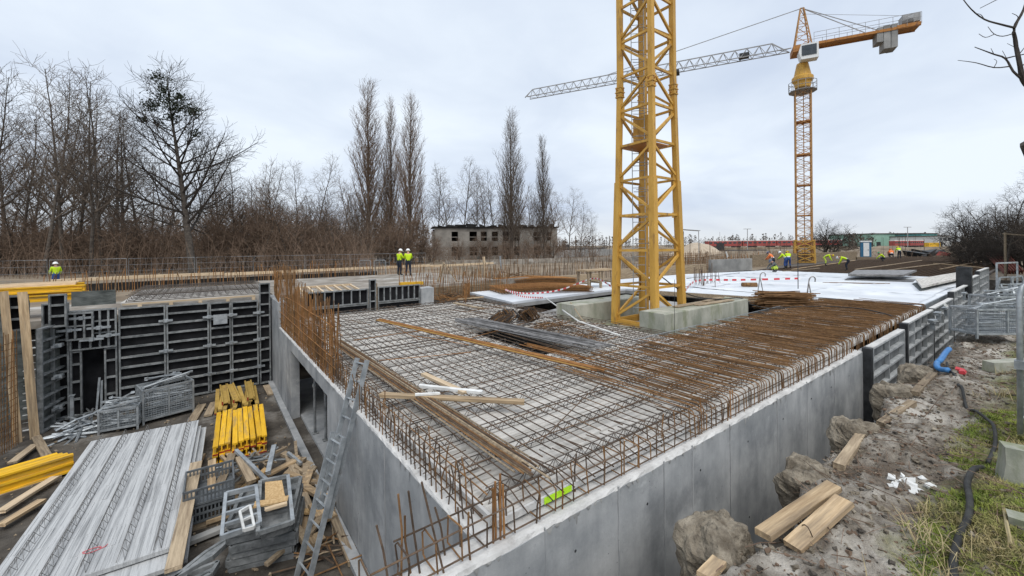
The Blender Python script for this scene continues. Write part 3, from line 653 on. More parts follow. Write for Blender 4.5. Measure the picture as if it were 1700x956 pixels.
# ================================================================ far orange tower crane
base = PD(1335, 433, 50); base.z = 0
c2 = thing('tower_crane', 'distant orange tower crane with grey jib and white cab', 'crane', base)
bx0, by0 = base.x, base.y; S2 = .78
def c2c(i, z, k=1.0):
    a = R_(22)+i*math.pi/2; return V(bx0+S2*1.414*k*math.cos(a+math.pi/4), by0+S2*1.414*k*math.sin(a+math.pi/4), z)
ztop = PD(1335, 150, 50).z
for i in range(4):
    MB().beam(c2c(i, 0), c2c(i, ztop), .11, .11, (1, 0, 0)).build('corner_leg', M['crane_mast2'], c2)
nsec = 24; dz = ztop/nsec
for f in range(4):
    b = MB()
    for k in range(nsec):
        z = k*dz; a, c = c2c(f, z), c2c((f+1) % 4, z)
        b.beam(a, c, .05, .05)
        m_ = (c2c(f, z+dz/2)); 
        b.beam(a, c2c((f+1) % 4, z+dz), .05, .05)
        if k % 2: b.beam(c, c2c(f, z+dz), .05, .05)
    b.build('lattice_bracing', M['crane_mast2'], c2)
for k in range(4):
    zz = PD(1335, (203, 257, 308, 358)[k], 50).z
    MB().box((bx0, by0, zz), (1.5, 1.5, .12), Matrix.Rotation(R_(22), 3, 'Z')).build('rest_platform', M['crane2'], c2)
MB().tube([(bx0+.2, by0, .4), (bx0+.2, by0, ztop)], .05, 4).build('ladder', M['crane_mast2'], c2)
b = MB()
for i in range(4):
    b.beam(c2c(i, 0, 1.3), c2c(i, 2.9, 1.2), .16, .16, (1, 0, 0))
    for z in (.3, 1.2, 2.1, 2.85): b.beam(c2c(i, z, 1.28), c2c((i+1) % 4, z, 1.28), .10, .10)
    for z in (.3, 1.2, 2.1): b.beam(c2c(i, z, 1.28), c2c((i+1) % 4, z+.85, 1.28), .09, .09); b.beam(c2c((i+1) % 4, z, 1.28), c2c(i, z+.85, 1.28), .09, .09)
b.build('climbing_base', M['crane'], c2)
zr = lambda v: PD(1335, v, 50).z
MB().lathe((bx0, by0, 0), [(.8, zr(146)), (.9, zr(138)), (1.12, zr(134)), (1.12, zr(129)), (.9, zr(126)), (.6, zr(106))], 16).build('slewing_ring', M['crane'], c2)
jd = V(-.462, .887, 0); jn = V(.887, .462, 0)
Zj = zr(80)
cabc = V(bx0, by0, zr(95)) - jn*(-.9) - jd*.0
cc = V(bx0, by0, zr(95)) - V(.6, .8, 0)*1.1
Mj = Matrix.Rotation(math.atan2(jd.y, jd.x), 3, 'Z')
b = MB(); b.prism([(-.85, -.85), (.85, -.85), (1.1, .1), (.85, .95), (-.85, .95)], -.6, .6, M=Matrix.Rotation(R_(90), 3, 'X'))
b.v = [tuple(cc + Mj @ Vector(p)) for p in b.v]; cab = b.build('cab', M['white_paint'], c2)
b = MB(); b.bx(-.65, .8, -.02, .02, -.45, .75); b.v = [tuple(cc + Mj @ (Vector(p)+V(0, .63, 0))) for p in b.v]; b.build('cab_window', M['glass'], cab)
b = MB(); b.bx(-.65, .8, -.02, .02, -.45, .75); b.v = [tuple(cc + Mj @ (Vector(p)+V(0, -.63, 0))) for p in b.v]; b.build('cab_window', M['glass'], cab)
# tower head
hz0, hz1 = Zj-.3, zr(14)
b = MB(); ht = V(bx0, by0, hz1)
hb = [V(bx0, by0, hz0)+jd*a+jn*c for a, c in ((.9, .75), (.9, -.75), (-.9, -.75), (-.9, .75))]
for p in hb: b.beam(p, ht+(p-V(bx0, by0, p.z))*.18, .11, .11)
for k in range(5):
    t0, t1 = k/5, (k+1)/5
    q = lambda i, t: hb[i].lerp(ht+(hb[i]-V(bx0, by0, hb[i].z))*.18, t)
    for i in range(4): b.beam(q(i, t0), q((i+1) % 4, t1), .05, .05); b.beam(q(i, t1), q((i+1) % 4, t1), .05, .05)
b.build('tower_head', M['crane_mast2'], c2)
b = MB(); b.box((bx0, by0, Zj-.35), (2.2, 2.2, .7), Mj); b.build('turntable', M['crane2'], c2)
# jib: triangular lattice
J = V(bx0, by0, Zj); L1 = 36.5
b = MB(); g = MB(); nb = 26
bw, bh = .62, 1.25
for k in range(nb+1):
    t = 1.2 + (L1-1.2)*k/nb; hh = bh if 0 < k < nb else .15
    p0, p1, pt = J+jd*t+jn*bw, J+jd*t-jn*bw, J+jd*(t+.6)+V(0, 0, hh)
    if k < nb:
        t2 = 1.2+(L1-1.2)*(k+1)/nb; h2 = bh if k+1 < nb else .15
        r0, r1, rt = J+jd*t2+jn*bw, J+jd*t2-jn*bw, J+jd*(t2+.6)+V(0, 0, h2)
        b.beam(p0, r0, .10, .10); b.beam(p1, r1, .10, .10); b.beam(pt, rt, .11, .11)
        for a_, c_ in ((p0, pt), (p1, pt), (pt, r0), (pt, r1)): g.beam(a_, c_, .055, .055)
        g.beam(p0, r1, .045, .045)
jb = b.build('jib_chord', M['cranegrey'], c2); g.build('jib_lacing', M['cranegrey'], jb)
b = MB(); tp = J+jd*14.6
b.box(tp-V(0, 0, .25), (1.3, 1.5, .3), Mj); b.box(J+jd*6.2+V(0, 0, .35), (1.1, .7, .6), Mj); tr_ = b.build('trolley', M['dark'], c2)
b = MB()
for s in (-.35, .35): b.tube([tp+jd*s, tp+jd*s-V(0, 0, 19.5)], .02, 3)
ro = b.build('hoist_rope', M['cranegrey'], tr_)
b = MB(); b.box(tp-V(0, 0, 19.8), (.9, .4, .7), Mj); b.tube([tp-V(0, 0, 20.1), tp-V(0, 0, 20.6)], .08, 6); b.build('hook_block', M['crane'], tr_)
# counter jib
L2 = 10.6
b = MB()
for s in (-1, 1): b.beam(J-jd*.8+jn*s*.75, J-jd*L2+jn*s*.75, .14, .30)
b.box(J-jd*5.6+V(0, 0, .02), (9.4, 1.3, .08), Mj); b.box(J-jd*9.6+V(0, 0, .1), (2.0, 1.7, .35), Mj)
cjib = b.build('counter_jib', M['crane2'], c2)
b = MB()
for s in (-1, 1):
    for zz in (.75, 1.25): b.beam(J-jd*1+jn*s*.95+V(0, 0, zz), J-jd*L2+jn*s*.95+V(0, 0, zz), .035, .035)
    for k in range(9): b.beam(J-jd*(1+k*1.2)+jn*s*.95, J-jd*(1+k*1.2)+jn*s*.95+V(0, 0, 1.25), .035, .035)
b.build('railing', M['cranegrey'], cjib)
for k in range(3):
    MB().box(J-jd*(7.15+k*.62)-V(0, 0, .75 if k else .35), (.56, 1.5, 2.6 if k else 1.6), Mj, j=.03).build('counterweight', M['conc_far'], cjib)
b = MB(); b.box(J-jd*9.9+V(0, 0, .95), (1.5, 1.2, .9), Mj); b.lathe(J-jd*8.9+V(0, -.45, .75), [(.45, 0), (.45, .9)], 10, M=Matrix.Rotation(R_(90), 3, 'X')); b.build('winch', M['cranegrey'], cjib)
b = MB()
b.beam(ht, J+jd*24+V(0, 0, bh), .07, .07); 
for s in (-1, 1): b.beam(ht, J-jd*6.8+jn*s*.7+V(0, 0, .3), .07, .07)
b.beam(ht-V(0, 0, .7), J-jd*10+V(0, 0, 1.4), .03, .03)
b.build('tie_bar', M['cranegrey'], c2)
b = MB(); 
for zz, rr in ((zr(152), 1.45), (zr(152)+1.1, 1.45), (zr(152)+.55, 1.45)):
    b.tube([(bx0+rr*math.cos(R_(a)), by0+rr*math.sin(R_(a)), zz) for a in range(0, 361, 30)], .035, 4)
for a in range(0, 360, 30): b.tube([(bx0+1.45*math.cos(R_(a)), by0+1.45*math.sin(R_(a)), zr(152)), (bx0+1.45*math.cos(R_(a)), by0+1.45*math.sin(R_(a)), zr(152)+1.1)], .03, 4)
b.lathe((bx0, by0, zr(152)-.05), [(1.45, 0), (1.45, .05)], 12); b.build('guard_platform', M['cranegrey'], c2)
# ================================================================ loose things on the deck
def bundle(name, label, p0, p1, n, spread, r, m, z=.25, layers=2, jit=.05, cat='rebar bundle'):
    t = thing(name, label, cat, p0); d = (p1-p0); s = d.cross(V(0, 0, 1)).normalized()
    for i in range(n):
        o = s*(spread*((i % (n//layers+1))/(n/layers)-.5)) + V(0, 0, r*1.9*(i//(n//layers+1)))
        a, c = p0+o+d.normalized()*rnd(-jit, jit)*3, p1+o*rnd(.8, 1.2)+d.normalized()*rnd(-jit, jit)*5
        mid = a.lerp(c, .5)+s*rnd(-jit, jit)*.4
        MB().tube([a, a.lerp(mid, .5), mid, mid.lerp(c, .5), c], r, 5).build('bar', M[m] if not isinstance(m, tuple) else M[random.choice(m)], t)
    return t
D = .285
bundle('bar_bundle', 'long brown bundle of bars along the pale wall side of the deck', PZ(556, 566, D), PZ(884, 782, D), 16, .26, .011, ('rust', 'rebar', 'wood_y'))
bundle('bar_bundle', 'thin bright orange rusty bars lying diagonally across the deck', PZ(628, 531, D), PZ(992, 614, D), 8, .16, .013, ('rust_lt', 'yel_old'))
bundle('bar_bundle', 'short orange rusty bars beside the grey bar bundle', PZ(870, 572, D), PZ(965, 596, D), 5, .2, .011, 'rust_lt')
bundle('bar_bundle', 'wide bundle of grey steel bars near the mossy ballast beams', PZ(768, 530, D), PZ(985, 574, D), 22, .75, .015, 'greybar', jit=.09)
def board(label, p0, p1, w, t_, m='wood', cat='board', name='timber_board', group=None, up=(0, 0, 1)):
    p0, p1 = Vector(p0), Vector(p1); d = p1-p0; Ln = d.length; d = d.normalized(); u = Vector(up); sd = u.cross(d).normalized(); u = d.cross(sd)
    b = MB(); n = 5; vs = []; fs = []; cv = .06*t_; bend = rnd(-.004, .004)*Ln
    for i in range(n+1):
        x = Ln*i/n; zz = bend*4*(i/n)*(1-i/n)
        for y, z in ((-w/2, -t_/2+cv), (-w/2+cv, -t_/2), (w/2-cv, -t_/2), (w/2, -t_/2+cv), (w/2, t_/2-cv), (w/2-cv, t_/2), (-w/2+cv, t_/2), (-w/2, t_/2-cv)): vs.append((x+(rnd(-.012, .012) if i in (0, n) else 0), y+rnd(-.002, .002), z+zz+rnd(-.002, .002)))
    for i in range(n):
        for q in range(8): fs.append((i*8+q, i*8+(q+1) % 8, (i+1)*8+(q+1) % 8, (i+1)*8+q))
    fs.append(tuple(range(7, -1, -1))); fs.append(tuple(n*8+q for q in range(8)))
    b.add(vs, fs); o = b.build(name, M[m]); o.matrix_world = Matrix.Translation(p0) @ Matrix((d, sd, u)).transposed().to_4x4(); return tag(o, label, cat, group)
board('thick orange-edged plank lying across the bar bundle on the deck', PZ(632, 655, .31), PZ(870, 667, .27), .115, .05)
board('grey-white batten lying behind the orange plank on the deck', PZ(697, 640, .30), PZ(800, 651, .28), .07, .045, 'paper')
board('short pale plank crossing under the white batten on the deck', PZ(703, 621, .28), PZ(772, 652, .27), .10, .05, 'wood_new')
board('white off-cut on the thick orange plank of the deck', PZ(690, 655, .345), PZ(730, 653, .335), .05, .03, 'paper')
board('pale board on the deck near the far black formwork', PZ(755, 503, .26), PZ(800, 512, .26), .18, .05, 'wood_y')
board('dusty yellow board beside the white slab corner', PZ(760, 497, .26), PZ(802, 493, .26), .12, .05, 'wood')
# pile of old black mesh left of the ballast beam
def heap(name, label, cat, c, rx, ry, rz_, n, m, r=.009, ln=(.3, .8), part='bar', flat=.35):
    t = thing(name, label, cat, c)
    for i in range(n):
        a = rnd(0, 6.28); q = math.sqrt(random.random()); p = Vector(c)+V(rx*q*math.cos(a), ry*q*math.sin(a), .02+rz_*(1-q)*random.random())
        h = rnd(0, 3.14); l = rnd(*ln)/2; d = V(math.cos(h)*l, math.sin(h)*l, rnd(-flat, flat)*l)
        MB().tube([p-d, p+V(0, 0, rnd(-.03, .05)), p+d], r, 4).build(part, M[m] if not isinstance(m, tuple) else M[random.choice(m)], t)
    return t
for i in range(9): pass
pb = thing('stirrup_pile', 'dark pile of bundled stirrups left of the rear ballast beam', 'stirrup pile', PZ(862, 530, .2))
c = PZ(862, 533, .25); sm = [MB().tube([(-.22, -.11, 0), (.22, -.11, rnd(-.01, .01)), (.22, .11, 0), (-.22, .11, 0), (-.22, -.13, 0)], .010, 4).mesh('stirrup', M[k]) for k in ('rebar', 'rust', 'dark')]
for k in range(4):
    o_ = V(rnd(-.35, .35), rnd(-.25, .25), 0); e_ = (rnd(-1.2, 1.2), rnd(.5, 1.2), rnd(0, 3))
    for i in range(26): put('stirrup', random.choice(sm), pb, c+o_+V(.016*i*math.cos(e_[2]), .016*i*math.sin(e_[2]), .10+.012*k+.01*(i % 5)), (e_[0]+rnd(-.15, .15), e_[1]+rnd(-.15, .15), e_[2]+rnd(-.15, .15)))
heap('bar_heap', 'tangled heap of brown bar off-cuts near the dark mesh pile', 'rebar heap', PZ(915, 545, .2), .5, .5, .25, 45, ('rust', 'rebar'))
heap('bar_heap', 'loose rusty off-cuts scattered before the low mossy pad', 'rebar heap', PZ(965, 560, .2), .7, .8, .08, 36, ('rebar', 'rust'))
tag(MB().tube([PZ(905, 494, .35), PZ(960, 533, .45), PZ(1030, 557, .25)], .022, 6).build('white_pipe', M['paper']), 'thin white pipe leaning from the white slab toward the crane base', 'pipe')
tag(MB().tube([PZ(947, 502, .66), PZ(966, 530, .3), PZ(972, 534, .3)], .018, 5).build('stick', M['wood_y']), 'bent stick leaning on the rear ballast beam', 'stick')
tag(MB().tube(smooth_path([PZ(1068, 566, .12), PZ(1085, 569, .2), PZ(1110, 570, .15), PZ(1121, 566, .2)]), .03, 8).build('white_hose', M['white_paint']), 'short white hose under the front ballast beam', 'hose')
# stack of rusty short bars by the white slab
t = thing('bar_stack', 'dense rusty stack of short bars at the white slab edge', 'rebar stack', PZ(1298, 512, .05))
c0 = PZ(1262, 512, .1); c1 = PZ(1338, 512, .1); ax = (c1-c0); 
sb = [MB().tube([(-.5, 0, 0), (0, rnd(-.02, .02), rnd(-.02, .02)), (.5, 0, 0)], .016, 5).mesh('bar', M['rust']) for _ in range(4)]
for i in range(150):
    p = c0.lerp(c1, .5)+V(rnd(-.35, .35), rnd(-.35, .35), 0)+V(0, 0, .03+.024*(i//6))
    put('bar', random.choice(sb), t, p, (0, rnd(-.06, .06), math.atan2(ax.y, ax.x)+rnd(-.12, .12)), (ax.length*rnd(.75, 1.1), 1, 1))
# lifting hooks standing in the white slab
for lab, (u, v), h in (('tall hooked lifting bar standing right of the rusty bar stack', (1343, 506), 1.02), ('hooked lifting bar standing behind the rusty bar stack', (1262, 488), .95)):
    p = PZ(u, v, WZ); s = V(.8, -.6, 0)
    pts = [p-s*.12, p+V(0, 0, h*.85), p+V(0, 0, h)+s*.05, p+V(0, 0, h*1.06)+s*.14, p+V(0, 0, h)+s*.24, p+V(0, 0, h*.86)+s*.24]
    b = MB(); b.tube(smooth_path(pts), .022, 6); b.tube([p+s*.15, p+V(0, 0, h*.85)], .022, 6); tag(b.build('lifting_hook', M['greybar'], smooth=True), lab, 'lifting hook', 'lifting hooks on the white slab')
p = PZ(1325, 480, WZ)
tag(MB().tube([p, p+V(0, 0, 2.0)], .02, 5).build('marker_rod', M['dark']), 'thin dark rod standing on the white slab between two lifting hooks', 'rod')
a, c = PZ(1232, 473, WZ+.12), PZ(1256, 473, WZ+.12)
tag(MB().tube([a, c], .14, 10).build('mesh_roll', M['rust'], smooth=True), 'small rusty roll lying on the white slab behind the tape', 'mesh roll')
board('long thin brown bar lying on the white slab', PZ(1366, 469, WZ+.04), PZ(1477, 471, WZ+.04), .06, .05, 'rust', 'bar', 'steel_bar')
board('thin grey bar lying at the far left edge of the white slab', PZ(1140, 462, WZ+.04), PZ(1228, 453, WZ+.04), .05, .05, 'dark', 'bar', 'steel_bar')
# sheets of grey mesh and a raised panel on the right half of the white slab
t = thing('mesh_stack', 'grey mesh mat bridging a dark gap on the far white slab', 'mesh stack', PZ(1460, 462, WZ))
a = [PZ(1400, 463, WZ+.02), PZ(1520, 466, WZ+.02), PZ(1525, 448, WZ+.5), PZ(1412, 453, WZ+.4)]
b = MB(); q = [PZ(1408, 455, WZ+.38), PZ(1500, 456, WZ+.38), PZ(1522, 448, WZ+.48), PZ(1420, 448, WZ+.42)]
b.add(q+[p-V(0, 0, .12) for p in q], [(0,1,2,3), (7,6,5,4), (0,4,5,1), (1,5,6,2), (2,6,7,3), (3,7,4,0)]); b.build('mesh_sheet', M['greybar'], t)
b = MB(); q = [PZ(1402, 464, WZ+.06), PZ(1515, 467.5, WZ+.06), PZ(1522, 463.5, WZ+.06), PZ(1408, 461, WZ+.06)]
b.add(q+[p-V(0, 0, .05) for p in q], [(0,1,2,3), (7,6,5,4), (0,4,5,1), (1,5,6,2), (2,6,7,3), (3,7,4,0)]); b.build('steel_strip', M['greybar'], t)
for u, v in ((1412, 462), (1465, 462), (1510, 460)):
    p = PZ(u, v-3, WZ); b = MB(); b.bx(p.x-.1, p.x+.1, p.y-.1, p.y+.1, WZ, WZ+.28); b.build('spacer_block', M['dark'], t)
t = thing('panel_stack', 'tilted stack of weathered grey panels at the right edge of the white slab', 'panel stack', PZ(1545, 478, WZ))
for i, (q4, m) in enumerate((([(1515, 470), (1528, 481), (1602, 463), (1602, 453)], 'ply_grey'), ([(1520, 463), (1530, 475), (1606, 459), (1600, 450)], 'plank'))):
    b = MB(); hz_ = (.10, .30)[i]; q = [PZ(u, v, WZ+hz_) for u, v in q4]; b.add(q+[p-V(0, 0, .1) for p in q], [(0,1,2,3), (7,6,5,4), (0,4,5,1), (1,5,6,2), (2,6,7,3), (3,7,4,0)])
    o = b.build('panel', M[m], t)
# rebar mats and tape on the left part of the white slab
t = thing('rebar_mats', 'long rusty stack of mesh mats on the left white slab', 'mesh stack', PZ(900, 482, WZ))
def mat_stack(u0, u1, v, hpx, nl):
    a, c = PZ(u0, v, WZ), PZ(u1, v-4, WZ); dv = V(.25, 1, 0).normalized()
    for k in range(nl):
        b = MB(); z = .04+.05*k; sh = rnd(-.1, .1)
        for i in range(5): b.tube([a+dv*(i*.42+sh)+V(0, 0, z), a.lerp(c, .5)+dv*(i*.42+sh)+V(0, 0, z+.10+.03*math.sin(k)), c+dv*(i*.42+sh)+V(0, 0, z)], .014, 4)
        for i in range(34): p = a.lerp(c, (i+.5)/34)+V(0, 0, z+.09*math.sin(math.pi*(i+.5)/34)); b.tube([p+dv*(sh-.08), p+dv*(sh+1.8)], .012, 4)
        b.build('mesh_mat', M['rust_lt'] if k % 3 else M['rust'], t)
mat_stack(832, 985, 489, 20, 6); mat_stack(836, 960, 477, 20, 8)
def tape(name, label, pts, w=.07):
    P_ = smooth_path(pts, 12); b = MB()
    for i in range(len(P_)-1):
        a, c = P_[i], P_[i+1]
        b.add([a-V(0, 0, w/2), c-V(0, 0, w/2), c+V(0, 0, w/2), a+V(0, 0, w/2)], [(0,1,2,3)], i % 2)
        b.add([a-V(.004, 0, w/2), c-V(.004, 0, w/2), c+V(-.004, 0, w/2), a+V(-.004, 0, w/2)], [(3,2,1,0)], i % 2)
    tag(b.build(name, [M['red'], M['white_paint']]), label, 'barrier tape')
tape('barrier_tape', 'red and white tape sagging from the yellow mast over the rusty mats', [corner(0, 1.15)+V(-.1, 0, 0), PZ(985, 462, .75), PZ(930, 481, .45), PZ(880, 487, .36), PZ(850, 484, .42), PZ(839, 481, .5)])
tape('barrier_tape', 'red and white tape hanging along the near edge of the rusty mats', [PZ(839, 480, .5), PZ(860, 490, .35), PZ(880, 493.5, .28), PZ(902, 494, .26)])
tape('barrier_tape', 'faded red and white tape stretched across the white slab', [corner(2, .98)+V(.1, 0, 0), PZ(1160, 465.5, .5), PZ(1230, 464.5, .5), PZ(1330, 462, .5)], .11)
# wooden trestle
p = PZ(988, 477, WZ); t = thing('trestle_table', 'wooden work trestle standing on the white slab left of the mast', 'trestle', p)
b = MB(); b.box(p+V(0, 0, .98), (2.2, .9, .07), j=.01); b.build('table_top', M['wood'], t)
for sx in (-.95, .0, .95):
    for sy in (-.35, .35): b = MB(); b.beam(p+V(sx, sy*1.2, 0), p+V(sx, sy, .95), .11, .11); b.build('leg', M['wood_y'], t)
    b = MB(); b.beam(p+V(sx, -.4, .3), p+V(sx, .4, .3), .05, .1); b.build('stretcher', M['wood_y'], t)
# stack of column cages standing on white slab behind tape
t = thing('bar_chairs', 'cluster of thin dark bar chairs standing on the white slab by the tape', 'bar chairs', PZ(1168, 472, WZ))
for i in range(16):
    p = PZ(1150+rnd(0, 38), rnd(466, 478), WZ); h = rnd(.4, 1.2); s = V(rnd(-.3, .3), rnd(-.3, .3), 0)
    MB().tube([p, p+s*.3+V(0, 0, h), p+s+V(0, 0, h), p+s*1.2], .014, 4).build('bar_chair', M['rebar'], t)
# ================================================================ formwork panels
def panel(root, o, u, n, W, H, ribs, stiles=(), depth=.11, vertical=False, fm='frame', pm='ply', bar=.055):
    """framed panel: o lower corner, u along, n towards the viewer; ribs = heights (or offsets when vertical)"""
    o, u, n = Vector(o), Vector(u).normalized(), Vector(n).normalized(); z = V(0, 0, 1)
    b = MB(); b.beam(o+u*W/2+n*(-.012), o+u*W/2+n*(-.012)+z*H, W-.01, .018, n) ; b.build('plywood_sheet', M[pm], root)
    b = MB()
    for a in (0, W): b.beam(o+u*(a+(.02 if a == 0 else -.02))+n*depth/2, o+u*(a+(.02 if a == 0 else -.02))+n*depth/2+z*H, .04, depth, n)
    for h in (.02, H-.02): b.beam(o+u*.04+n*(depth/2)+z*h, o+u*(W-.04)+n*(depth/2)+z*h, depth, .04)
    b.build('frame', M[fm], root)
    for r in ribs:
        b = MB()
        if vertical: b.beam(o+u*r+n*(depth/2-.004)+z*.04, o+u*r+n*(depth/2-.004)+z*(H-.04), bar, depth-.012, n)
        else: b.beam(o+u*.04+n*(depth/2-.004)+z*r, o+u*(W-.04)+n*(depth/2-.004)+z*r, depth-.012, bar)
        b.build('rib', M[fm], root)
    for s in stiles:
        b = MB()
        if vertical: b.beam(o+u*.04+n*(depth/2-.008)+z*s, o+u*(W-.04)+n*(depth/2-.008)+z*s, depth-.03, bar*.9)
        else: b.beam(o+u*s+n*(depth/2-.008)+z*.04, o+u*s+n*(depth/2-.008)+z*(H-.04), bar*.8, depth-.03, n)
        b.build('stile', M[fm], root)
def clamp(root, p, u, n, ln=.35):
    b = MB(); p = Vector(p); u = Vector(u); n = Vector(n); b.beam(p-u*ln/2, p+u*ln/2, .07, .06); b.beam(p-u*.06-n*.02, p+u*.06-n*.02, .1, .1); b.box(p+n*.05, (.07, .07, .09)); b.build('clamp', M['galv'], root)
UX, NY = V(1, 0, 0), V(0, -1, 0)
YF = 14.2
# --- long wall of panels at the back of the pit
xs = [-4.02, -2.92, -1.82, -1.22, -.42]
labs = ['wide black formwork panel of horizontal ribs beside the small framed panels', 'wide black formwork panel of horizontal ribs in the middle of the row', 'narrow ribbed black formwork panel with grey box near its top', 'ribbed black formwork panel beside the raised concrete wall']
for i in range(4):
    x0, x1 = xs[i]+.01, xs[i+1]-.01
    t = thing('formwork_unit', labs[i], 'formwork panel', ((x0+x1)/2, YF, FLOOR), 0, 'formwork panels at the back of the pit')
    rb = [.30+.305*k for k in range(9)]
    panel(t, (x0, YF, FLOOR+.03), UX, NY, x1-x0, 3.02-.02*i, rb)
    for k in (1, 4, 7): clamp(t, (x1+.01, YF-.14, FLOOR+.35+.93*k*.34), UX, NY, .34)
    if i == 2:
        b = MB(); b.bx(x0+.1, x1-.1, YF-.24, YF-.115, .05, .36); b.build('box', M['galv'], t)
t = thing('formwork_unit', 'tall slim black formwork corner post against the raised wall', 'formwork panel', (-.2, YF, FLOOR), 0, 'formwork panels at the back of the pit')
panel(t, (-.40, YF-.02, FLOOR+.03), UX, NY, .34, 3.55, [.4*k for k in range(1, 9)], bar=.05)
# --- smaller vertical panels over the doorway
t = thing('formwork_unit', 'cluster of small vertical framed panels above the dark doorway', 'formwork panel', (-4.6, YF, -.3), 0, 'formwork panels at the back of the pit')
panel(t, (-5.02, YF-.06, -.32), UX, NY, .98, 1.15, [.2, .42, .62, .8], [.45, .8], vertical=True, bar=.045)
t2 = thing('formwork_unit', 'upper grey framed panel left of the small vertical panels', 'formwork panel', (-4.6, YF, .1), 0, 'formwork panels at the back of the pit')
panel(t2, (-5.06, YF-.19, .0), UX, NY, .55, .78, [.18, .36], [.4], vertical=True, bar=.045)
for (px, z) in ((-4.75, .62), (-4.4, .3), (-4.55, -.02), (-5.0, .3), (-4.2, .05)): clamp(t, (px, YF-.26, z), UX, NY, .5)
for x, lab in ((-5.28, 'dark upright formwork panel left of the doorway'), ):
    t = thing('formwork_unit', lab, 'formwork panel', (x, YF, FLOOR), 0, 'formwork panels at the back of the pit')
    panel(t, (-5.55, YF-.04, FLOOR+.03), UX, NY, .52, 3.3, [.45*k for k in range(1, 7)], [.26], bar=.05)
t = thing('formwork_unit', 'dark narrow panel forming the left jamb of the doorway', 'formwork panel', (-4.95, YF, FLOOR), 0, 'formwork panels at the back of the pit')
panel(t, (-5.02, YF-.02, FLOOR+.03), UX, NY, .24, 1.88, [.5, 1.0, 1.5], bar=.05)
t = thing('formwork_unit', 'dark narrow panel forming the right jamb of the doorway', 'formwork panel', (-4.2, YF, FLOOR), 0, 'formwork panels at the back of the pit')
panel(t, (-4.32, YF-.02, FLOOR+.03), UX, NY, .28, 1.88, [.5, 1.0, 1.5], bar=.05)
b = MB(); b.bx(-5.0, -4.0, YF+.35, YF+.4, FLOOR, .0); tag(b.build('plywood_board', M['ply']), 'black plywood at the back of the dark doorway', 'plywood')
for i, (x, a) in enumerate(((-4.52, .05), (-4.42, .0))): board(['pale slat leaning left inside the dark doorway', 'pale slat leaning right inside the dark doorway'][i], (x, YF+.05, FLOOR+.05), (x+a, YF+.2, FLOOR+1.0-.1*i), .05, .03, 'galv', up=(0, 1, 0))
b = MB(); b.beam((-4.98, YF-.09, 1.16), (-4.06, YF-.09, 1.16), .03, .42); tag(b.build('plywood_board', M['ply_grey']), 'worn grey plywood sheet standing on top of the panels', 'plywood')
# --- corner formwork turned toward the camera, at the left
c = PZ(62, 722, FLOOR); t = thing('formwork_unit', 'galvanised framed panel turned sideways behind the upright planks', 'formwork panel', c)
u2 = (PZ(112, 690, FLOOR)-c); u2.z = 0; u2.normalize(); n2 = V(u2.y, -u2.x, 0)
panel(t, c+V(0, 0, .02), u2, n2, 1.15, 2.75, [.3*k for k in range(1, 9)], [.58], bar=.045, pm='ply_grey')
for k in range(3): clamp(t, c+u2*.55+n2*.16+V(0, 0, .5+k*.85), u2, n2, .45)
for i, (u_, v0, v1) in enumerate(((96, 488, 540), (30, 490, 560))):
    p = PY(u_, v0, YF-.5-.6*i); t = thing('formwork_box', ['black open formwork box standing up behind the upright planks', 'dark steel formwork box end at the far left'][i], 'formwork', p)
    panel(t, (p.x-.16, p.y, p.z-.9), UX, NY, .34, .9, [.3, .6], fm='frame')
# timber uprights and rebar wall at the far left
for i, (a, c_, w_, m, lab) in enumerate((((37, 485), (58, 728), .17, 'wood', 'tall pale plank standing upright at the corner formwork'), ((6, 484), (30, 735), .15, 'wood', 'pale plank standing upright at the far left edge'))):
    p1 = PZ(c_[0], c_[1], FLOOR); p0 = PY(a[0], a[1], p1.y+.02)
    board(lab, p1, p0, w_, .05, m, 'plank', 'timber_upright', None, (.25, -1, 0))
t = thing('wall_rebar', 'brown wall reinforcement with snowy ties at the far left edge', 'rebar cage', PZ(10, 740, FLOOR))
p = PZ(30, 738, FLOOR); q = PZ(-60, 800, FLOOR); d = (q-p); nrm = V(d.y, -d.x, 0).normalized()
for i in range(22):
    a = p+d*(i/21); MB().tube([a, a+V(rnd(-.02, .02), rnd(-.02, .02), 1.4), a+V(rnd(-.03, .03), 0, 2.75+rnd(-.2, .2))], .009, 5).build('upright', M[random.choice(('rust', 'rust_lt'))], t)
for k in range(17):
    z = .1+.155*k; MB().tube([p+V(0, 0, z), p+d*.5+V(0, 0, z+rnd(-.02, .02)), q+V(0, 0, z)], .008, 5).build('cross_bar', M['rust'], t)
for i in range(13):
    z = .2+.19*i; a = PY(43+i*.3, 500, 13.1); MB().box((a.x+.02, a.y, FLOOR+z), (.2, .05, .022), j=.012).build('tie', M['paper'], t)
b = MB(); b.beam(PY(20, 500, 13.35)*1, PY(20, 500, 13.35)-V(0, 0, 3.1), .6, .03, (0, -1, 0)); tag(b.build('plywood_board', M['ply_grey']), 'dark plywood behind the far left wall reinforcement', 'plywood')
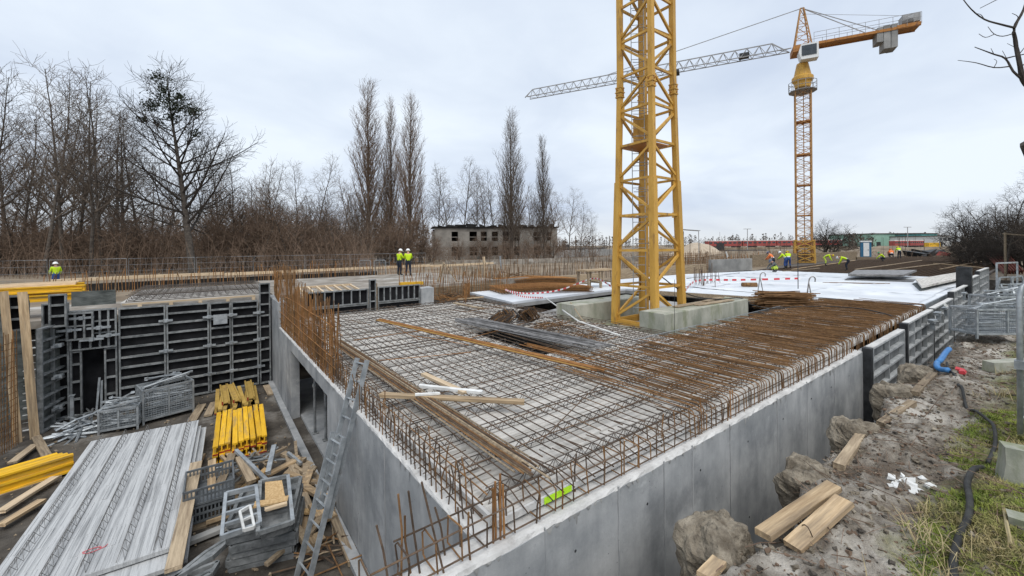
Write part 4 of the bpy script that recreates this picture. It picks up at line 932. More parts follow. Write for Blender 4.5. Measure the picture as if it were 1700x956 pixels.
# yellow beams stacked on the ground above at left
def hbeam_mesh(Ln, w=.10, h=.2, m='yel_beam', cap=True):
    b = MB(); 
    for z in (-h/2+.02, h/2-.02): b.bx(-Ln/2, Ln/2, -w/2, w/2, z-.02, z+.02)
    b.bx(-Ln/2, Ln/2, -.014, .014, -h/2+.04, h/2-.04)
    if cap:
        for s in (-1, 1): b.bx(s*(Ln/2+.004)-.004, s*(Ln/2+.004)+.004, -w/2-.001, w/2+.001, -h/2-.001, -h/2+.03, 1)
    return b.mesh('beam', [M[m], M['red_cap']])
t = thing('beam_stack', 'untidy stack of yellow formwork beams with red ends on the upper ground', 'beam stack', PZ(75, 490, .9))
ym = hbeam_mesh(2.6)
p = PY(58, 499, 15.6)
for i in range(11):
    put('beam', ym, t, p+V(-.3+rnd(-.15, .15), rnd(-.3, .5)+.12*(i % 4), .06+.13*(i//4)), (0, rnd(-.05, .05), rnd(-.2, .3)))
for i in range(4): 
    b = MB(); a = p+V(-1.4, .2*i-.2, .42+.02*i); b.beam(a, a+V(2.2, rnd(.2, .5), .02), .16, .05, j=.004); b.build('plank', M['wood_new'], t)
# ================================================================ upper level beyond the pit
b = MB(); b.bx(-4.0, -.02, 14.42, 19.5, .62, .93); struct(b.build('upper_slab', M['plank']))
b = MB(); b.bx(-10, -4.02, 14.9, 19.5, .30, .52); struct(b.build('upper_slab', M['site_slab']))
t = thing('deck_beams', 'row of pale timber joists under the edge of the upper slab', 'timber beams', (-2, 14.3, .8))
b = MB(); b.beam((-3.95, 14.33, .885), (-.5, 14.33, .885), .05, .05); b.build('plank', M['wood_new'], t)
for i in range(5): b = MB(); b.bx(-3.6+i*.75, -3.5+i*.75, 14.3, 14.4, .74, .855); b.build('joist', M['wood_new'], t)
t = thing('lattice_girders', 'pale lattice girders on the upper slab behind the formwork', 'lattice girders', (-2, 15, .93))
gmx = girder_mesh(3.8)
for i in range(9): o = put('lattice_girder', gmx, t, (-3.9, 14.55+i*.52, .932), None, (1, 1.6, 1.5))
# black far formwork on the deck
YG = 13.36
segs = [(.95, 3.15, .82, 'low black formwork panel behind the tall rusty cage'), (3.52, 5.30, .86, 'low black formwork panel ending at the concrete stub')]
for x0, x1, h_, lab in segs:
    t = thing('formwork_unit', lab, 'formwork panel', ((x0+x1)/2, YG, .05), 0, 'low formwork on the deck')
    n = 6; panel(t, (x0, YG, .07), UX, NY, x1-x0, .30, [], [], bar=.04)
    panel(t, (x0, YG, .39), UX, NY, x1-x0, h_-.25, [(x1-x0)*k/(n+1) for k in range(1, n+1)], vertical=True, bar=.04)
t = thing('formwork_unit', 'upright black formwork post between the two low panels', 'formwork panel', (3.3, YG, .05), 0, 'low formwork on the deck')
panel(t, (3.18, YG-.05, .06), UX, NY, .26, 1.25, [.4, .8], bar=.04)
b = MB(); b.beam((3.47, YG-.06, .05), (3.47, YG-.06, 1.15), .07, .05, (0, 1, 0)); tag(b.build('timber_upright', M['wood']), 'narrow timber upright beside the black formwork post', 'plank')
b = MB(); b.bx(5.34, 5.95, YG-.05, YG+.5, .0, .82, j=.03); tag(b.build('concrete_stub', M['conc']), 'rough grey concrete wall stub at the end of the black formwork', 'wall stub')
# open timber floor frame behind
t = thing('joist_frame', 'pale timber joist frame lying behind the low black formwork', 'timber frame', (2, 14.6, .85))
for y, z in ((13.75, .86), (15.4, .98)): b = MB(); b.beam((.9, y, z), (3.1, y, z), .08, .08); b.build('edge_joist', M['wood_new'], t)
for i in range(7): b = MB(); x = 1.0+i*.33; b.beam((x, 13.8, .87), (x+.05, 15.35, .97), .06, .08); b.build('joist', M['wood_new'], t)
b = MB(); b.bx(.3, 11.5, 16.0, 25.5, .30, .66); struct(b.build('upper_slab', M['site_slab']))
b = MB(); b.bx(.35, 11.4, 15.7, 15.95, .0, .55); b.bx(.28, 6.2, 13.9, 15.69, -.05, .28); tag(b.build('formwork_support', M['wood_y']), 'brown boarding under the upper slab edge', 'boarding')
b = MB(); b.beam((5.6, 16.4, .78), (6.7, 16.1, .78), .3, .14); tag(b.build('yellow_beam', M['yel_beam']), 'yellow formwork beam lying on the upper slab edge', 'beam')
# long pale edge rail
for i, (x0, x1) in enumerate(((-8.6, -1), (-.95, 8.5), (8.55, 13.4), (13.45, 20))):
    board(['pale rail board along the far edge behind the pit', 'pale rail board behind the tall rusty cage', 'pale rail board behind the two white-helmeted workers', 'pale rail board before the ruined building'][i], (x0, 29.5, .92), (x1, 29.5, .97), .05, .19, 'wood_new', 'rail board', 'rail_board', 'far edge rail')
t = thing('rail_posts', 'thin posts holding the pale far edge rail', 'posts', (4, 29.6, 0))
for i in range(15): b = MB(); x = -8+i*1.9; b.beam((x, 29.56, 0), (x, 29.56, 1.15), .06, .06, (1, 0, 0)); b.build('post', M['wood_y'], t)
# ================================================================ pit: precast stack
t = thing('precast_stack', 'stack of grey precast slabs with wire girders on the pit floor', 'slab stack', PZ(180, 850, FLOOR))
fl, fr, br, bl = [PZ(u, v, FLOOR+.42) for u, v in ((20, 985), (243, 922), (330, 700), (150, 738))]
ctr = (fl+fr+br+bl)/4
ux = ((fr-fl)+(br-bl)).normalized(); uy = ((bl-fl)+(br-fr)).normalized()
ux.z = uy.z = 0
uy = uy.normalized(); ux = V(uy.y, -uy.x, 0)
Wd = ((fr-fl).length+(br-bl).length)/2*.99; Ld = ((bl-fl).length+(br-fr).length)/2
Wd = (br-bl).length*1.0
RT = Matrix((ux, uy, V(0, 0, 1))).transposed()
c_br = br; 
for k in range(4):
    z = FLOOR+.18+.085*k; b = MB(); W_, L_ = Wd-.06*(3-k), Ld+.3-.12*(k % 2)
    off = [V(.10, -.25, 0), V(.16, -.12, 0), V(.06, -.2, 0), V(0, 0, 0)][k]
    def loc(x, y, zz): return c_br + ux*(x-W_) + uy*(y-L_) + RT@off + V(0, 0, zz-c_br.z)
    b.add([loc(x, y, zz) for zz in (z-.03, z+.03) for x, y in ((0, 0), (W_, 0), (W_, L_), (0, L_))], [(3,2,1,0),(4,5,6,7),(0,1,5,4),(1,2,6,5),(2,3,7,6),(3,0,4,7)])
    if k == 3:
        x = .03
        while x < W_-.04:
            n = 10; ww = rnd(.01, .035)
            for i in range(n):
                if random.random() < .8: b.beam(loc(x+rnd(-.006, .006), L_*(i+.02)/n, z+.031), loc(x+rnd(-.006, .006), L_*(i+.98)/n, z+.031), ww*rnd(.5, 1.3), rnd(.004, .016))
            x += rnd(.035, .07)
    # bring mesh into its own axes so that the streaks run along the slab
    me_o = b.build('precast_plank', M['plank_y'], None)
    inv = RT.inverted()
    for v in me_o.data.vertices: v.co = inv @ (v.co-c_br)
    me_o.location = c_br; me_o.rotation_euler = (0, 0, math.atan2(ux.y, ux.x))
    me_o.parent = t; me_o.matrix_parent_inverse = t.matrix_basis.inverted()
    if k == 3:
        gl = girder_mesh(round(L_-.1, 2), .6, 'wire_lt')
        for j in range(5):
            p = loc(W_*(j+.5)/5, .05, z+.035); put('lattice_girder', gl, t, p, (0, 0, math.atan2(uy.y, uy.x)))
for k in range(3):
    b = MB(); q = c_br-uy*(.4+1.7*k)
    b.beam(q+V(0, 0, 0)-V(0, 0, q.z-(FLOOR+.08)), q-ux*(Wd-.1)-V(0, 0, q.z-(FLOOR+.08)), .12, .14); b.build('bearer', M['wood_y'], t)
# red spray mark
mk = PZ(152, 914, FLOOR+.475); b = MB()
pp = [mk+ux*(.09*math.cos(a)*(1+.25*math.sin(3*a)))+uy*(.05*math.sin(a)) for a in [R_(30*i) for i in range(11)]]
b.tube([p+V(0, 0, .003) for p in pp]+[mk+ux*.14, mk+ux*.16+uy*.05], .006, 4); b.build('spray_mark', mat('pink_spray', (.62, .12, .14), None, 3, .8), t)
# ---- beams in the pit
ybm = hbeam_mesh(3.0)
t = thing('beam_stack', 'tidy stack of bright yellow formwork beams between the slabs and the wall', 'beam stack', PZ(400, 735, FLOOR))
a, b2 = PZ(352, 752, FLOOR+.25), PZ(445, 735, FLOOR+.25); e1, e2 = PZ(361, 690, FLOOR+.25), PZ(436, 684, FLOOR+.25)
fd = ((e1+e2)/2-(a+b2)/2); fd.z = 0; fl_ = fd.length; fd.normalize(); sd = V(fd.y, -fd.x, 0); mid = (a+b2+e1+e2)/4; ang = math.atan2(fd.y, fd.x)
ybs = hbeam_mesh(fl_)
for lay in range(2):
    for i in range(9):
        put('beam', ybs, t, mid+sd*((i-4)*.118+rnd(-.008, .008))+fd*rnd(-.08, .08)+V(0, 0, -.12+.2*lay-.02), (0, 0, ang+rnd(-.012, .012)))
t = thing('beam_stack', 'faded brown-yellow formwork beams lying behind the bright yellow stack', 'beam stack', PZ(395, 665, FLOOR))
yo = hbeam_mesh(1.9, m='yel_old')
p = PZ(393, 664, FLOOR+.12)
for i in range(9): put('beam', yo, t, p+sd*((i-4)*.125)+fd*rnd(-.25, .25)+V(0, 0, (i % 2)*.03+.02), (rnd(-.3, .3), 0, ang+rnd(-.08, .08)))
for i in range(3): put('beam', yo, t, p+sd*((i-1)*.3+rnd(-.1, .1))+fd*.2+V(0, 0, .2), (R_(90), 0, ang+rnd(-.12, .12)))
t = thing('beam_stack', 'bright yellow beams stacked on bearers at the left edge', 'beam stack', PZ(40, 790, FLOOR))
a, b2 = PZ(-60, 806, FLOOR+.36), PZ(98, 759, FLOOR+.36); d3 = (b2-a); an3 = math.atan2(d3.y, d3.x); s3 = V(d3.y, -d3.x, 0).normalized()
yl = hbeam_mesh(d3.length)
for lay in range(2):
    for i in range(4): put('beam', yl, t, (a+b2)/2+s3*(i*.11-.16+rnd(-.01, .01))+d3.normalized()*(.06*i)+V(0, 0, -.17*(1-lay)-.05), (0, 0, an3+rnd(-.01, .01)))
b = MB(); b.beam(a+s3*.0-V(0, 0, .34), b2-V(0, 0, .34), .5, .06); b.build('bearer', M['wood_y'], t)
for i, (q0, q1, m, lab) in enumerate((((0, 850), (92, 792), 'wood_new', 'white-grey plank beside the left yellow beams'), ((0, 872), (70, 830), 'wood', 'tan plank on the ground below the left yellow beams'), ((80, 762), (60, 725), 'wood_y', 'short plank propped at the foot of the upright plank'), ((20, 768), (58, 738), 'wood_y', 'grey plank lying toward the corner formwork'))):
    board(lab, PZ(*q0, FLOOR+.12), PZ(*q1, FLOOR+.12), .16, .05, m)
# ---- mesh crates
def crate(label, c0, ux_, W_, D_, H_, fill, seed_m='galv', loose=26):
    c0 = Vector(c0); ux_ = Vector((ux_[0], ux_[1], 0)).normalized(); uy_ = V(-ux_.y, ux_.x, 0); t = thing('mesh_crate', label, 'mesh crate', c0, 0, 'galvanised mesh crates')
    P_ = lambda x, y, z: c0+ux_*x+uy_*y+V(0, 0, z)
    b = MB(); s = .045
    for x in (0, W_):
        for y in (0, D_): b.beam(P_(x, y, 0), P_(x, y, H_), s, s, ux_)
    for z in (.12, H_):
        for y in (0, D_): b.beam(P_(0, y, z), P_(W_, y, z), s, s)
        for x in (0, W_): b.beam(P_(x, 0, z), P_(x, D_, z), s, s)
    for y in (0, D_): b.beam(P_(W_/2, y, .12), P_(W_/2, y, H_), s*.8, s*.8, ux_)
    b.build('frame', M['galv'], t)
    for (o, d, Ln) in ((P_(0, 0, 0), ux_, W_), (P_(0, D_, 0), ux_, W_), (P_(0, 0, 0), uy_, D_), (P_(W_, 0, 0), uy_, D_)):
        g = MB(); n = int(Ln/.055); m_ = int((H_-.15)/.055)
        for i in range(1, n): g.tube([o+d*(Ln*i/n)+V(0, 0, .13), o+d*(Ln*i/n)+V(0, 0, H_)], .0042, 3, cap=False)
        for k in range(1, m_): z = .13+(H_-.13)*k/m_; g.tube([o+V(0, 0, z), o+d*Ln+V(0, 0, z)], .0042, 3, cap=False)
        g.build('mesh_side', M['galv'], t)
    b = MB(); q = [P_(.01, .01, .13), P_(W_-.01, .01, .13), P_(W_-.01, D_-.01, .13), P_(.01, D_-.01, .13)]; b.add(q+[p_-V(0, 0, .03) for p_ in q], [(0,1,2,3), (7,6,5,4), (0,4,5,1), (1,5,6,2), (2,6,7,3), (3,7,4,0)]); b.build('floor', M['galv'], t)
    ct = thing('scaffold_parts', 'loose steel fittings heaped in the ' + fill, 'steel fittings', P_(W_/2, D_/2, .15), 0, 'fittings in the mesh crates')
    for i in range(loose):
        z = .18+(H_+.05)*i/loose; l = rnd(.5, .98)*W_; yy = rnd(.1, D_-.1); tl = rnd(-.12, .12) if i < loose*.7 else rnd(-.3, .5)
        a, c = P_(W_/2-l/2, yy, z-tl*.2), P_(W_/2+l/2, min(D_-.05, max(.05, yy+rnd(-.25, .25))), z+tl*.5)
        g = MB()
        if i % 3: g.tube([a, c], rnd(.018, .028), 6)
        else: g.beam(a, c, .06, .035)
        for e_ in (a, c): g.box(e_, (.07, .07, .05), j=.01)
        g.build('prop_tube', M['galv'], ct)
p = PZ(238, 706, FLOOR); q = PZ(321, 684, FLOOR); crate('tall mesh crate full of steel props before the black formwork', p, q-p, (q-p).length, .8, .93, 'tall mesh crate')
p = PZ(164, 724, FLOOR); q = PZ(230, 712, FLOOR); crate('low mesh crate heaped with fittings left of the tall one', p, q-p, (q-p).length*.98, .85, .62, 'low mesh crate', loose=20)
# heap of tie rods left of the crates
heap('prop_heap', 'heap of grey steel props lying beside the low mesh crate', 'prop heap', PZ(135, 715, FLOOR+.02), .42, .45, .4, 40, 'galv', .028, (.7, 1.3), 'steel_prop', .25)
heap('fitting_heap', 'scattered grey fittings at the foot of the dark doorway', 'fittings', PZ(150, 690, FLOOR+.02), .7, .35, .15, 22, 'frame', .025, (.3, .7), 'fitting', .2)
b = MB(); p = PZ(120, 705, FLOOR); b.beam(p, p+V(0, 0, .8), .07, .07, (1, 0, 0)); b.box(p+V(0, 0, .81), (.12, .12, .02)); tag(b.build('steel_post', M['galv']), 'short upright square steel post near the prop heap', 'post')
# ---- steel formwork stacks and crates in the lower middle
t = thing('panel_stack', 'stack of dark grimy steel panels at the foot of the ladder', 'panel stack', PZ(440, 935, FLOOR))
a, b2 = PZ(380, 952, FLOOR), PZ(488, 925, FLOOR); d4 = b2-a; d4.z = 0; W4 = d4.length; d4.normalize(); n4 = V(-d4.y, d4.x, 0)
for k in range(7):
    z = FLOOR+.02+.115*k; o4 = a+d4*rnd(-.04, .04)+n4*rnd(-.04, .04); o4.z = z
    b = MB()
    for s in (0, 1): b.beam(o4+n4*(s*.95), o4+n4*(s*.95)+d4*W4, .05, .1); b.beam(o4+d4*(s*W4), o4+d4*(s*W4)+n4*.95, .05, .1)
    for s in (.3, .6): b.beam(o4+n4*s, o4+n4*s+d4*W4, .04, .07)
    q = [o4+V(0, 0, -.04), o4+d4*W4+V(0, 0, -.04), o4+d4*W4+n4*.95+V(0, 0, -.04), o4+n4*.95+V(0, 0, -.04)]
    b.add(q, [(0,1,2,3)]); b.build('steel_panel', M['frame'], t)
# plastic crate stack
t = thing('plastic_crate', 'grey slatted plastic crates under the stacked steel frames', 'crate', PZ(345, 870, FLOOR))
a, b2 = PZ(305, 890, FLOOR), PZ(372, 868, FLOOR); d5 = b2-a; d5.z = 0; W5 = max(.7, d5.length); d5.normalize(); n5 = V(-d5.y, d5.x, 0)
for k in range(2):
    o5 = a+V(0, 0, .14+.3*k); b = MB()
    for (o_, d_, l_) in ((o5, d5, W5), (o5+n5*.8, d5, W5), (o5, n5, .8), (o5+d5*W5, n5, .8)):
        for z in (.02, .15, .27): b.beam(o_+V(0, 0, z), o_+d_*l_+V(0, 0, z), .025, .035)
        n = int(l_/.05)
        for i in range(n+1): b.beam(o_+d_*(l_*i/n), o_+d_*(l_*i/n)+V(0, 0, .28), .018, .022, d_)
    q = [o5, o5+d5*W5, o5+d5*W5+n5*.8, o5+n5*.8]; b.add(q, [(0,1,2,3)])
    b.build('crate_body', M['plastic_gr'], t)
b = MB(); b.box(a+d5*W5/2+n5*.4+V(0, 0, .07), (W5, .8, .12), Matrix((d5, n5, V(0,0,1))).transposed()); b.build('pallet', M['wood_y'], t)
# light steel frames on top: the open grey frame
def frame_obj(label, quad, m='galv', cross=3, w_=.045, cat='steel frame', name='steel_tray'):
    b = MB(); q = [Vector(p) for p in quad]
    for i in range(4): b.beam(q[i], q[(i+1) % 4], w_, w_*1.5)
    for k in range(1, cross+1): b.beam(q[0].lerp(q[3], k/(cross+1)), q[1].lerp(q[2], k/(cross+1)), w_, w_)
    return tag(b.build(name, M[m]), label, cat)
zt = FLOOR+.85
frame_obj('open pale steel frame lying tilted over the plastic crates', [PZ(368, 892, zt), PZ(432, 870, zt+.05), PZ(425, 808, zt+.12), PZ(375, 820, zt+.1)], 'galv', 3)
frame_obj('small white steel bracket lying on the open pale frame', [PZ(405, 880, zt+.08), PZ(422, 875, zt+.08), PZ(415, 840, zt+.12), PZ(398, 850, zt+.12)], 'paper', 1, .03)
frame_obj('long empty steel tray frame at the bottom edge', [PZ(285, 965, FLOOR+.4), PZ(352, 925, FLOOR+.4), PZ(395, 885, FLOOR+.4), PZ(340, 920, FLOOR+.4)], 'frame', 2, .05)
frame_obj('shallow grey steel tray at the lower left of the frames', [PZ(290, 990, FLOOR+.35), PZ(350, 955, FLOOR+.35), PZ(362, 935, FLOOR+.35), PZ(310, 955, FLOOR+.35)], 'frame', 1, .05)
# dark steel trough holding chipboard
t = thing('steel_trough', 'dark steel trough-shaped form beside the open pale frame', 'steel form', PZ(462, 860, FLOOR+.5))
q = [PZ(428, 885, zt), PZ(486, 866, zt), PZ(478, 790, zt+.1), PZ(432, 800, zt+.1)]
b = MB(); dn = V(0, 0, .16)
b.add([q[0], q[1], q[2], q[3], q[0]-dn+V(.06, .06, 0), q[1]-dn+V(-.06, .06, 0), q[2]-dn, q[3]-dn], [(4,5,6,7), (0,1,5,4), (1,2,6,5), (2,3,7,6), (3,0,4,7), (4,0,1,5)])
b.build('trough', M['frame'], t)
for i in range(4): b = MB(); b.beam(q[i], q[(i+1) % 4], .05, .06); b.build('rim', M['galv'] if i == 1 else M['frame'], t)
qa = [PZ(440, 838, zt+.03), PZ(474, 828, zt+.03), PZ(468, 797, zt+.1), PZ(440, 800, zt+.1)]
b = MB(); b.add(qa+[p_-V(0, 0, .02) for p_ in qa], [(0,1,2,3), (7,6,5,4), (0,4,5,1), (1,5,6,2), (2,6,7,3), (3,7,4,0)]); tag(b.build('chipboard_sheet', M['osb']), 'brown chipboard sheet lying in the dark steel trough', 'chipboard')
board('pale chipboard strip across the end of the trough', PZ(422, 838, zt+.09), PZ(478, 828, zt+.09), .14, .03, 'osb')
board('thin pale batten lying on the trough end', PZ(440, 846, zt+.1), PZ(476, 836, zt+.1), .06, .04, 'wood_new')
# timber scraps around
sc = [((288, 945), (326, 768), .19, 'wood_y', .62, 'long wide tan plank leaning beside the precast slab stack'), ((300, 930), (310, 800), .10, 'wood_y', .3, 'narrow plank beside the long tan plank'),
      ((351, 815), (352, 765), .13, 'wood', .55, 'short tan plank end standing before the yellow beams'), ((364, 808), (386, 755), .15, 'wood_y', .55, 'thick grey-brown beam leaning on the scrap pile'),
      ((418, 800), (398, 760), .15, 'wood_y', .6, 'stubby grey-brown beam end on the scrap pile'), ((445, 800), (392, 748), .06, 'galv', .66, 'grey steel bar lying over the scrap pile'),
      ((445, 785), (455, 740), .09, 'galv', .6, 'grey steel channel beside the scrap pile'), ((500, 770), (478, 752), .05, 'galv', .3, 'thin steel bar at the wall side of the scrap pile'),
      ((514, 850), (478, 755), .15, 'wood_y', .18, 'long brown plank lying along the pit beside the trough'), ((525, 800), (494, 765), .22, 'wood_y', .10, 'brown plank on the ground between trough and ladder'),
      ((505, 880), (492, 810), .2, 'wood', .12, 'reddish tan plank half under the trough'), ((548, 862), (535, 848), .25, 'wood', .15, 'short tan plank end by the ladder foot'),
      ((530, 900), (522, 888), .2, 'wood', .15, 'small plank block by the ladder foot'), ((585, 935), (548, 845), .12, 'wood_y', .08, 'grey plank lying along the foot of the pale wall'),
      ((318, 700), (335, 672), .22, 'wood_y', .05, 'reddish board on the ground right of the tall crate'), ((345, 690), (356, 668), .2, 'wood_y', .05, 'worn board lying near the faded beams'),
      ((245, 945), (300, 905), .12, 'yel_old', .12, 'yellow-brown bearer under the precast slabs'), ((300, 905), (382, 872), .14, 'conc_far', .1, 'pale concrete strip under the plastic crates'),
      ((318, 790), (338, 755), .07, 'wood_y', .15, 'dark stick leaning beside the slab stack'), ((450, 655), (442, 640), .2, 'wood_y', .08, 'board lying at the wall foot by the faded beams')]
for a, c, w_, m, z, lab in sc: board(lab, PZ(*a, FLOOR+z*.75), PZ(*c, FLOOR+z), w_, .07 if w_ < .16 else .05, m)
t = thing('timber_pile', 'messy pile of broken boards around the trough and ladder', 'timber pile', PZ(470, 800, FLOOR))
for i in range(34):
    p = PZ(rnd(370, 560), rnd(745, 905), FLOOR+.08); 
    if p.x > -.25: p.x = -.3
    a = rnd(0, 3.14); l_ = rnd(.25, 1.1)/2; d = V(math.cos(a)*l_, math.sin(a)*l_, rnd(-.08, .18)); w_ = rnd(.05, .16); b = MB(); b.beam(p-d+V(0, 0, .05), p+d+V(0, 0, .05+.1*random.random()), w_, rnd(.02, .06), j=.004); b.build('broken_board', M[random.choice(('wood', 'wood_y', 'wood_y', 'osb', 'wood'))], t)
heap('scrap_heap', 'pile of broken timber and steel scraps before the yellow beams', 'scrap heap', PZ(410, 775, FLOOR+.3), .45, .35, .3, 26, ('wood_y', 'frame', 'galv'), .022, (.3, .8), 'scrap')
heap('stick_heap', 'thin sticks and bars littered between ladder and pale wall', 'debris', PZ(560, 915, FLOOR+.03), .45, .6, .12, 24, ('wood_y', 'rust', 'rebar'), .014, (.4, 1.1), 'stick')
for i, (a, c, m) in enumerate((((601, 956), (664, 862), 'rust'), ((570, 960), (545, 905), 'rust'), ((600, 905), (662, 850), 'wood_y'))):
    tag(MB().tube([PZ(*a, FLOOR+.05), PZ(c[0], c[1], FLOOR+.3)], .012, 5).build('steel_bar', M[m]), ['rusty bar leaning up from the wall foot', 'rusty bar stuck in the mud by the ladder', 'thin stick lying against the pale wall foot'][i], 'bar')
# ---- props in the opening
for i, (u, v) in enumerate(((499, 725), (528, 772), (541, 730))):
    p = PZ(u, v, FLOOR+.08); p.x = max(p.x, .32); t = thing('steel_prop', ['slim steel prop nearest the far jamb of the wall opening', 'steel prop in the middle of the wall opening', 'dark steel prop near the ladder side of the wall opening'][i], 'prop', p, 0, 'props in the wall opening')
    b = MB(); b.tube([p, p+V(0, 0, 1.25)], .032, 8); b.build('outer_tube', M['frame'], t)
    b = MB(); b.tube([p+V(0, 0, 1.2), p+V(0, 0, 2.24)], .025, 8); b.build('inner_tube', M['galv'], t)
    b = MB(); b.lathe(p+V(0, 0, 1.18), [(.05, 0), (.055, .04), (.05, .09)], 10); b.box(p+V(.08, 0, 1.22), (.16, .03, .03)); b.build('collar', M['frame'], t)
    b = MB(); b.box(p+V(0, 0, .006), (.14, .14, .012)); b.box(p+V(0, 0, 2.245), (.14, .14, .012)); b.build('plate', M['frame'], t)
# ---- aluminium ladder
t = thing('ladder', 'two-section aluminium ladder leaning from the pit against the slab edge', 'ladder', PZ(498, 960, FLOOR))
b0 = b1 = PZ(499, 975, FLOOR)
top = PZ(584, 677, 0)+V(-.10, 0, .02); top = b0+(top-b0)*1.27
axis = (top-(b0+b1)/2); Ll = axis.length; axis.normalize()
sdv = axis.cross(V(1, .25, 0).normalized().cross(axis)).normalized(); sdv = V(.0, -1, 0).cross(axis).cross(axis).normalized()
wdir = V(.12, -.99, 0); wdir = (wdir-axis*wdir.dot(axis)).normalized(); nd = axis.cross(wdir).normalized()
def lsec(s0, s1, off, wd):
    for s in (-1, 1):
        b = MB(); o_ = (b0+b1)/2+wdir*(s*wd/2)+nd*off; b.beam(o_+axis*s0, o_+axis*s1, .028, .075, nd); st_ = b.build('stile', M['galv'], t)
    k = s0+.22
    while k < s1-.05:
        b = MB(); o_ = (b0+b1)/2+nd*off+axis*k; b.tube([o_-wdir*wd/2, o_+wdir*wd/2], .016, 6); b.build('rung', M['galv'], t); k += .28
lsec(0, Ll*.66, 0.0, .42); lsec(Ll*.30, Ll+.12, .08, .36)
# ================================================================ right side: formwork along the trench
def rpanel(label, x0, x1, y, z0, z1, cols, rows, fm='galv_lt'):
    t = thing('formwork_unit', label, 'formwork panel', ((x0+x1)/2, y, z0), 0, 'formwork panels along the trench')
    H_ = z1-z0; W_ = x1-x0
    panel(t, (x0, y, z0), UX, NY, W_, H_, [H_*k/rows for k in range(1, rows)], [W_*k/cols for k in range(1, cols)], depth=.13, fm=fm, pm='ply_lt', bar=.05)
    b = MB(); b.bx(x0+.01, x1-.01, y-.126, y+.02, z1+.002, z1+.012); b.build('top_rail', M['conc_light'], t)
    b = MB(); b.bx(x0-.16, x0-.005, y-.13, y+.05, z0-.1, z1-.005); b.build('end_beam', M['dark'], t)
    return t
rpanel('nearest formwork panel with pale top at the end of the trench wall', 10.72, 14.0, -.03, -2.1, .07, 2, 6)
rpanel('second formwork panel behind the nearest one along the trench', 14.35, 18.2, -.05, -2.1, .22, 4, 6)
rpanel('third formwork panel with cloth-draped clamps along the trench', 18.4, 22.6, -.05, -2.1, .24, 4, 6)
rpanel('fourth formwork panel beside the grey edge form', 22.75, 27.0, -.06, -2.1, .50, 4, 7)
rpanel('fifth taller formwork panel near the tilted panel stack', 27.2, 31.5, -.06, -2.1, .75, 4, 7)
rpanel('farthest formwork panel by the rusty plates', 31.7, 36.5, -.06, -2.1, .95, 4, 7)
b = MB(); b.bx(10.54, 37, .0, .12, FLOOR, -.02); tag(b.build('concrete_wall', M['conc']), 'strip of raw concrete wall between formwork and slab', 'wall')
b = MB(); b.bx(26.9, 27.3, -.3, .2, -.1, 1.35); tag(b.build('formwork_post', M['dark']), 'dark upright formwork post standing above the row of panels', 'post')
for i, (u, v) in enumerate(((1548, 533), (1557, 520), (1570, 512), (1600, 487))):
    p = PY(u, v, -.32); t = thing('bracket', ['grey clamp bracket lowest on the second panel', 'grey clamp bracket on the second panel joint', 'grey clamp bracket on the third panel', 'grey clamp bracket on the fifth panel'][i], 'bracket', p)
    b = MB(); b.box(p, (.5, .14, .09), j=.02); b.box(p-V(.1, .02, .12), (.12, .1, .28), j=.02); b.build('bracket_body', M['galv'], t)
    b = MB(); b.tube([p+V(-.3, -.05, .02), p+V(.3, -.08, -.04)], .03, 6); b.build('bolt', M['frame'], t)
b = MB(); P_ = smooth_path([PY(1568, 505, -.3), PY(1575, 512, -.34), PY(1578, 522, -.35), PY(1581, 533, -.34)], 4)
for i in range(len(P_)-1): b.beam(P_[i], P_[i+1], .12, .02, (0, 1, 0))
tag(b.build('strap', M['paper']), 'pale strap hanging over the third formwork panel', 'strap')
# clay lumps on the trench edge
def clod(label, c, sx, sy, sz, seed):
    b = MB(); n, m_ = 44, 30; vs = []; fs = []
    for i in range(m_+1):
        ph = math.pi*i/m_
        for k in range(n):
            th = 2*math.pi*k/n; d = V(math.sin(ph)*math.cos(th), math.sin(ph)*math.sin(th), math.cos(ph))
            e = 4.0; q = (abs(d.x)**e+abs(d.y)**e+abs(d.z)**e)**(-1/e)
            r = q*(1+.22*noise.fractal(d*1.3+V(seed, 0, 0), .9, 2.1, 5)+.06*noise.fractal(d*5+V(0, seed, 0), .7, 2, 4))
            vs.append(Vector(c)+V(d.x*r*sx, d.y*r*sy, d.z*r*sz))
    for i in range(m_):
        for k in range(n): fs.append((i*n+k, (i+1)*n+k, (i+1)*n+(k+1) % n, i*n+(k+1) % n))
    b.add(vs, fs); return tag(b.build('clay_lump', M['clod']), label, 'clay lump', 'lumps along the trench edge')
for i, (u, v, s) in enumerate(((1200, 905, .30), (1352, 800, .29), (1424, 722, .29), (1490, 660, .32), (1530, 628, .32))):
    p = PZ(u, v, -.42); p.y = max(p.y, -.95)
    clod(['nearest large pale clay lump overhanging the trench', 'second clay lump overhanging the trench above the wide planks', 'third clay lump beside the long narrow board', 'fourth clay lump against the nearest formwork panel', 'fifth clay lump against the second formwork panel'][i], p+V(0, .05, -.14), s*1.15, s*.95, s*1.15, i*3.1)
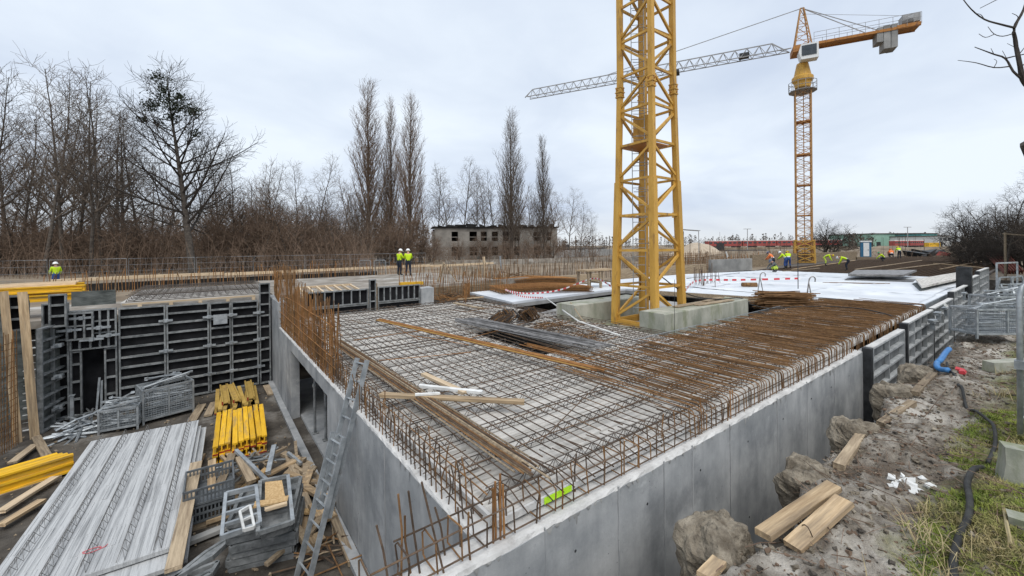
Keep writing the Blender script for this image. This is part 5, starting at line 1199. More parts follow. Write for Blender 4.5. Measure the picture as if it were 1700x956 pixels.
# boards along the trench edge
bd = [((1168, 960), (1215, 908), .12, .06, 'wood', 'board lying at the bottom edge behind the nearest clay lump', -.36),
      ((1266, 888), (1384, 806), .15, .06, 'wood', 'wide upper plank bridging the trench edge', -.24), ((1316, 908), (1402, 836), .16, .06, 'wood', 'wide lower plank beside the upper one at the trench edge', -.30),
      ((1392, 775), (1440, 707), .12, .08, 'wood_y', 'narrow board between the second and third clay lumps', -.33), ((1462, 705), (1515, 664), .11, .09, 'wood_y', 'narrow board between the third and fourth clay lumps', -.32),
      ((1518, 648), (1550, 620), .12, .08, 'wood_y', 'narrow board beside the blue hose', -.30)]
def edge_pt(u, v, dz):
    z = -.25
    for _ in range(8): q = PZ(u, v, z); z = max(-.30, bank_z(q.x, q.y)+.07)+dz
    return V(q.x, q.y, z)
for a, c, w_, t_, m, lab, z in bd: board(lab, edge_pt(*a, z+.30), edge_pt(*c, z+.30), w_, t_, m)
# cable, hose
def bz(p, dz=.02): return V(p.x, p.y, bank_z(p.x, p.y)+dz)
def onbank(u, v, dz=.02):
    z = -.2
    for _ in range(6): p = PZ(u, v, z); z = bank_z(p.x, p.y)
    return V(p.x, p.y, z+dz)
pth = [(1585, 975), (1583, 940), (1592, 905), (1608, 870), (1610, 840), (1606, 812), (1615, 790), (1632, 780)]
tag(MB().tube(smooth_path([onbank(u, v, .07) for u, v in pth], 6), .03, 8).build('cable', M['rubber'], smooth=True), 'thick black cable snaking over the grass at the bottom right', 'cable')
pth = [(1640, 776), (1652, 745), (1650, 715), (1640, 702), (1620, 688), (1605, 672), (1597, 655), (1592, 635), (1586, 625), (1576, 618), (1572, 606)]
tag(MB().tube(smooth_path([onbank(u, v, .06) for u, v in pth], 6), .022, 7).build('cable', M['rubber'], smooth=True), 'grey-black cable running from the grass up to the blue hose', 'cable')
pth = [(1576, 590), (1570, 596), (1562, 605), (1556, 614), (1556, 619), (1562, 621), (1574, 620)]
tag(MB().tube(smooth_path([onbank(u, v, .14 if i < 2 else .1) for i, (u, v) in enumerate(pth)], 6), .055, 10).build('blue_hose', M['blue'], smooth=True), 'short bent blue plastic hose on the bank', 'hose')
b = MB(); p = onbank(1598, 620, .03); b.box(p, (.22, .1, .06), j=.02); b.box(p+V(.15, .05, 0), (.1, .12, .05), j=.02); tag(b.build('red_scrap', M['red']), 'small red plastic scrap beside the blue hose', 'scrap')
# grey block, old post block at right
p = onbank(1685, 612, 0); b = MB(); b.beam(p+V(-.5, .35, .08), p+V(.8, -.35, .08), .22, .22, j=.01); tag(b.build('concrete_kerb', M['conc_old']), 'grey concrete kerb lying by the mesh fence', 'kerb')
p = onbank(1688, 800, 0); b = MB(); b.beam(p-V(0, 0, .15), p+V(.03, -.03, .40), .28, .24, (1, .3, 0), j=.015, n=3); tag(b.build('concrete_block', M['conc_old']), 'weathered upright concrete block in the grass at the right edge', 'concrete block')
b = MB(); p = onbank(1692, 870, 0); b.box(p+V(0, 0, .05), (.16, .14, .12), j=.02); tag(b.build('stone', M['conc_old']), 'grey stone in the grass at the right edge', 'stone')
# mesh fence panel at the right edge (seen nearly end-on)
t = thing('fence_panel', 'galvanised mesh fence panel at the right edge of the site', 'fence', PZ(1692, 740, -.15))
f0 = PZ(1694, 724, -.18); f1 = f0+V(3.4, -1.0, 0)
f0b = V(f0.x, f0.y, f0.z)
H3 = 2.2
b = MB(); r3 = .024
rail = [f0b, f0b+V(0, 0, 1.95), f0b+V(.06, -.02, 2.08), f0b+V(.22, -.065, 2.18), f1+V(-.2, .06, 2.18), f1+V(0, 0, 2.0), f1]
pz = PZ(1682, 700, -.18)
b.tube(rail, .03, 8); b.tube([f0b+V(0, 0, .25), f1+V(0, 0, .25)], .02, 6); b.build('frame', M['galv'], t, smooth=True)
b = MB(); dF = f1-f0b
for i in range(1, 34): q = f0b+dF*(i/34); b.tube([q+V(0, 0, .25), q+V(0, 0, 2.16)], .004, 3)
for k in range(1, 13): z = .25+1.9*k/13; b.tube([f0b+V(0, 0, z), f1+V(0, 0, z)], .004, 3)
b.build('wire_mesh', M['galv'], t)
b = MB(); b.box(f0b+V(0, 0, 1.0), (.1, .1, .12)); b.build('coupler', M['galv'], t)
# crates with formwork parts, far right
p = PZ(1608, 562, -.15); q = PZ(1690, 556, -.15)
p = PZ(1622, 562, -.15)
crate('long mesh crate of steel parts beyond the clay bank', p, V(.8, -.6, 0), 1.7, .7, .8, 'long crate beyond the clay bank', loose=18)
crate('mesh crate behind the long one at the right', p+V(2.6, -.15, 0), V(.8, -.6, 0), 1.8, .7, .95, 'mesh crate behind the long one', loose=16)
t = thing('frame_heap', 'jumble of galvanised frames leaning behind the crates', 'frame heap', PZ(1650, 510, -.1))
for i in range(14):
    p = PZ(1648+rnd(0, 50), rnd(488, 512), 0); b = MB(); d = V(rnd(-.5, .5), rnd(-.2, .2), rnd(.3, 1.0)); s = V(rnd(.2, .5), rnd(-.4, .1), rnd(-.1, .1))
    for a, c in ((p-V(0,0,.1), p+d), (p+s-V(0,0,.1), p+d+s), (p, p+s), (p+d, p+d+s), (p+d*.5, p+d*.5+s)): b.beam(a, c, .06, .05)
    b.build('frame', M['galv'], t)
t = thing('rusty_plates', 'sheaf of dark red rusty steel plates leaning at the right', 'steel plates', PZ(1665, 470, 0))
for i in range(7):
    a = PZ(1636+i*6, 428+i*.6, .9); c = PZ(1668+i*5, 452, .15); b = MB(); b.beam(a+V(0, 0, .5), c+V(0, 0, .0), .3, .05, (.5, .8, .2)); b.build('plate', mat('dark_red_rust%d' % i, (.10, .028, .02), (.17, .05, .03), 4, .8), t)
b = MB()
for k in range(2): b.beam(PZ(1655, 494, .1)+V(k*1.6, -.5*k, 0), PZ(1655, 494, .1)+V(k*1.6, -.5*k, 1.5), .06, .06, (1, 0, 0))
b.beam(PZ(1655, 494, .1)+V(0, 0, 1.5), PZ(1655, 494, .1)+V(1.6, -.5, 1.5), .06, .06); tag(b.build('steel_rack', M['galv']), 'grey steel rack post before the rusty plates', 'rack')
# grass and litter on the bank
def tuft_mesh(n, hmin, hmax, spread, wd):
    b = MB()
    for i in range(n):
        a = rnd(0, 6.28); r = spread*math.sqrt(random.random()); p = V(r*math.cos(a), r*math.sin(a), -.02); h = rnd(hmin, hmax); ln = rnd(0, 6.28); le = V(math.cos(ln), math.sin(ln), 0); s = V(-le.y, le.x, 0)*wd
        m1 = p+V(0, 0, h*.6)+le*h*.35; tp = p+V(0, 0, h*rnd(.55, .95))+le*h*rnd(.7, 1.2)
        b.add([p-s, p+s, m1+s*.7, m1-s*.7, tp], [(0,1,2,3), (3,2,4)])
    return b
def scatter(name, m, n, test, meshes, zoff=0, smin=.7, smax=1.3):
    b = MB(); k = 0; tries = 0
    while k < n and tries < n*20:
        tries += 1; x, y = rnd(.8, 16), rnd(-5.2, -.8)
        if not test(x, y): continue
        src = random.choice(meshes); a = rnd(0, 6.28); s = rnd(smin, smax); c, d = math.cos(a)*s, math.sin(a)*s; z = bank_z(x, y)+zoff
        b.add([(x+p[0]*c-p[1]*d, y+p[0]*d+p[1]*c, z+p[2]*s) for p in src.v], src.f); k += 1
    o = b.build(name, M[m]); return struct(o, 'stuff')
tm = [tuft_mesh(20, .02, .07, .10, .004) for _ in range(5)]; ts = [tuft_mesh(14, .10, .26, .10, .004) for _ in range(4)]
def on_grass(x, y): return y < -2.0+.2*fbm(x, y, .6)+.02*(x-3) and fbm(x+20, y, .9) > -.35 and x < 8.5
def on_straw(x, y): return y < -1.9+.3*fbm(x, y, .7) and fbm(x+4, y+9, .8) > .02 and x < 12
tag(scatter('grass', 'grass', 8000, on_grass, tm), 'short green winter grass on the bank at the right', 'grass')
tag(scatter('dry_grass', 'straw', 140, on_straw, ts), 'straw-coloured dry grass tufts on the bank', 'dry grass')
# stones, clods, leaves as loose rubble
cl = []
for k in range(6):
    b = MB(); b.box((0, 0, 0), (1, rnd(.6, 1), rnd(.4, .8)), None, 0, .25); cl.append(b)
def litter(name, m, n, x0, x1, y0, y1, smin, smax, fz, label):
    b = MB()
    for i in range(n):
        x, y = rnd(x0, x1), rnd(y0, y1); z = fz(x, y); s = smin*(smax/smin)**(random.random()**2); src = random.choice(cl); a = rnd(0, 6.28); c, d = math.cos(a)*s, math.sin(a)*s
        b.add([(x+p[0]*c-p[1]*d, y+p[0]*d+p[1]*c, z+p[2]*s) for p in src.v], src.f)
    o = struct(b.build(name, M[m]), 'stuff'); tag(o, label, name.replace('_', ' '))
litter('soil_crumbs', 'clod', 6500, .5, 16, -3.6, -.7, .008, .07, bank_z, 'crumbs and small clods of soil strewn on the bank')
litter('dark_crumbs', 'mud', 3500, .5, 16, -3.4, -.7, .008, .05, bank_z, 'dark damp crumbs of earth on the bank')
litter('leaf_litter', 'twig_rd', 4200, 1, 18, -4, -.9, .012, .05, lambda x, y: bank_z(x, y)+.01, 'brown leaf and twig litter on the bank')
litter('pit_rubble', 'wood_y', 700, -6, -.1, 4, 14, .015, .07, lambda x, y: FLOOR+.03, 'small rubble and chips scattered on the pit floor')
litter('deck_chips', 'paper', 160, .4, 7.5, .4, 12, .012, .04, lambda x, y: .10, 'pale chips scattered on the precast deck')
b = MB()
for i in range(420):
    x, y = rnd(.8, 14), rnd(-3.4, -.95); z = bank_z(x, y)+.015; a = rnd(0, 6.28); l_ = rnd(.06, .35); d = V(math.cos(a)*l_, math.sin(a)*l_, rnd(-.02, .06)); p = V(x, y, z); b.tube([p-d, p+V(0, 0, .02), p+d], rnd(.002, .006), 3)
tag(struct(b.build('sticks', M['twig_rd']), 'stuff'), 'small sticks and roots strewn over the bank', 'sticks')
for i in range(13):
    p = onbank(1480+rnd(0, 75), 790+rnd(0, 32), .015); b = MB(); b.box(p, (rnd(.05, .13), rnd(.03, .08), .025), Matrix.Rotation(rnd(0, 3), 3, 'Z'), j=.015)
    o = b.build('foam_scrap', M['paper']); tag(o, 'white foam scrap lying on the dirt path of the bank', 'foam scrap', 'white foam scraps on the bank')
for i, (pts, lab) in enumerate((([(1240, 868), (1262, 868)], 'short wire sticking out over the trench'), ([(1345, 866), (1355, 864), (1370, 880), (1382, 900)], 'bent wire lying on the wide lower plank'), ([(1280, 878), (1300, 886), (1330, 884), (1350, 905)], 'curved wire between the two wide planks'), ([(1535, 700), (1570, 655)], 'thin rod lying on the bank'), ([(1665, 845), (1678, 915)], 'dry straw-coloured stalk standing in the grass'))):
    tag(MB().tube(smooth_path([onbank(u, v, .07) for u, v in pts]), .006 if i < 4 else .012, 4).build('wire' if i < 4 else 'stalk', M['rebar'] if i < 4 else M['straw']), lab, 'wire' if i < 4 else 'stalk')
# ---------------------------------------------------------------- dark bar mats beyond the white slab
slab_poly('far_deck', [(37.62, .3), (95, 1.0), (95, 14), (52, 16), (36.2, 13.4), (37.7, 8)], -.05, .17, M['mesh_dark'])
struct(COL.objects['far_deck'])
b = MB()
for i in range(150):
    x = 38+i*.37; b.tube([(x, .6, .2), (x+.3, 13.5, .2)], .014, 3)
for i in range(40): y = .7+i*.32; b.tube([(37.9, y, .215), (90, y+.6, .215)], .014, 3)
o = b.build('rebar_field', M['rebar']); struct(o, 'stuff'); tag(o, 'wide dark field of laid bars beyond the white slab', 'rebar')
for i, (a, c) in enumerate((((1315, 447), (1420, 432)), ((1420, 447), (1530, 432)), ((1560, 447), (1640, 432)), ((1450, 452), (1580, 436)), ((1640, 445), (1550, 437)), ((1300, 450), (1360, 445)))):
    board(['brown batten lying before the bending workers', 'brown batten on the dark bar field left of the heap', 'tan batten at the right of the dark bar field', 'long tan batten across the dark bar field', 'brown bar crossing the right of the bar field', 'tan batten by the crouching workers'][i], PZ(*a, .26), PZ(*c, .26), .12, .06, 'wood_y' if i % 2 else 'wood', 'batten')
t = thing('tarp_heap', 'dark folded tarpaulin heap on the far bar field', 'tarpaulin', PZ(1540, 425, .2))
for i in range(5):
    p = PZ(1520+i*14, 425-i*1.2, .2); b = MB(); b.box(p+V(0, 0, .3), (5, 2.2, .9), Matrix.Rotation(rnd(-.3, .3), 3, 'Z'), j=.5); b.build('fold', M['dark'], t)
b = MB(); p = PZ(1568, 424, .2); b.box(p+V(0, 0, .3), (3, 1.5, .5), j=.3); tag(b.build('red_tarp', M['red_paint']), 'dull red tarpaulin scrap beside the dark heap', 'tarpaulin')
b = MB(); p = PZ(1610, 423, .2); b.box(p+V(0, 0, .3), (8, 1.2, .7), Matrix.Rotation(-.15, 3, 'Z'), j=.1); tag(b.build('concrete_kerb', M['conc_far']), 'pale low concrete kerb before the dark bushes', 'kerb')
# ================================================================ middle distance
def rods(name, label, n, x0, x1, y0, y1, z0, h0, h1, m, r=.012, cat='rebar'):
    t = thing(name, label, cat, ((x0+x1)/2, (y0+y1)/2, z0))
    ms = [MB().tube([(0, 0, 0), (rnd(-.04, .04), rnd(-.04, .04), .5), (rnd(-.08, .08), rnd(-.08, .08), 1)], r, 4).mesh('starter_bar', M[k]) for k in (m if isinstance(m, tuple) else (m,)) for _ in range(2)]
    for i in range(n):
        f = (i+rnd(0, .6))/n; put('starter_bar', random.choice(ms), t, (x0+(x1-x0)*f, y0+(y1-y0)*f+rnd(-.12, .12), z0), (rnd(-.04, .04), rnd(-.04, .04), rnd(0, 6)), (1, 1, rnd(h0, h1)))
    return t
rods('starter_bars', 'row of rusty starter bars behind the upper slab', 90, .5, 12, 27.0, 27.2, .3, .8, 1.5, ('rust', 'rust_lt'), .018)
rods('starter_bars', 'rusty starter bars in front of the two white-helmeted workers', 60, 5.5, 12.5, 16.3, 16.6, .55, .6, 1.1, ('rust', 'rust_lt'), .013)
rods('starter_bars', 'line of brown bars along the pit edge at the left', 70, -8.5, .3, 27.5, 27.3, .3, .6, 1.3, ('rust', 'rust_lt'), .018)
rods('starter_bars', 'forest of thin bars between the ruined building and the white slab', 110, 9.5, 26, 18.0, 18.6, .0, .9, 1.5, ('rebar', 'rust'), .014)
rods('starter_bars', 'second line of thin bars behind the rusty mesh mats', 110, 10, 30, 22.5, 23.5, .0, 1.0, 1.8, ('rebar', 'rust'), .016)
rods('starter_bars', 'thin brown bars right of the yellow mast', 90, 24, 44, 17.5, 18.6, .0, 1.0, 1.8, ('rust', 'rebar'), .016)
rods('starter_bars', 'brown bars behind the crouching workers', 80, 38, 60, 17.2, 20, .0, 1.0, 1.7, ('rust', 'rust_lt'), .02)
rods('starter_bars', 'bars sticking up at the raised wall top', 40, .02, .2, 12.6, 15.2, .78, .5, 1.2, ('rust', 'rust_lt'), .011)
rods('starter_bars', 'rusty bars along the brown boarding near the concrete stub', 80, 6.0, 11.5, 15.3, 15.5, .0, .7, 1.3, ('rust', 'rust_lt'), .012)
rods('starter_bars', 'rusty bars at the left corner of the white slab', 50, 7.0, 9.0, 12.5, 15.6, .1, .4, .9, ('rust', 'rust_lt'), .011)
heap('bar_heap', 'tangle of rusty bars right of the concrete stub', 'rebar heap', V(7.2, 14.3, .1), 1.0, .8, .45, 60, ('rust', 'rust_lt', 'rebar'), .012, (.5, 1.6))
heap('bar_heap', 'brown bar tangle before the ruined building', 'rebar heap', V(15, 20, .1), 3.5, 1.5, .9, 70, ('rust', 'rebar', 'wood_y'), .02, (.8, 2.4))
heap('bar_heap', 'brown timber and bar tangle right of the yellow mast', 'rebar heap', V(30, 18.5, .1), 4.5, 1.0, 1.0, 70, ('rust', 'wood_y', 'rebar'), .025, (1, 3))
# grey walls and brown formwork beyond white slab
def wall_thing(label, a, c, h, th, m, z0=0, name='low_wall', cat='wall', group=None):
    b = MB(); a, c = Vector(a), Vector(c); a.z = c.z = z0+h/2; b.beam(a, c, th, h); return tag(b.build(name, M[m]), label, cat, group)
wall_thing('pale grey shuttered wall behind the white slab right of the mast', (34.5, 16.1, 0), (40.5, 15.2, 0), 1.15, .3, 'conc_far')
wall_thing('dark brown boarded wall right of the far crane foot', (46, 17.5, 0), (72, 14.6, 0), 1.35, .3, 'wood_y')
wall_thing('brown boarded edge behind the rusty mats', (9.5, 17.3, 0), (21, 17.0, 0), .55, .25, 'wood_y')
wall_thing('grey low wall behind the thin bars left of the mast', (9.8, 15.9, 0), (13.5, 16.2, 0), .7, .2, 'site_slab')
wall_thing('brown earth-stained wall left of the grey shuttered wall', (22, 16.6, 0), (34, 16.3, 0), .8, .3, 'wood_y')
wall_thing('long low concrete wall below the ruined building', (24, 47, 0), (60, 36, 0), .7, .4, 'site_slab')
wall_thing('dark rail stack left of the ruined building foot', (-8, 33, 0), (10, 33, 0), .5, .3, 'black')
wall_thing('grey concrete wall left of the yellow mast in the distance', PZ(920, 428, 0), PZ(1015, 424, 0), 1.6, .5, 'conc_far')
# scaffolding mesh of brown formwork on the right of the mast
t = thing('formwork_cage', 'wide brown cage of wall reinforcement right of the yellow mast', 'rebar cage', (30, 19, 0))
for (x0, y0, x1, y1) in ((26, 17.2, 36, 17.0), (30, 20.5, 46, 19.6)):
    for k in range(8): MB().tube([(x0, y0, .2+k*.2), (x1, y1, .2+k*.2)], .016, 3).build('cross_bar', M['rust'], t)
    for i in range(60): f = i/59; MB().tube([(x0+(x1-x0)*f, y0+(y1-y0)*f, 0), (x0+(x1-x0)*f+rnd(-.05, .05), y0+(y1-y0)*f, 1.7+rnd(-.1, .4))], .016, 3).build('upright', M['rust'], t)
for i in range(7):
    p = PZ(1205+rnd(-4, 4)+i*14, 455, .2); 
# white posts and tubes
for i, (a, c, r) in enumerate((((1205, 418), (1213, 441), .1), ((803, 426), (806, 455), .09), ((830, 425), (833, 450), .09), ((1243, 448), (1245, 425), .05))):
    p0 = PZ(*c, .2); p1 = CAM+(ray(*a))*((p0-CAM).dot(AX_F)); b = MB()
    if i == 1: b.beam(p0-V(0, 0, .2), p1, .22, .12, (1, 0, 0))
    else: b.tube([p0-V(0, 0, .2), p1], r, 8)
    tag(b.build('post', M[('paper', 'wood_new', 'galv', 'paper')[i]]), ['white tube leaning behind the white slab', 'pale timber post before the ruined building', 'grey steel post before the ruined building', 'thin pale post by the crouching workers'][i], 'post')
# propped tripods
p = PZ(737, 482, .2)
b = MB(); apex = p+V(0, 0, 1.5)
for d in (V(.9, -.5, 0), V(-.4, .3, 0), V(.1, .8, 0)): b.tube([p+d, apex], .04, 6)
tag(b.build('brace_prop', M['wood_y']), 'pale tripod brace standing near the concrete stub', 'brace')
# site barriers near the two workers
for i, u in enumerate((598, 623)):
    c = PZ(u+8, 455, .62); t = thing('barrier', ['left of two pale mesh barriers beside the white-helmeted workers', 'right of two pale mesh barriers beside the white-helmeted workers'][i], 'barrier', c, 0, 'mesh barriers'); 
    d = V(.8, -.6, 0)*.42; b = MB(); b.tube([c-d, c-d+V(0, 0, .95), c-d*.8+V(0, 0, 1.02), c+d*.8+V(0, 0, 1.02), c+d+V(0, 0, .95), c+d], .022, 6); b.build('frame', M['galv'], t)
    b = MB()
    for k in range(1, 9): q = c-d+d*2*k/9; b.tube([q+V(0, 0, .1), q+V(0, 0, 1)], .008, 3)
    b.build('bars', M['galv'], t)
# wire fence behind the pit, in bays
for i in range(8):
    x0 = -13+i*3.5; t = thing('fence_panel', '%s from the left of the wire fence bays before the wood' % 'first second third fourth fifth sixth seventh eighth'.split()[i], 'fence', (x0, 33.6, 0), 0, 'wire fence before the wood')
    b = MB(); b.tube([(x0, 33.6, 0), (x0, 33.6, 2.0), (x0+3.4, 33.6, 2.0), (x0+3.4, 33.6, 0)], .014, 5); b.build('frame', M['galv'], t)
    b = MB()
    for k in range(1, 5): b.tube([(x0, 33.6, .4*k), (x0+3.4, 33.6, .4*k)], .006, 3)
    for k in range(1, 12): b.tube([(x0+.28*k, 33.6, .1), (x0+.28*k, 33.6, 2)], .0025, 3)
    b.build('wire_mesh', M['galv'], t)
# ---------------------------------------------------------------- ruined building
A = PD(722, 425, 80); B = PD(925, 423, 86); A.z = B.z = 0
hb_ = PD(722, 378, 80).z
t = thing('ruined_building', 'burnt-out two-storey ruin with empty black windows behind the trees', 'building', (A+B)/2)
d = (B-A); Lb = d.length; d.normalize(); n_ = V(-d.y, d.x, 0)
if n_.dot(CAM-A) < 0: n_ = -n_
P_ = lambda x, y, z: A+d*x-n_*y+V(0, 0, z)
# facade made of piers and bands around real openings
cols_ = [(.13, .18), (.27, .33), (.36, .41), (.45, .50), (.54, .59), (.63, .68), (.80, .86), (.91, .95)]
bands = [(.0, .12), (.40, .58), (.88, 1.0)]
def slab3(x0, x1, z0, z1, m, nm, yo=0): b = MB(); q = [P_(x0, yo, z0), P_(x1, yo, z0), P_(x1, yo+.4, z0), P_(x0, yo+.4, z0)]; b.add(q+[p+V(0, 0, z1-z0) for p in q], [(3,2,1,0), (4,5,6,7), (0,1,5,4), (1,2,6,5), (2,3,7,6), (3,0,4,7)]); return b.build(nm, M[m], t)
for z0, z1 in bands: slab3(0, Lb, z0*hb_, z1*hb_*(1 if z1 < 1 else rnd(.98, 1.0)), 'brick', 'wall_band')
prev = 0
for x0, x1 in cols_+[(1, 1)]:
    for z0, z1 in ((.12, .40), (.58, .88)): slab3(prev*Lb, x0*Lb, z0*hb_+.003, z1*hb_-.003, 'brick', 'pier')
    prev = x1
for x0, x1 in cols_:
    for z0 in (.24, .70): slab3(x0*Lb+.05, x1*Lb-.05, z0*hb_, z0*hb_+.12, 'brick', 'window_bar', .1)
b = MB(); q = [P_(0, 8, 0), P_(Lb, 8, 0)]; b.beam(q[0]+V(0, 0, hb_*.5), q[1]+V(0, 0, hb_*.5), .4, hb_*1.0); b.build('rear_wall', M['black'], t)
for x in (0, Lb): b = MB(); b.beam(P_(x, .41, hb_*.45), P_(x, 7.8, hb_*.45), .4, hb_*.9); b.build('side_wall', M['brick'], t)
b = MB(); b.add([P_(-.4, -.3, hb_+.02), P_(Lb+.4, -.3, hb_+.02), P_(Lb+.4, 8.4, hb_+.1), P_(-.4, 8.4, hb_+.1), P_(-.4, -.3, hb_+.25), P_(Lb+.4, -.3, hb_+.25), P_(Lb+.4, 8.4, hb_+.3), P_(-.4, 8.4, hb_+.3)], [(3,2,1,0), (4,5,6,7), (0,1,5,4), (1,2,6,5), (2,3,7,6), (3,0,4,7)]); rf = b.build('roof_slab', M['black'], t)
for i in range(12): b = MB(); b.box(P_(Lb*(i+.5)/12, .5, hb_+.35), (rnd(.5, 2), .8, rnd(.2, .7)), j=.25); b.build('roof_debris', M['black'], rf)
# ---------------------------------------------------------------- far horizon: trains, sheds, poles, trees
def far(u, v, dep): return PD(u, v, dep)
def train(label, u0, u1, dep0, dep1, ncar, z0, z1, m):
    a, c = far(u0, 410, dep0), far(u1, 410, dep1); a.z = c.z = 0; t = thing('train', label, 'train', (a+c)/2); dd = (c-a)/ncar; dn = dd.normalized()
    for i in range(ncar):
        p, q = a+dd*i+dn*.3, a+dd*(i+1)-dn*.3; b = MB(); b.beam(p+V(0, 0, z0+1.9), q+V(0, 0, z0+1.9), 2.8, 2.6); cb_ = b.build('carriage', M[m], t)
        b = MB(); b.beam(p+V(0, 0, z0+3.35), q+V(0, 0, z0+3.35), 2.5, .3); b.build('roof', M['paper'], cb_)
        b = MB(); nn = V(-dn.y, dn.x, 0); 
        for k in range(7):
            x = p.lerp(q, (k+.5)/7)
            for s in (-1, 1): b.box(x+nn*s*1.41+V(0, 0, z0+2.3), ((q-p).length/11, .04, .8), Matrix.Rotation(math.atan2(dn.y, dn.x), 3, 'Z'))
        b.build('window', M['glass'], cb_)
        b = MB()
        for k in (.15, .3, .7, .85): x = p.lerp(q, k); b.lathe(x-nn*1.0+V(0, 0, z0+.3), [(.4, 0), (.4, 2.0)], 8, M=Matrix.Rotation(R_(90), 3, 'X'))
        b.build('wheels', M['dark'], cb_)
train('long red train standing beyond the site left of the far crane', 1172, 1395, 205, 215, 4, .9, 2, 'red_paint')
train('red and white train standing before the green hall', 1480, 1530, 215, 220, 2, .2, 2, 'red_paint')
b = MB(); a, c = far(1160, 420, 190), far(1410, 420, 200); a.z = c.z = .4; b.beam(a, c, 8, 1.1); struct(b.build('rail_embankment', M['earth']))
def hall(label, u0, u1, v0, dep, m, name='hall', depth=30, stripes=0):
    a, c = far(u0, 400, dep), far(u1, 400, dep*1.02); h_ = far((u0+u1)/2, v0, dep).z; a.z = c.z = 0; t = thing(name, label, 'building', (a+c)/2); dn = (c-a).normalized(); nn = V(-dn.y, dn.x, 0)
    if nn.dot(AX_F) < 0: nn = -nn
    b = MB(); b.beam((a+nn*depth/2)+V(0, 0, h_/2), (c+nn*depth/2)+V(0, 0, h_/2), depth, h_); wl = b.build('wall', M[m], t)
    b = MB(); b.beam((a+nn*depth/2)-dn*.5+V(0, 0, h_+.25), (c+nn*depth/2)+dn*.5+V(0, 0, h_+.25), depth+1, .5); b.build('roof', M['roofing'], t)
    Ln = (c-a).length
    for k in range(stripes):
        p = a+dn*Ln*(k+.5)/stripes-nn*.06; b = MB(); b.beam(p+dn*(-Ln/stripes*.36)+V(0, 0, h_*.7), p+dn*(Ln/stripes*.36)+V(0, 0, h_*.7), .1, h_*.28); b.build('window', M['glass'], wl)
    b = MB(); p = a+dn*Ln*.1-nn*.07; b.beam(p+V(0, 0, 1.5), p+dn*3+V(0, 0, 1.5), .1, 3); b.build('door', M['dark'], wl)
M['green_hall'] = mat('pale_green_cladding', (.20, .34, .275), (.25, .40, .32), .2, .7)
M['teal_hall'] = mat('teal_cladding', (.10, .30, .29), (.13, .36, .34), .2, .6)
hall('long pale green hall on the right horizon', 1446, 1535, 388, 260, 'green_hall', stripes=0)
hall('teal glazed hall joined to the right of the green one', 1530, 1556, 388, 250, 'teal_hall', stripes=3)
hall('white flat building beside the dark bushes', 1557, 1580, 392, 240, 'paper', stripes=3)
hall('low pale shed left of the yellow mast horizon', 925, 1005, 413, 170, 'paper', depth=12, stripes=5)
hall('cream low shed under the red train', 1180, 1270, 417, 150, 'paper', depth=6, stripes=6)
# yellow and blue wagon below teal hall
b = MB(); a, c = far(1538, 409, 200), far(1557, 409, 200); a.z = c.z = 1.3; b.beam(a, c, 2.6, 2.0); o = b.build('wagon', M['yel_beam']); tag(o, 'small yellow wagon below the teal hall', 'wagon')
# portable toilet
p = PD(1437, 418, 58); p.z = 0
t = thing('portable_toilet', 'blue and white portable toilet beside the dark bush', 'portable toilet', p)
face = (CAM-p); face.z = 0; face.normalize(); ang = math.atan2(face.y, face.x)+R_(8); Rz = Matrix.Rotation(ang, 3, 'Z'); bh_ = 2.1
zb = .55
b = MB(); b.box(p+V(0, 0, zb/2), (2.2, 2.2, zb), Rz); b.build('earth_pad', M['earth'], t)
b = MB(); b.box(p+V(0, 0, zb+bh_/2), (1.1, 1.1, bh_), Rz); b.build('cabin', mat('toilet_blue', (.03, .13, .24), (.04, .16, .28), 3, .5), t)
b = MB(); b.box(p+Rz@V(.56, 0, zb+1.05), (.05, .62, 1.9), Rz); dr = b.build('door', M['white_paint'], t)
b = MB(); b.box(p+Rz@V(.60, .2, zb+1.0), (.04, .05, .15), Rz); b.build('handle', M['dark'], dr)
b = MB(); b.box(p+V(0, 0, zb+bh_+.1), (1.2, 1.2, .2), Rz); b.build('roof', M['white_paint'], t)
# sand heaps
def mound(label, u, v, dep, rx, h, m, seed):
    c = PD(u, v, dep); b = MB(); n, k_ = 24, 7; vs = [V(c.x, c.y, h)]; fs = []
    for i in range(1, k_+1):
        for k in range(n):
            a = 2*math.pi*k/n; f = i/k_; r = rx*f*(1+.25*noise.noise(V(math.cos(a)*1.5, math.sin(a)*1.5, seed))); vs.append(V(c.x+r*math.cos(a), c.y+r*math.sin(a), max(-.1, h*(math.cos(f*math.pi)*.5+.5)*(1+.2*noise.noise(V(f*4, a, seed)))-.03)))
    for k in range(n): fs.append((0, 1+k, 1+(k+1) % n))
    for i in range(k_-1):
        for k in range(n): fs.append((1+i*n+k, 1+(i+1)*n+k, 1+(i+1)*n+(k+1) % n, 1+i*n+(k+1) % n))
    b.add(vs, fs); tag(b.build('sand_heap', M[m], smooth=True), label, 'heap')
mound('pale sand heap right of the yellow mast', 1158, 425, 90, 7.5, 3.0, 'sand', 1.0)
mound('brown earth heap left of the pale sand heap', 1090, 425, 100, 9, 2.3, 'earth', 2.0)
mound('low earth heap below the red train', 1230, 428, 80, 9, 1.2, 'earth', 3.0)
mound('earth heap behind the portable toilet', 1475, 418, 100, 14, 1.7, 'earth', 4.0)
mound('earth heap left of the bushes at the right', 1570, 416, 80, 9, 1.5, 'earth', 5.0)
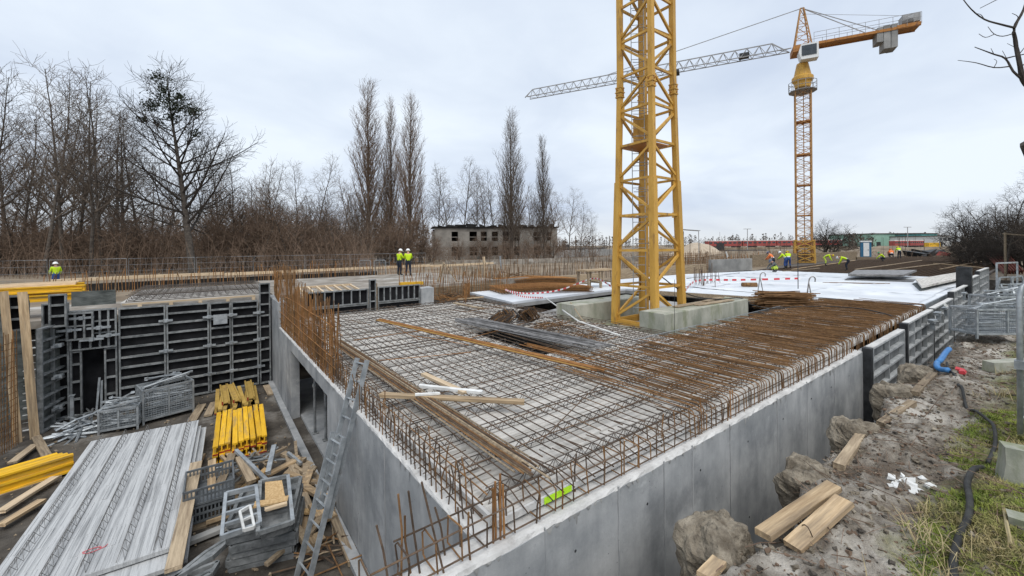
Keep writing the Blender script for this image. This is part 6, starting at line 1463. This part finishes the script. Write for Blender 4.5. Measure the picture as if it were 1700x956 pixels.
# lamp masts and distant column bars
for i, (u, v) in enumerate(((1241, 380), (1507, 377), (1560, 378))):
    p = PD(u, 410, 170); p.z = 0; h_ = PD(u, v, 170).z; b = MB(); b.tube([p, p+V(0, 0, h_)], .14, 5); b.beam(p+V(-1.3, .9, h_), p+V(1.3, -.9, h_), .2, .2); tag(b.build('lamp_mast', M['cranegrey']), ['tall twin lamp mast left of the far crane', 'tall lamp mast above the green hall', 'lamp mast beside the dark bushes'][i], 'lamp mast')
b = MB(); p = PD(1135, 420, 60); p.z = 0
for u in (1135, 1160): q = PD(u, 410, 60); q.z = 0; b.tube([q, V(q.x, q.y, PD(u, 384, 60).z)], .05, 5)
a, c = PD(1133, 381, 60), PD(1160, 383, 60); b.beam(a, c, 1.0, .1); tag(b.build('canopy_frame', M['cranegrey']), 'thin grey canopy on posts right of the yellow mast', 'canopy')
for (u0, u1, dep, lab) in ((930, 1020, 70, 'tall thin column bars left of the yellow mast'), (1128, 1330, 75, 'tall thin column bars between the two cranes'), (1425, 1540, 85, 'tall thin column bars before the green hall')):
    t = thing('column_bars', lab, 'rebar', PD((u0+u1)/2, 420, dep)*1)
    t.location.z = 0; k = int((u1-u0)/14)
    for i in range(k):
        u = u0+(u1-u0)*(i+rnd(.2, .8))/k; p = PD(u, 410, dep*rnd(.9, 1.1)); p.z = 0; h_ = rnd(3.0, 5.2); b = MB()
        for j in range(random.choice((2, 3, 4))): q = p+V(rnd(-.25, .25), rnd(-.25, .25), 0); b.tube([q, q+V(rnd(-.06, .06), rnd(-.06, .06), h_*rnd(.8, 1.05))], .022, 3)
        b.build('bar_cluster', M['rebar'], t)
# house whose eave just shows at the right
p = PD(1720, 243, 24); t = thing('house', 'house corner with dark eave just entering at the right edge', 'building', (p.x+3, p.y-4, 0))
er = PD(1693, 244, 24); hx, hy = er.x, er.y; ez = er.z
b = MB(); b.bx(hx+.9, hx+9, hy-7.5, hy-.9, -.2, ez); b.build('wall', M['conc_light'], t)
b = MB(); b.add([(hx, hy, ez), (hx+10, hy, ez), (hx+10, hy-4.2, ez+3), (hx, hy-4.2, ez+3), (hx+10, hy-8.4, ez), (hx, hy-8.4, ez), (hx, hy, ez+.2), (hx+10, hy, ez+.2), (hx+10, hy-4.2, ez+3.2), (hx, hy-4.2, ez+3.2), (hx+10, hy-8.4, ez+.2), (hx, hy-8.4, ez+.2)], [(0,1,2,3), (3,2,4,5), (9,8,7,6), (11,10,8,9), (0,6,7,1), (5,4,10,11), (0,3,9,6), (3,5,11,9), (1,7,8,2), (2,8,10,4)]); b.build('roof', M['roofing'], t)
b = MB(); b.bx(hx+.85, hx+.9, hy-5, hy-3.8, 1, 2.4); b.build('window', M['glass'], t)
# ================================================================ trees
class Tree:
    def __init__(s, seed): s.rng = random.Random(seed); s.trunk = MB(); s.crown = MB()
    def limb(s, p, d, Ln, r0, r1, lev, prm):
        g = s.rng; n = max(3, min(12, int(Ln/prm['seg'][min(lev, 3)])+2)); pts = [p.copy()]; dirs = [d.copy()]; d = d.normalized(); q = p.copy()
        for i in range(n):
            wob = prm['wob'][min(lev, 3)]; d = (d+Vector((g.uniform(-1, 1), g.uniform(-1, 1), g.uniform(-.6, .6)))*wob+Vector((0, 0, prm['up'][min(lev, 3)]))).normalized()
            q = q+d*(Ln/n); pts.append(q.copy()); dirs.append(d.copy())
        rs = [r0+(r1-r0)*(i/n)**.8 for i in range(n+1)]
        (s.trunk if lev == 0 else s.crown).tube(pts, rs, 8 if lev == 0 else (5 if r0 > .05 else 3), cap=False)
        if lev >= prm['depth']: return
        k = prm['n'][lev]; k = int(k*(Ln/prm['ref'][lev])**.7)+1 if lev else k
        for i in range(k):
            t = prm['start'][lev]+(1-prm['start'][lev])*((i+g.random())/k); f = t*n; a = min(n-1, int(f)); b = pts[a].lerp(pts[a+1], f-a); dd = dirs[a+1]
            az = i*2.4+g.uniform(-.5, .5); ref = Vector((1, 0, 0)) if abs(dd.x) < .8 else Vector((0, 1, 0)); e1 = dd.cross(ref).normalized(); e2 = dd.cross(e1)
            an = R_(g.uniform(*prm['ang'][lev])); nd = dd*math.cos(an)+(e1*math.cos(az)+e2*math.sin(az))*math.sin(an)
            l2 = prm['len'][lev](t, Ln)*g.uniform(.7, 1.2); rb = rs[a]
            r2 = max(prm['rmin'], min(rb*.62, l2*prm['rk'])); s.limb(b, nd, l2, r2, max(prm['rmin']*.6, r2*.2), lev+1, prm)
SL = dict(depth=3, seg=(1.6, .8, .5, .4), wob=(.05, .14, .2, .25), up=(.02, .06, .06, .05), n=(24, 8, 5), ref=(1, 4, 1.6), start=(.28, .2, .15), ang=((30, 60), (28, 60), (25, 60)),
          len=(lambda t, L_: L_*(.32*(1.08-t)+.05), lambda t, L_: L_*(.55*(1.1-t)+.1), lambda t, L_: .9*(1.15-t)+.25), rmin=.011, rk=.018)
PO = dict(depth=3, seg=(2.5, 1.0, .7, .5), wob=(.015, .05, .09, .15), up=(.03, .12, .12, .10), n=(95, 9, 4), ref=(1, 5, 2), start=(.05, .15, .15), ang=((18, 34), (15, 32), (15, 40)),
          len=(lambda t, L_: min(7.5, L_*(.30*(1.02-t)**.7+.02)), lambda t, L_: L_*(.45*(1.1-t)+.08), lambda t, L_: 1.1*(1.1-t)+.3), rmin=.014, rk=.012)
BU = dict(depth=3, seg=(.8, .5, .35, .3), wob=(.2, .25, .3, .3), up=(.03, .04, .03, .02), n=(14, 8, 5), ref=(1, 2, .9), start=(.12, .15, .1), ang=((30, 75), (30, 70), (30, 70)),
          len=(lambda t, L_: L_*(.55*(1.1-t)+.12), lambda t, L_: L_*(.55*(1.1-t)+.12), lambda t, L_: .55*(1.15-t)+.15), rmin=.007, rk=.02)
BIG = dict(depth=3, seg=(1.4, .9, .6, .45), wob=(.03, .07, .14, .2), up=(.006, .05, .05, .04), n=(52, 13, 6), ref=(1, 6, 2), start=(.22, .18, .15), ang=((52, 78), (25, 50), (25, 55)),
           len=(lambda t, L_: L_*(.43*(1.02-t)**.8+.05), lambda t, L_: L_*(.42*(1.1-t)+.07), lambda t, L_: 1.0*(1.15-t)+.3), rmin=.012, rk=.016)
def proto(H, prm, seed, lean=(0, 0), r=.16, stems=1):
    T = Tree(seed)
    for i in range(stems):
        d = Vector((lean[0]+(T.rng.uniform(-.35, .35) if stems > 1 else 0), lean[1]+(T.rng.uniform(-.35, .35) if stems > 1 else 0), 1)).normalized()
        T.limb(Vector((0, 0, -.3)) if stems == 1 else Vector((T.rng.uniform(-.4, .4), T.rng.uniform(-.4, .4), -.2)), d, H*(1 if stems == 1 else T.rng.uniform(.6, 1)), r, .02, 0, prm)
    return T, H
protos = {}
def make_protos():
    for i in range(4): protos['sl%d' % i] = proto(15, SL, 40+i, (rnd(-.06, .06), rnd(-.06, .06)), .15)
    for i in range(2): protos['tw%d' % i] = proto(14, SL, 60+i, (0, 0), .10, 2)
    for i in range(2): protos['po%d' % i] = proto(27, PO, 70+i, (0, 0), .32)
    for i in range(3): protos['bu%d' % i] = proto(5, BU, 80+i, (0, 0), .09, 4)
make_protos()
pm_cache = {}
ORD = 'first second third fourth fifth sixth seventh eighth ninth tenth eleventh twelfth thirteenth fourteenth fifteenth sixteenth'.split()
def row(keys, items, what, group, twig='twig', **kw):
    for i, it in enumerate(sorted(items)): plant(random.choice(keys), it[0], it[1], it[2], '%s from the left of the %s' % (ORD[i], what), group, twig=twig, **kw)
def plant(key, u, vtop, dep, label, group, name='bare_tree', twig='twig', bark='bark', cat='tree', z=0, sxy=1.0, base=None):
    T, H = protos[key]; p = PD(u, 410, dep) if base is None else Vector(base); p.z = z; h = PD(u, vtop, dep).z-z if vtop is not None else H
    k = (key, twig, bark)
    if k not in pm_cache: pm_cache[k] = (T.trunk.mesh('trunk', M[bark], True), T.crown.mesh('crown', M[twig]))
    s = h/H; o = bpy.data.objects.new(name, None); COL.objects.link(o); o.location = p; o.rotation_euler = (0, 0, rnd(0, 6.28)); o.scale = (s*sxy, s*sxy, s); o.empty_display_size = .1; tag(o, label, cat, group)
    putl('trunk', pm_cache[k][0], o); putl('crown', pm_cache[k][1], o); return o
g1 = 'bare trees of the wood'
row(('sl0', 'sl1', 'sl2', 'sl3'), ((-60, 130, 40), (-15, 120, 42), (28, 165, 45), (72, 112, 41), (104, 108, 43), (122, 150, 46), (150, 138, 40), (172, 132, 44), (88, 160, 50), (190, 165, 50), (10, 140, 48), (205, 180, 46), (238, 200, 48)), 'tall bare trees left of the ivy-clumped tree', 'tall bare trees at the left')
row(('sl0', 'sl1', 'tw0', 'tw1'), ((5, 235, 55), (50, 225, 58), (90, 215, 54), (135, 230, 60), (180, 235, 55), (225, 240, 60), (-30, 210, 52), (265, 240, 56), (300, 265, 60), (110, 250, 66), (160, 255, 68), (250, 265, 68), (70, 250, 66)), 'lower bare trees deep in the left wood', 'lower bare trees at the left')
row(('sl0', 'sl1', 'sl2', 'sl3', 'tw0', 'tw1'), ((365, 250, 52), (392, 262, 48), (415, 240, 55), (440, 275, 50), (468, 285, 54), (495, 268, 50), (522, 258, 56), (548, 290, 52), (572, 300, 56), (345, 270, 60), (585, 320, 60), (380, 300, 66), (455, 300, 64), (510, 300, 66), (430, 310, 70)), 'bare trees between ivy-clumped tree and poplars', 'bare trees left of the poplars')
row(('sl0', 'sl1', 'sl2', 'sl3'), ((705, 300, 92), (728, 285, 95), (748, 275, 92), (768, 268, 96), (790, 280, 92), (808, 290, 97), (825, 285, 95), (872, 310, 92), (925, 300, 90), (945, 310, 92), (962, 335, 88), (978, 350, 92)), 'slim bare trees standing behind the ruined building', 'bare trees behind the ruin')
for i, (u, vt, dep, s) in enumerate(((612, 138, 64, 1.15), (650, 172, 66, .8), (682, 165, 63, 1.05), (849, 187, 72, 1.1), (903, 230, 74, .85))):
    plant('po%d' % (i % 2), u, vt, dep, ['tallest bare poplar behind the two white-helmeted workers', 'slimmest bare poplar in the middle of the left three', 'bare poplar on the right of the left three', 'tall lone bare poplar before the ruined building', 'short slim bare poplar at the right end of the ruin'][i], 'row of bare poplars', 'poplar_tree', twig='twig_rd' if i < 3 else 'twig', sxy=s)
row(('tw0', 'tw1', 'sl2'), ((595, 260, 66), (630, 275, 70), (668, 280, 68), (700, 320, 66), (835, 300, 76), (864, 290, 76), (895, 310, 78), (912, 320, 77)), 'reddish bare trees around the poplar feet', 'reddish trees at the poplars', 'twig_rd')
row(('bu0', 'bu1', 'bu2'), ((20, 330, 44), (60, 345, 47), (105, 335, 45), (150, 340, 48), (195, 335, 44), (240, 345, 46), (275, 330, 50)), 'brown shrubs in the wood left of the ivy-clumped tree', 'brown shrubs in the left wood', 'twig_rd', name='shrub', cat='shrub')
row(('bu0', 'bu1', 'bu2'), ((365, 320, 48), (395, 305, 50), (425, 315, 47), (455, 310, 52), (485, 325, 48), (515, 330, 54), (545, 335, 52), (575, 345, 58), (600, 350, 60), (640, 345, 62), (665, 350, 60), (695, 355, 64)), 'brown shrubs between ivy-clumped tree and ruin', 'brown shrubs before the poplars', 'twig_rd', name='shrub', cat='shrub')
row(('bu0', 'bu1', 'bu2'), ((718, 385, 72), (760, 390, 74), (800, 380, 73), (838, 385, 72), (880, 388, 74), (918, 380, 75)), 'brown shrubs in front of the ruined building', 'brown shrubs before the ruin', 'twig_rd', name='shrub', cat='shrub')
# the big dark tree with evergreen clumps
protos['big'] = proto(19, BIG, 5, (-.19, .03), .34)
bigp = PD(322, 410, 38); 
big = plant('big', 280, 97, 38, 'big dark bare tree with evergreen clumps in its crown', None, 'big_tree', twig='twig_dk', bark='bark', base=bigp)
big.rotation_euler = (0, 0, -YAW-.0)
b = MB(); ag = random.Random(3)
for (u, v, s) in ((262, 128, .8), (275, 160, 1.0), (286, 172, .9), (290, 182, .9), (255, 172, .8), (247, 178, .7), (316, 180, .8), (322, 186, .6), (265, 205, .6), (300, 160, .5), (325, 222, .6), (285, 195, .6), (272, 148, .6), (235, 198, .45)):
    c = PD(u, v, 38+ag.uniform(-.8, .8))
    for i in range(int(230*s)):
        d = Vector((ag.gauss(0, 1), ag.gauss(0, 1), ag.gauss(0, .75)))*.46*s; q = c+d; a = Vector((ag.uniform(-1, 1), ag.uniform(-1, 1), ag.uniform(-1, 1))).normalized()*.13; e_ = a.cross(Vector((ag.uniform(-1, 1), ag.uniform(-1, 1), ag.uniform(-1, 1)))).normalized()*.05
        b.add([q-a, q+e_, q+a, q-e_], [(0,1,2,3)])
iv = b.build('evergreen_clump', M['ivy']); iv.parent = big; iv.matrix_parent_inverse = (Matrix.Translation(big.location) @ Matrix.Rotation(big.rotation_euler.z, 4, 'Z') @ Matrix.Diagonal((*big.scale, 1))).inverted()
# undergrowth
def brush(name, label, n, u0, u1, d0, d1, h0, h1, m, seed, r=.018):
    g = random.Random(seed); b = MB()
    for i in range(n):
        u = g.uniform(u0, u1); dep = g.uniform(d0, d1); p = PD(u, 410, dep); p.z = 0; h = g.uniform(h0, h1); h *= g.random()**.5; q = p+Vector((g.gauss(0, .32)*h, g.gauss(0, .32)*h, h)); m_ = p.lerp(q, .55)+Vector((g.uniform(-.12, .12), g.uniform(-.12, .12), .12))*h
        b.tube([p, m_, q], [r, r*.8, r*.4], 3, cap=False)
        for k in range(5):
            t = g.uniform(.25, .95); a = p.lerp(q, t); e_ = a+Vector((g.uniform(-.8, .8), g.uniform(-.8, .8), g.uniform(-.2, .7)))*h*.32; b.tube([a, a.lerp(e_, .5)+Vector((0, 0, g.uniform(-.05, .1))), e_], r*.55, 3, cap=False)
    o = struct(b.build(name, M[m]), 'stuff'); tag(o, label, 'undergrowth')
brush('undergrowth', 'dense brown undergrowth at the foot of the left wood', 2100, -120, 620, 37, 62, 1.5, 6.0, 'twig_rd', 1, .016)
brush('undergrowth', 'thicket of thin grey stems deep in the left wood', 2200, -120, 640, 50, 85, 4, 12, 'twig', 2, .022)
brush('undergrowth', 'brown thicket around the poplars and ruin', 700, 560, 990, 60, 78, 1.5, 5, 'twig_rd', 3, .022)
brush('undergrowth', 'low brown weeds along the far edge of the site', 900, 960, 1580, 62, 110, .5, 1.6, 'twig_rd', 4, .025)
# bushes on the right
for i, (u, vt, dep, s, key) in enumerate(((1376, 355, 66, 1.15, 'bu0'), (1612, 340, 46, .95, 'bu1'), (1636, 325, 43, .85, 'bu2'), (1662, 322, 40, .9, 'bu0'), (1694, 325, 36, .85, 'bu1'), (1735, 310, 34, .9, 'bu2'))):
    plant(key, u, vt, dep, ['round dark bush right of the far crane mast', 'leftmost dark bush of the right-hand group', 'second dark bush of the right-hand group', 'dark bush behind the pale trunk', 'dark bush at the right edge behind the fence', 'dark bush just beyond the right edge'][i], 'dark bushes', 'bush', 'twig_dk', 'bark', 'bush', sxy=s)
for i in range(4):
    u, vt, dep, s, key = ((1602, 388, 44, 1.2, 'bu2'), (1628, 380, 41, 1.2, 'bu0'), (1655, 375, 38, 1.2, 'bu1'), (1690, 372, 35, 1.2, 'bu0'))[i]
    plant(key, u, vt, dep, ORD[i]+' from the left of the low dark bushes at the right', 'low dark bushes', 'bush', 'twig_dk', 'bark', 'bush', sxy=s)
plant('sl2', 1668, 285, 30, 'grey-trunked bare tree among the dark bushes at the right', None, twig='twig', bark='bark', sxy=1.1)
plant('tw1', 1700, 290, 28, 'forked bare tree at the right edge among the bushes', None, twig='twig', bark='bark', sxy=1.1)
b = MB(); a, c = PD(1664, 388, 27), PD(1712, 391, 26)
b.tube([a, c], .045, 6)
for q in (a.lerp(c, .1), a.lerp(c, .9)): b.tube([V(q.x, q.y, 0), q+V(0, 0, .1)], .06, 6)
tag(b.build('wooden_rail', M['wood_y']), 'pale wooden rail before the bushes at the right', 'rail')
# overhanging branch, tree standing just outside the frame
DP = 7.0
def bp(*q): return [PD(u, v, DP+dd) for u, v, dd in q]
root = PD(1850, 410, DP); zb_ = bank_z(root.x, root.y)
t = thing('overhanging_tree', 'bare tree outside the frame reaching branches in at the top right', 'tree', (root.x, root.y, zb_))
b = MB(); b.tube([V(root.x, root.y, zb_-.1), PD(1835, 250, DP), PD(1800, 170, DP), PD(1750, 155, DP)], [.16, .13, .09, .05], 8, cap=False); b.tube([PD(1835, 250, DP), PD(1850, 100, DP), PD(1860, -60, DP)], [.13, .1, .06], 8, cap=False); b.build('trunk', M['bark'], t, True)
b = MB()
for q, r in ((bp((1750, 155, 0), (1715, 148, 0), (1698, 133, 0), (1694, 110, 0), (1686, 70, .1), (1684, 46, .1), (1700, 15, .2), (1712, -30, .2)), (.05, .014)), (bp((1684, 46, .1), (1660, 40, 0), (1634, 32, 0), (1612, 15, -.1), (1594, -8, -.1)), (.018, .006)),
             (bp((1698, 133, 0), (1682, 118, 0), (1669, 97, .1), (1650, 90, .1), (1634, 84, .1), (1618, 78, .1)), (.02, .006)), (bp((1676, 110, 0), (1650, 112, 0), (1620, 104, 0), (1590, 100, 0)), (.012, .004)),
             (bp((1684, 55, .1), (1665, 60, 0), (1650, 56, 0), (1640, 44, 0)), (.009, .004)), (bp((1650, 57, 0), (1636, 62, 0), (1625, 56, 0)), (.007, .004)), (bp((1669, 97, .1), (1690, 92, .2), (1712, 88, .2)), (.012, .008)), (bp((1690, 92, .1), (1700, 80, .1), (1706, 72, 0)), (.008, .004)),
             (bp((1634, 32, 0), (1628, 24, 0), (1618, 22, 0)), (.006, .003)), (bp((1684, 40, .1), (1690, 28, .1), (1680, 22, .1)), (.008, .004)), (bp((1650, 90, .1), (1645, 80, .1)), (.006, .003)), (bp((1650, 112, 0), (1655, 102, 0), (1650, 98, 0)), (.006, .003)), (bp((1694, 110, 0), (1706, 100, .1), (1715, 60, .1)), (.012, .006)), (bp((1675, 104, 0), (1664, 84, 0)), (.006, .003)), (bp((1688, 80, 0), (1672, 72, 0)), (.005, .003))):
    P2 = smooth_path(q, 3); n = len(P2); b.tube(P2, [r[0]+(r[1]-r[0])*i/(n-1) for i in range(n)], 5)
T9 = Tree(99)
for q, dd in ((PD(1860, -60, DP), V(0, 0, 1)), (PD(1850, 60, DP), V(.3, -.5, .8)), (PD(1840, 180, DP), V(.6, -.4, .6)), (PD(1856, 0, DP), V(-.2, .5, .9))): T9.limb(q, dd, 3.2, .05, .01, 1, SL)
b.add(T9.crown.v, T9.crown.f); b.build('crown', M['twig_dk'], t)
# far tree line
def far_line(name, label, n, u0, u1, d0, d1, h0, h1, m, seed):
    g = random.Random(seed); b = MB()
    for i in range(n):
        p = PD(g.uniform(u0, u1), 410, g.uniform(d0, d1)); p.z = 0; h = g.uniform(h0, h1); w_ = h*g.uniform(.25, .45)
        for k in range(46):
            z = h*(g.random()**.8); rr = w_*math.sin(math.pi*min(.98, z/h+.08))**.7; a = g.uniform(0, 6.28); c = p+Vector((math.cos(a), math.sin(a), 0))*rr*g.random()+Vector((0, 0, z)); s = h*.075
            b.add([c+Vector((g.uniform(-s, s), g.uniform(-s, s), g.uniform(-s, s))) for _ in range(3)], [(0,1,2)])
        b.tube([p, p+Vector((0, 0, h*.8))], h*.012, 3)
    o = struct(b.build(name, M[m]), 'stuff'); tag(o, label, 'trees')
far_line('far_wood', 'distant line of trees along the horizon', 420, 900, 1640, 330, 520, 6, 12, 'twig', 9)
far_line('far_wood', 'distant wood glimpsed behind the left trees', 300, -150, 760, 120, 200, 6, 12, 'twig_rd', 10)
far_line('far_wood', 'small bare trees behind the portable toilet', 26, 1400, 1450, 110, 140, 3.5, 5.5, 'twig', 12)
# ================================================================ people
def person(label, loc, facing, pose, top='hi_lime', legs='navy', helmet='white_paint', scale=1.0, vest=None):
    J = {}
    if pose == 'stand':
        J = dict(pel=(0, 0, .95), ch=(0, .01, 1.32), nk=(0, .02, 1.50), hd=(0, .05, 1.60), ht=(0, .05, 1.72), sh=(.19, 0, 1.43), el=(.26, .03, 1.16), wr=(.22, .20, 1.00), hip=(.10, 0, .90), kn=(.11, .03, .50), an=(.12, -.01, .09), toe=(.13, .17, .04))
    elif pose == 'arms':
        J = dict(pel=(0, 0, .95), ch=(0, .03, 1.32), nk=(0, .06, 1.49), hd=(0, .11, 1.59), ht=(0, .12, 1.71), sh=(.19, .02, 1.42), el=(.25, .12, 1.18), wr=(.10, .30, 1.18), hip=(.10, 0, .90), kn=(.12, .03, .50), an=(.14, -.01, .09), toe=(.15, .17, .04))
    elif pose == 'bend':
        J = dict(pel=(0, -.18, .88), ch=(0, .18, 1.12), nk=(0, .36, 1.16), hd=(0, .48, 1.12), ht=(0, .58, 1.06), sh=(.19, .28, 1.10), el=(.22, .36, .82), wr=(.16, .48, .58), hip=(.10, -.16, .84), kn=(.13, .02, .48), an=(.14, -.06, .09), toe=(.15, .12, .04))
    elif pose == 'lean':
        J = dict(pel=(0, -.10, .92), ch=(0, .12, 1.24), nk=(0, .24, 1.38), hd=(0, .33, 1.44), ht=(0, .40, 1.54), sh=(.19, .18, 1.32), el=(.24, .34, 1.08), wr=(.16, .50, .92), hip=(.10, -.09, .88), kn=(.12, .02, .49), an=(.15, -.05, .09), toe=(.16, .13, .04))
    else:
        J = dict(pel=(0, -.10, .36), ch=(0, .12, .70), nk=(0, .25, .84), hd=(0, .34, .90), ht=(0, .42, .98), sh=(.19, .18, .78), el=(.26, .40, .56), wr=(.16, .58, .34), hip=(.11, -.08, .34), kn=(.19, .28, .46), an=(.16, .02, .09), toe=(.17, .20, .04))
    vs, es, rad, kind = [], [], [], []
    def vtx(p, r, k): vs.append(Vector(p)); rad.append(r); kind.append(k); return len(vs)-1
    def edge(a, b_): es.append((a, b_))
    pel = vtx(J['pel'], (.17, .13), 'leg'); bl = vtx(Vector(J['pel']).lerp(Vector(J['ch']), .5), (.165, .12), 'top'); ch = vtx(J['ch'], (.19, .13), 'top'); nk = vtx(J['nk'], (.065, .065), 'skin'); hd = vtx(J['hd'], (.088, .098), 'skin'); ht = vtx(J['ht'], (.08, .09), 'skin')
    for a, b_ in ((pel, bl), (bl, ch), (ch, nk), (nk, hd), (hd, ht)): edge(a, b_)
    face = vtx(Vector(J['hd'])+Vector((0, .10, .01)), (.022, .022), 'skin'); edge(hd, face)      # nose
    for s in (-1, 1):
        m_ = lambda k: Vector((J[k][0]*s, J[k][1], J[k][2]))
        sh = vtx(m_('sh'), (.085, .085), 'top'); el = vtx(m_('el'), (.062, .062), 'top'); wr = vtx(m_('wr'), (.042, .042), 'top'); edge(ch, sh); edge(sh, el); edge(el, wr)
        dn = (m_('wr')-m_('el')).normalized(); sd_ = Vector((1, 0, 0)) if abs(dn.x) < .8 else Vector((0, 1, 0)); sd_ = (sd_-dn*sd_.dot(dn)).normalized()
        pa = vtx(m_('wr')+dn*.08, (.036, .024), 'glove'); edge(wr, pa)
        for fi in range(4): f1 = vtx(m_('wr')+dn*(.135)+sd_*((fi-1.5)*.022), (.010, .010), 'glove'); f2 = vtx(m_('wr')+dn*(.165+.008*(1-abs(fi-1.5)))+sd_*((fi-1.5)*.024)+Vector((0, .01, -.02)), (.008, .008), 'glove'); edge(pa, f1); edge(f1, f2)
        th = vtx(m_('wr')+dn*.09+sd_*(-s*.055), (.011, .011), 'glove'); edge(pa, th)
        hp = vtx(m_('hip'), (.105, .105), 'leg'); kn = vtx(m_('kn'), (.078, .078), 'leg'); an = vtx(m_('an'), (.058, .058), 'boot'); toe = vtx(m_('toe'), (.048, .04), 'boot'); edge(pel, hp); edge(hp, kn); edge(kn, an); edge(an, toe)
    me = bpy.data.meshes.new('skeleton'); me.from_pydata(vs, es, []); ob = bpy.data.objects.new('tmp', me); COL.objects.link(ob)
    md = ob.modifiers.new('skin', 'SKIN'); md.use_smooth_shade = True
    for i, sv in enumerate(me.skin_vertices[0].data): sv.radius = rad[i]; sv.use_root = (i == 0)
    ob.modifiers.new('sub', 'SUBSURF').levels = 1
    dg = bpy.context.evaluated_depsgraph_get(); dg.update(); body = bpy.data.meshes.new_from_object(ob.evaluated_get(dg)); bpy.data.objects.remove(ob)
    body.materials.clear(); kinds = ['top', 'leg', 'skin', 'boot', 'glove', 'band']
    mats = dict(top=M[top], leg=M[legs], skin=M['skin'], boot=M['dark'], glove=M['glove'], band=M['reflect'])
    for k in kinds: body.materials.append(mats[k])
    segs = [(vs[a], vs[b_], kind[a], kind[b_]) for a, b_ in es]
    chv, blv = Vector(J['ch']), vs[bl]
    for f in body.polygons:
        c = f.center; best = 9; kk = 'top'
        for a, b_, ka, kb in segs:
            d = b_-a; t_ = max(0, min(1, (c-a).dot(d)/d.length_squared)); q = (a+d*t_-c).length
            if q < best: best = q; kk = ka if t_ < .5 else kb; tt = t_; ab = (a, b_)
        if kk == 'top':
            d = vs[ch]-vs[pel]; t_ = (c-vs[pel]).dot(d)/d.length_squared
            if .40 < t_ < .52: kk = 'band'
        if kk == 'skin' and best > .0 and c.z < J['nk'][2]-.02 and pose in ('stand', 'arms'): kk = 'top'
        f.material_index = kinds.index(kk)
    p = thing('person', label, 'person', loc, facing, 'workers on the site', scale)
    putl('body', body, p)
    hd_ = Vector(J['hd']).lerp(Vector(J['ht']), .62); up = (Vector(J['ht'])-Vector(J['nk'])).normalized(); Q = Vector((0, 0, 1)).rotation_difference(up).to_matrix()
    b = MB(); b.lathe(hd_, [(.165, -.01), (.165, .0), (.128, .015), (.122, .06), (.10, .105), (.055, .135), (.01, .145)], 14, M=Q); b.box(hd_+Q@Vector((0, .15, .0)), (.16, .10, .015), Q)
    putl('helmet', b.mesh('helmet', M[helmet], True), p)
    return p
M['hi_lime'] = mat('lime_hi_vis', (.44, .62, .01), (.52, .72, .02), 5, .7); M['hi_orange'] = mat('orange_hi_vis', (.72, .16, .04), (.80, .22, .06), 5, .7); M['navy'] = mat('navy_cloth', (.012, .016, .028), (.025, .03, .045), 8, .9)
M['blue_cloth'] = mat('blue_work_cloth', (.02, .05, .17), (.035, .08, .24), 8, .9); M['grey_cloth'] = mat('grey_work_cloth', (.08, .085, .09), (.13, .135, .14), 8, .9); M['skin'] = mat('skin', (.42, .24, .17), (.48, .29, .21), 6, .6)
M['glove'] = mat('work_glove', (.16, .12, .09), (.22, .18, .14), 6, .9); M['reflect'] = mat('reflective_band', (.55, .56, .56), (.62, .63, .63), 6, .4); M['helm_y'] = mat('yellow_helmet', (.70, .50, .02), None, 4, .4); M['helm_g'] = mat('green_helmet', (.05, .22, .10), None, 4, .4); M['helm_b'] = mat('blue_grey_cap', (.09, .11, .17), None, 4, .6); M['dim_lime'] = mat('lime_trousers', (.40, .52, .05), (.48, .60, .10), 5, .8)
def face_to(p, q): d = Vector(q)-Vector(p); return math.atan2(d.y, d.x)-math.pi/2
away = lambda p: face_to(p, Vector(p)*2-Vector((CAM.x, CAM.y, 0)))
SZ = .664
p = PZ(663, 457, SZ); person('worker in lime jacket turned toward his companion by the rail', p, away(p)-.9, 'arms', 'hi_lime', 'navy')
p = PZ(678, 458, SZ); person('worker in lime and dark jacket seen from behind by the rail', p, away(p)+.1, 'arms', 'hi_lime', 'navy')
p = PZ(93, 480, .02); person('lone worker in lime vest and white helmet before the left wood', p, away(p)+.3, 'stand', 'hi_lime', 'blue_cloth', scale=1.0)
p = PZ(1283, 447, .215); person('worker in orange and blue leaning over at the white slab edge', p, away(p)+1.2, 'lean', 'hi_orange', 'navy', 'helm_b')
p = PZ(1288, 452, .215); person('worker in grey vest crouching at the white slab edge', p, away(p)+2.0, 'crouch', 'grey_cloth', 'dim_lime', 'helm_b')
p = PZ(1303, 446, .215); person('worker in lime vest and blue trousers standing by the crouching one', p, away(p)+1.4, 'lean', 'hi_lime', 'blue_cloth')
p = PZ(1309, 445, .215); person('worker in blue trousers just right of the lime-vested one', p, away(p)+.2, 'lean', 'hi_lime', 'blue_cloth', 'helm_y')
p = PZ(1371, 441, .215); person('worker in lime and orange bending beside a small frame', p, away(p)-1.6, 'bend', 'hi_lime', 'dim_lime', 'hi_orange' if False else 'helm_y')
p = PZ(1405, 449, .215); person('worker in bright lime jacket bent double on the bar field', p, away(p)+1.5, 'bend', 'hi_lime', 'navy', 'white_paint')
p = PZ(1467, 434, .215); person('crouching worker in lime with green helmet on the bar field', p, away(p)+1.6, 'crouch', 'hi_lime', 'navy', 'helm_g', 1.1)
p = PZ(1480, 427, .215); person('crouching worker in orange on the far bar field', p, away(p)+.2, 'crouch', 'hi_orange', 'navy', 'hi_orange', 1.25)
p = PZ(1493, 429, .215); person('standing worker in lime with yellow helmet on the far bar field', p, away(p)+.4, 'lean', 'hi_lime', 'navy', 'helm_y', 1.1)
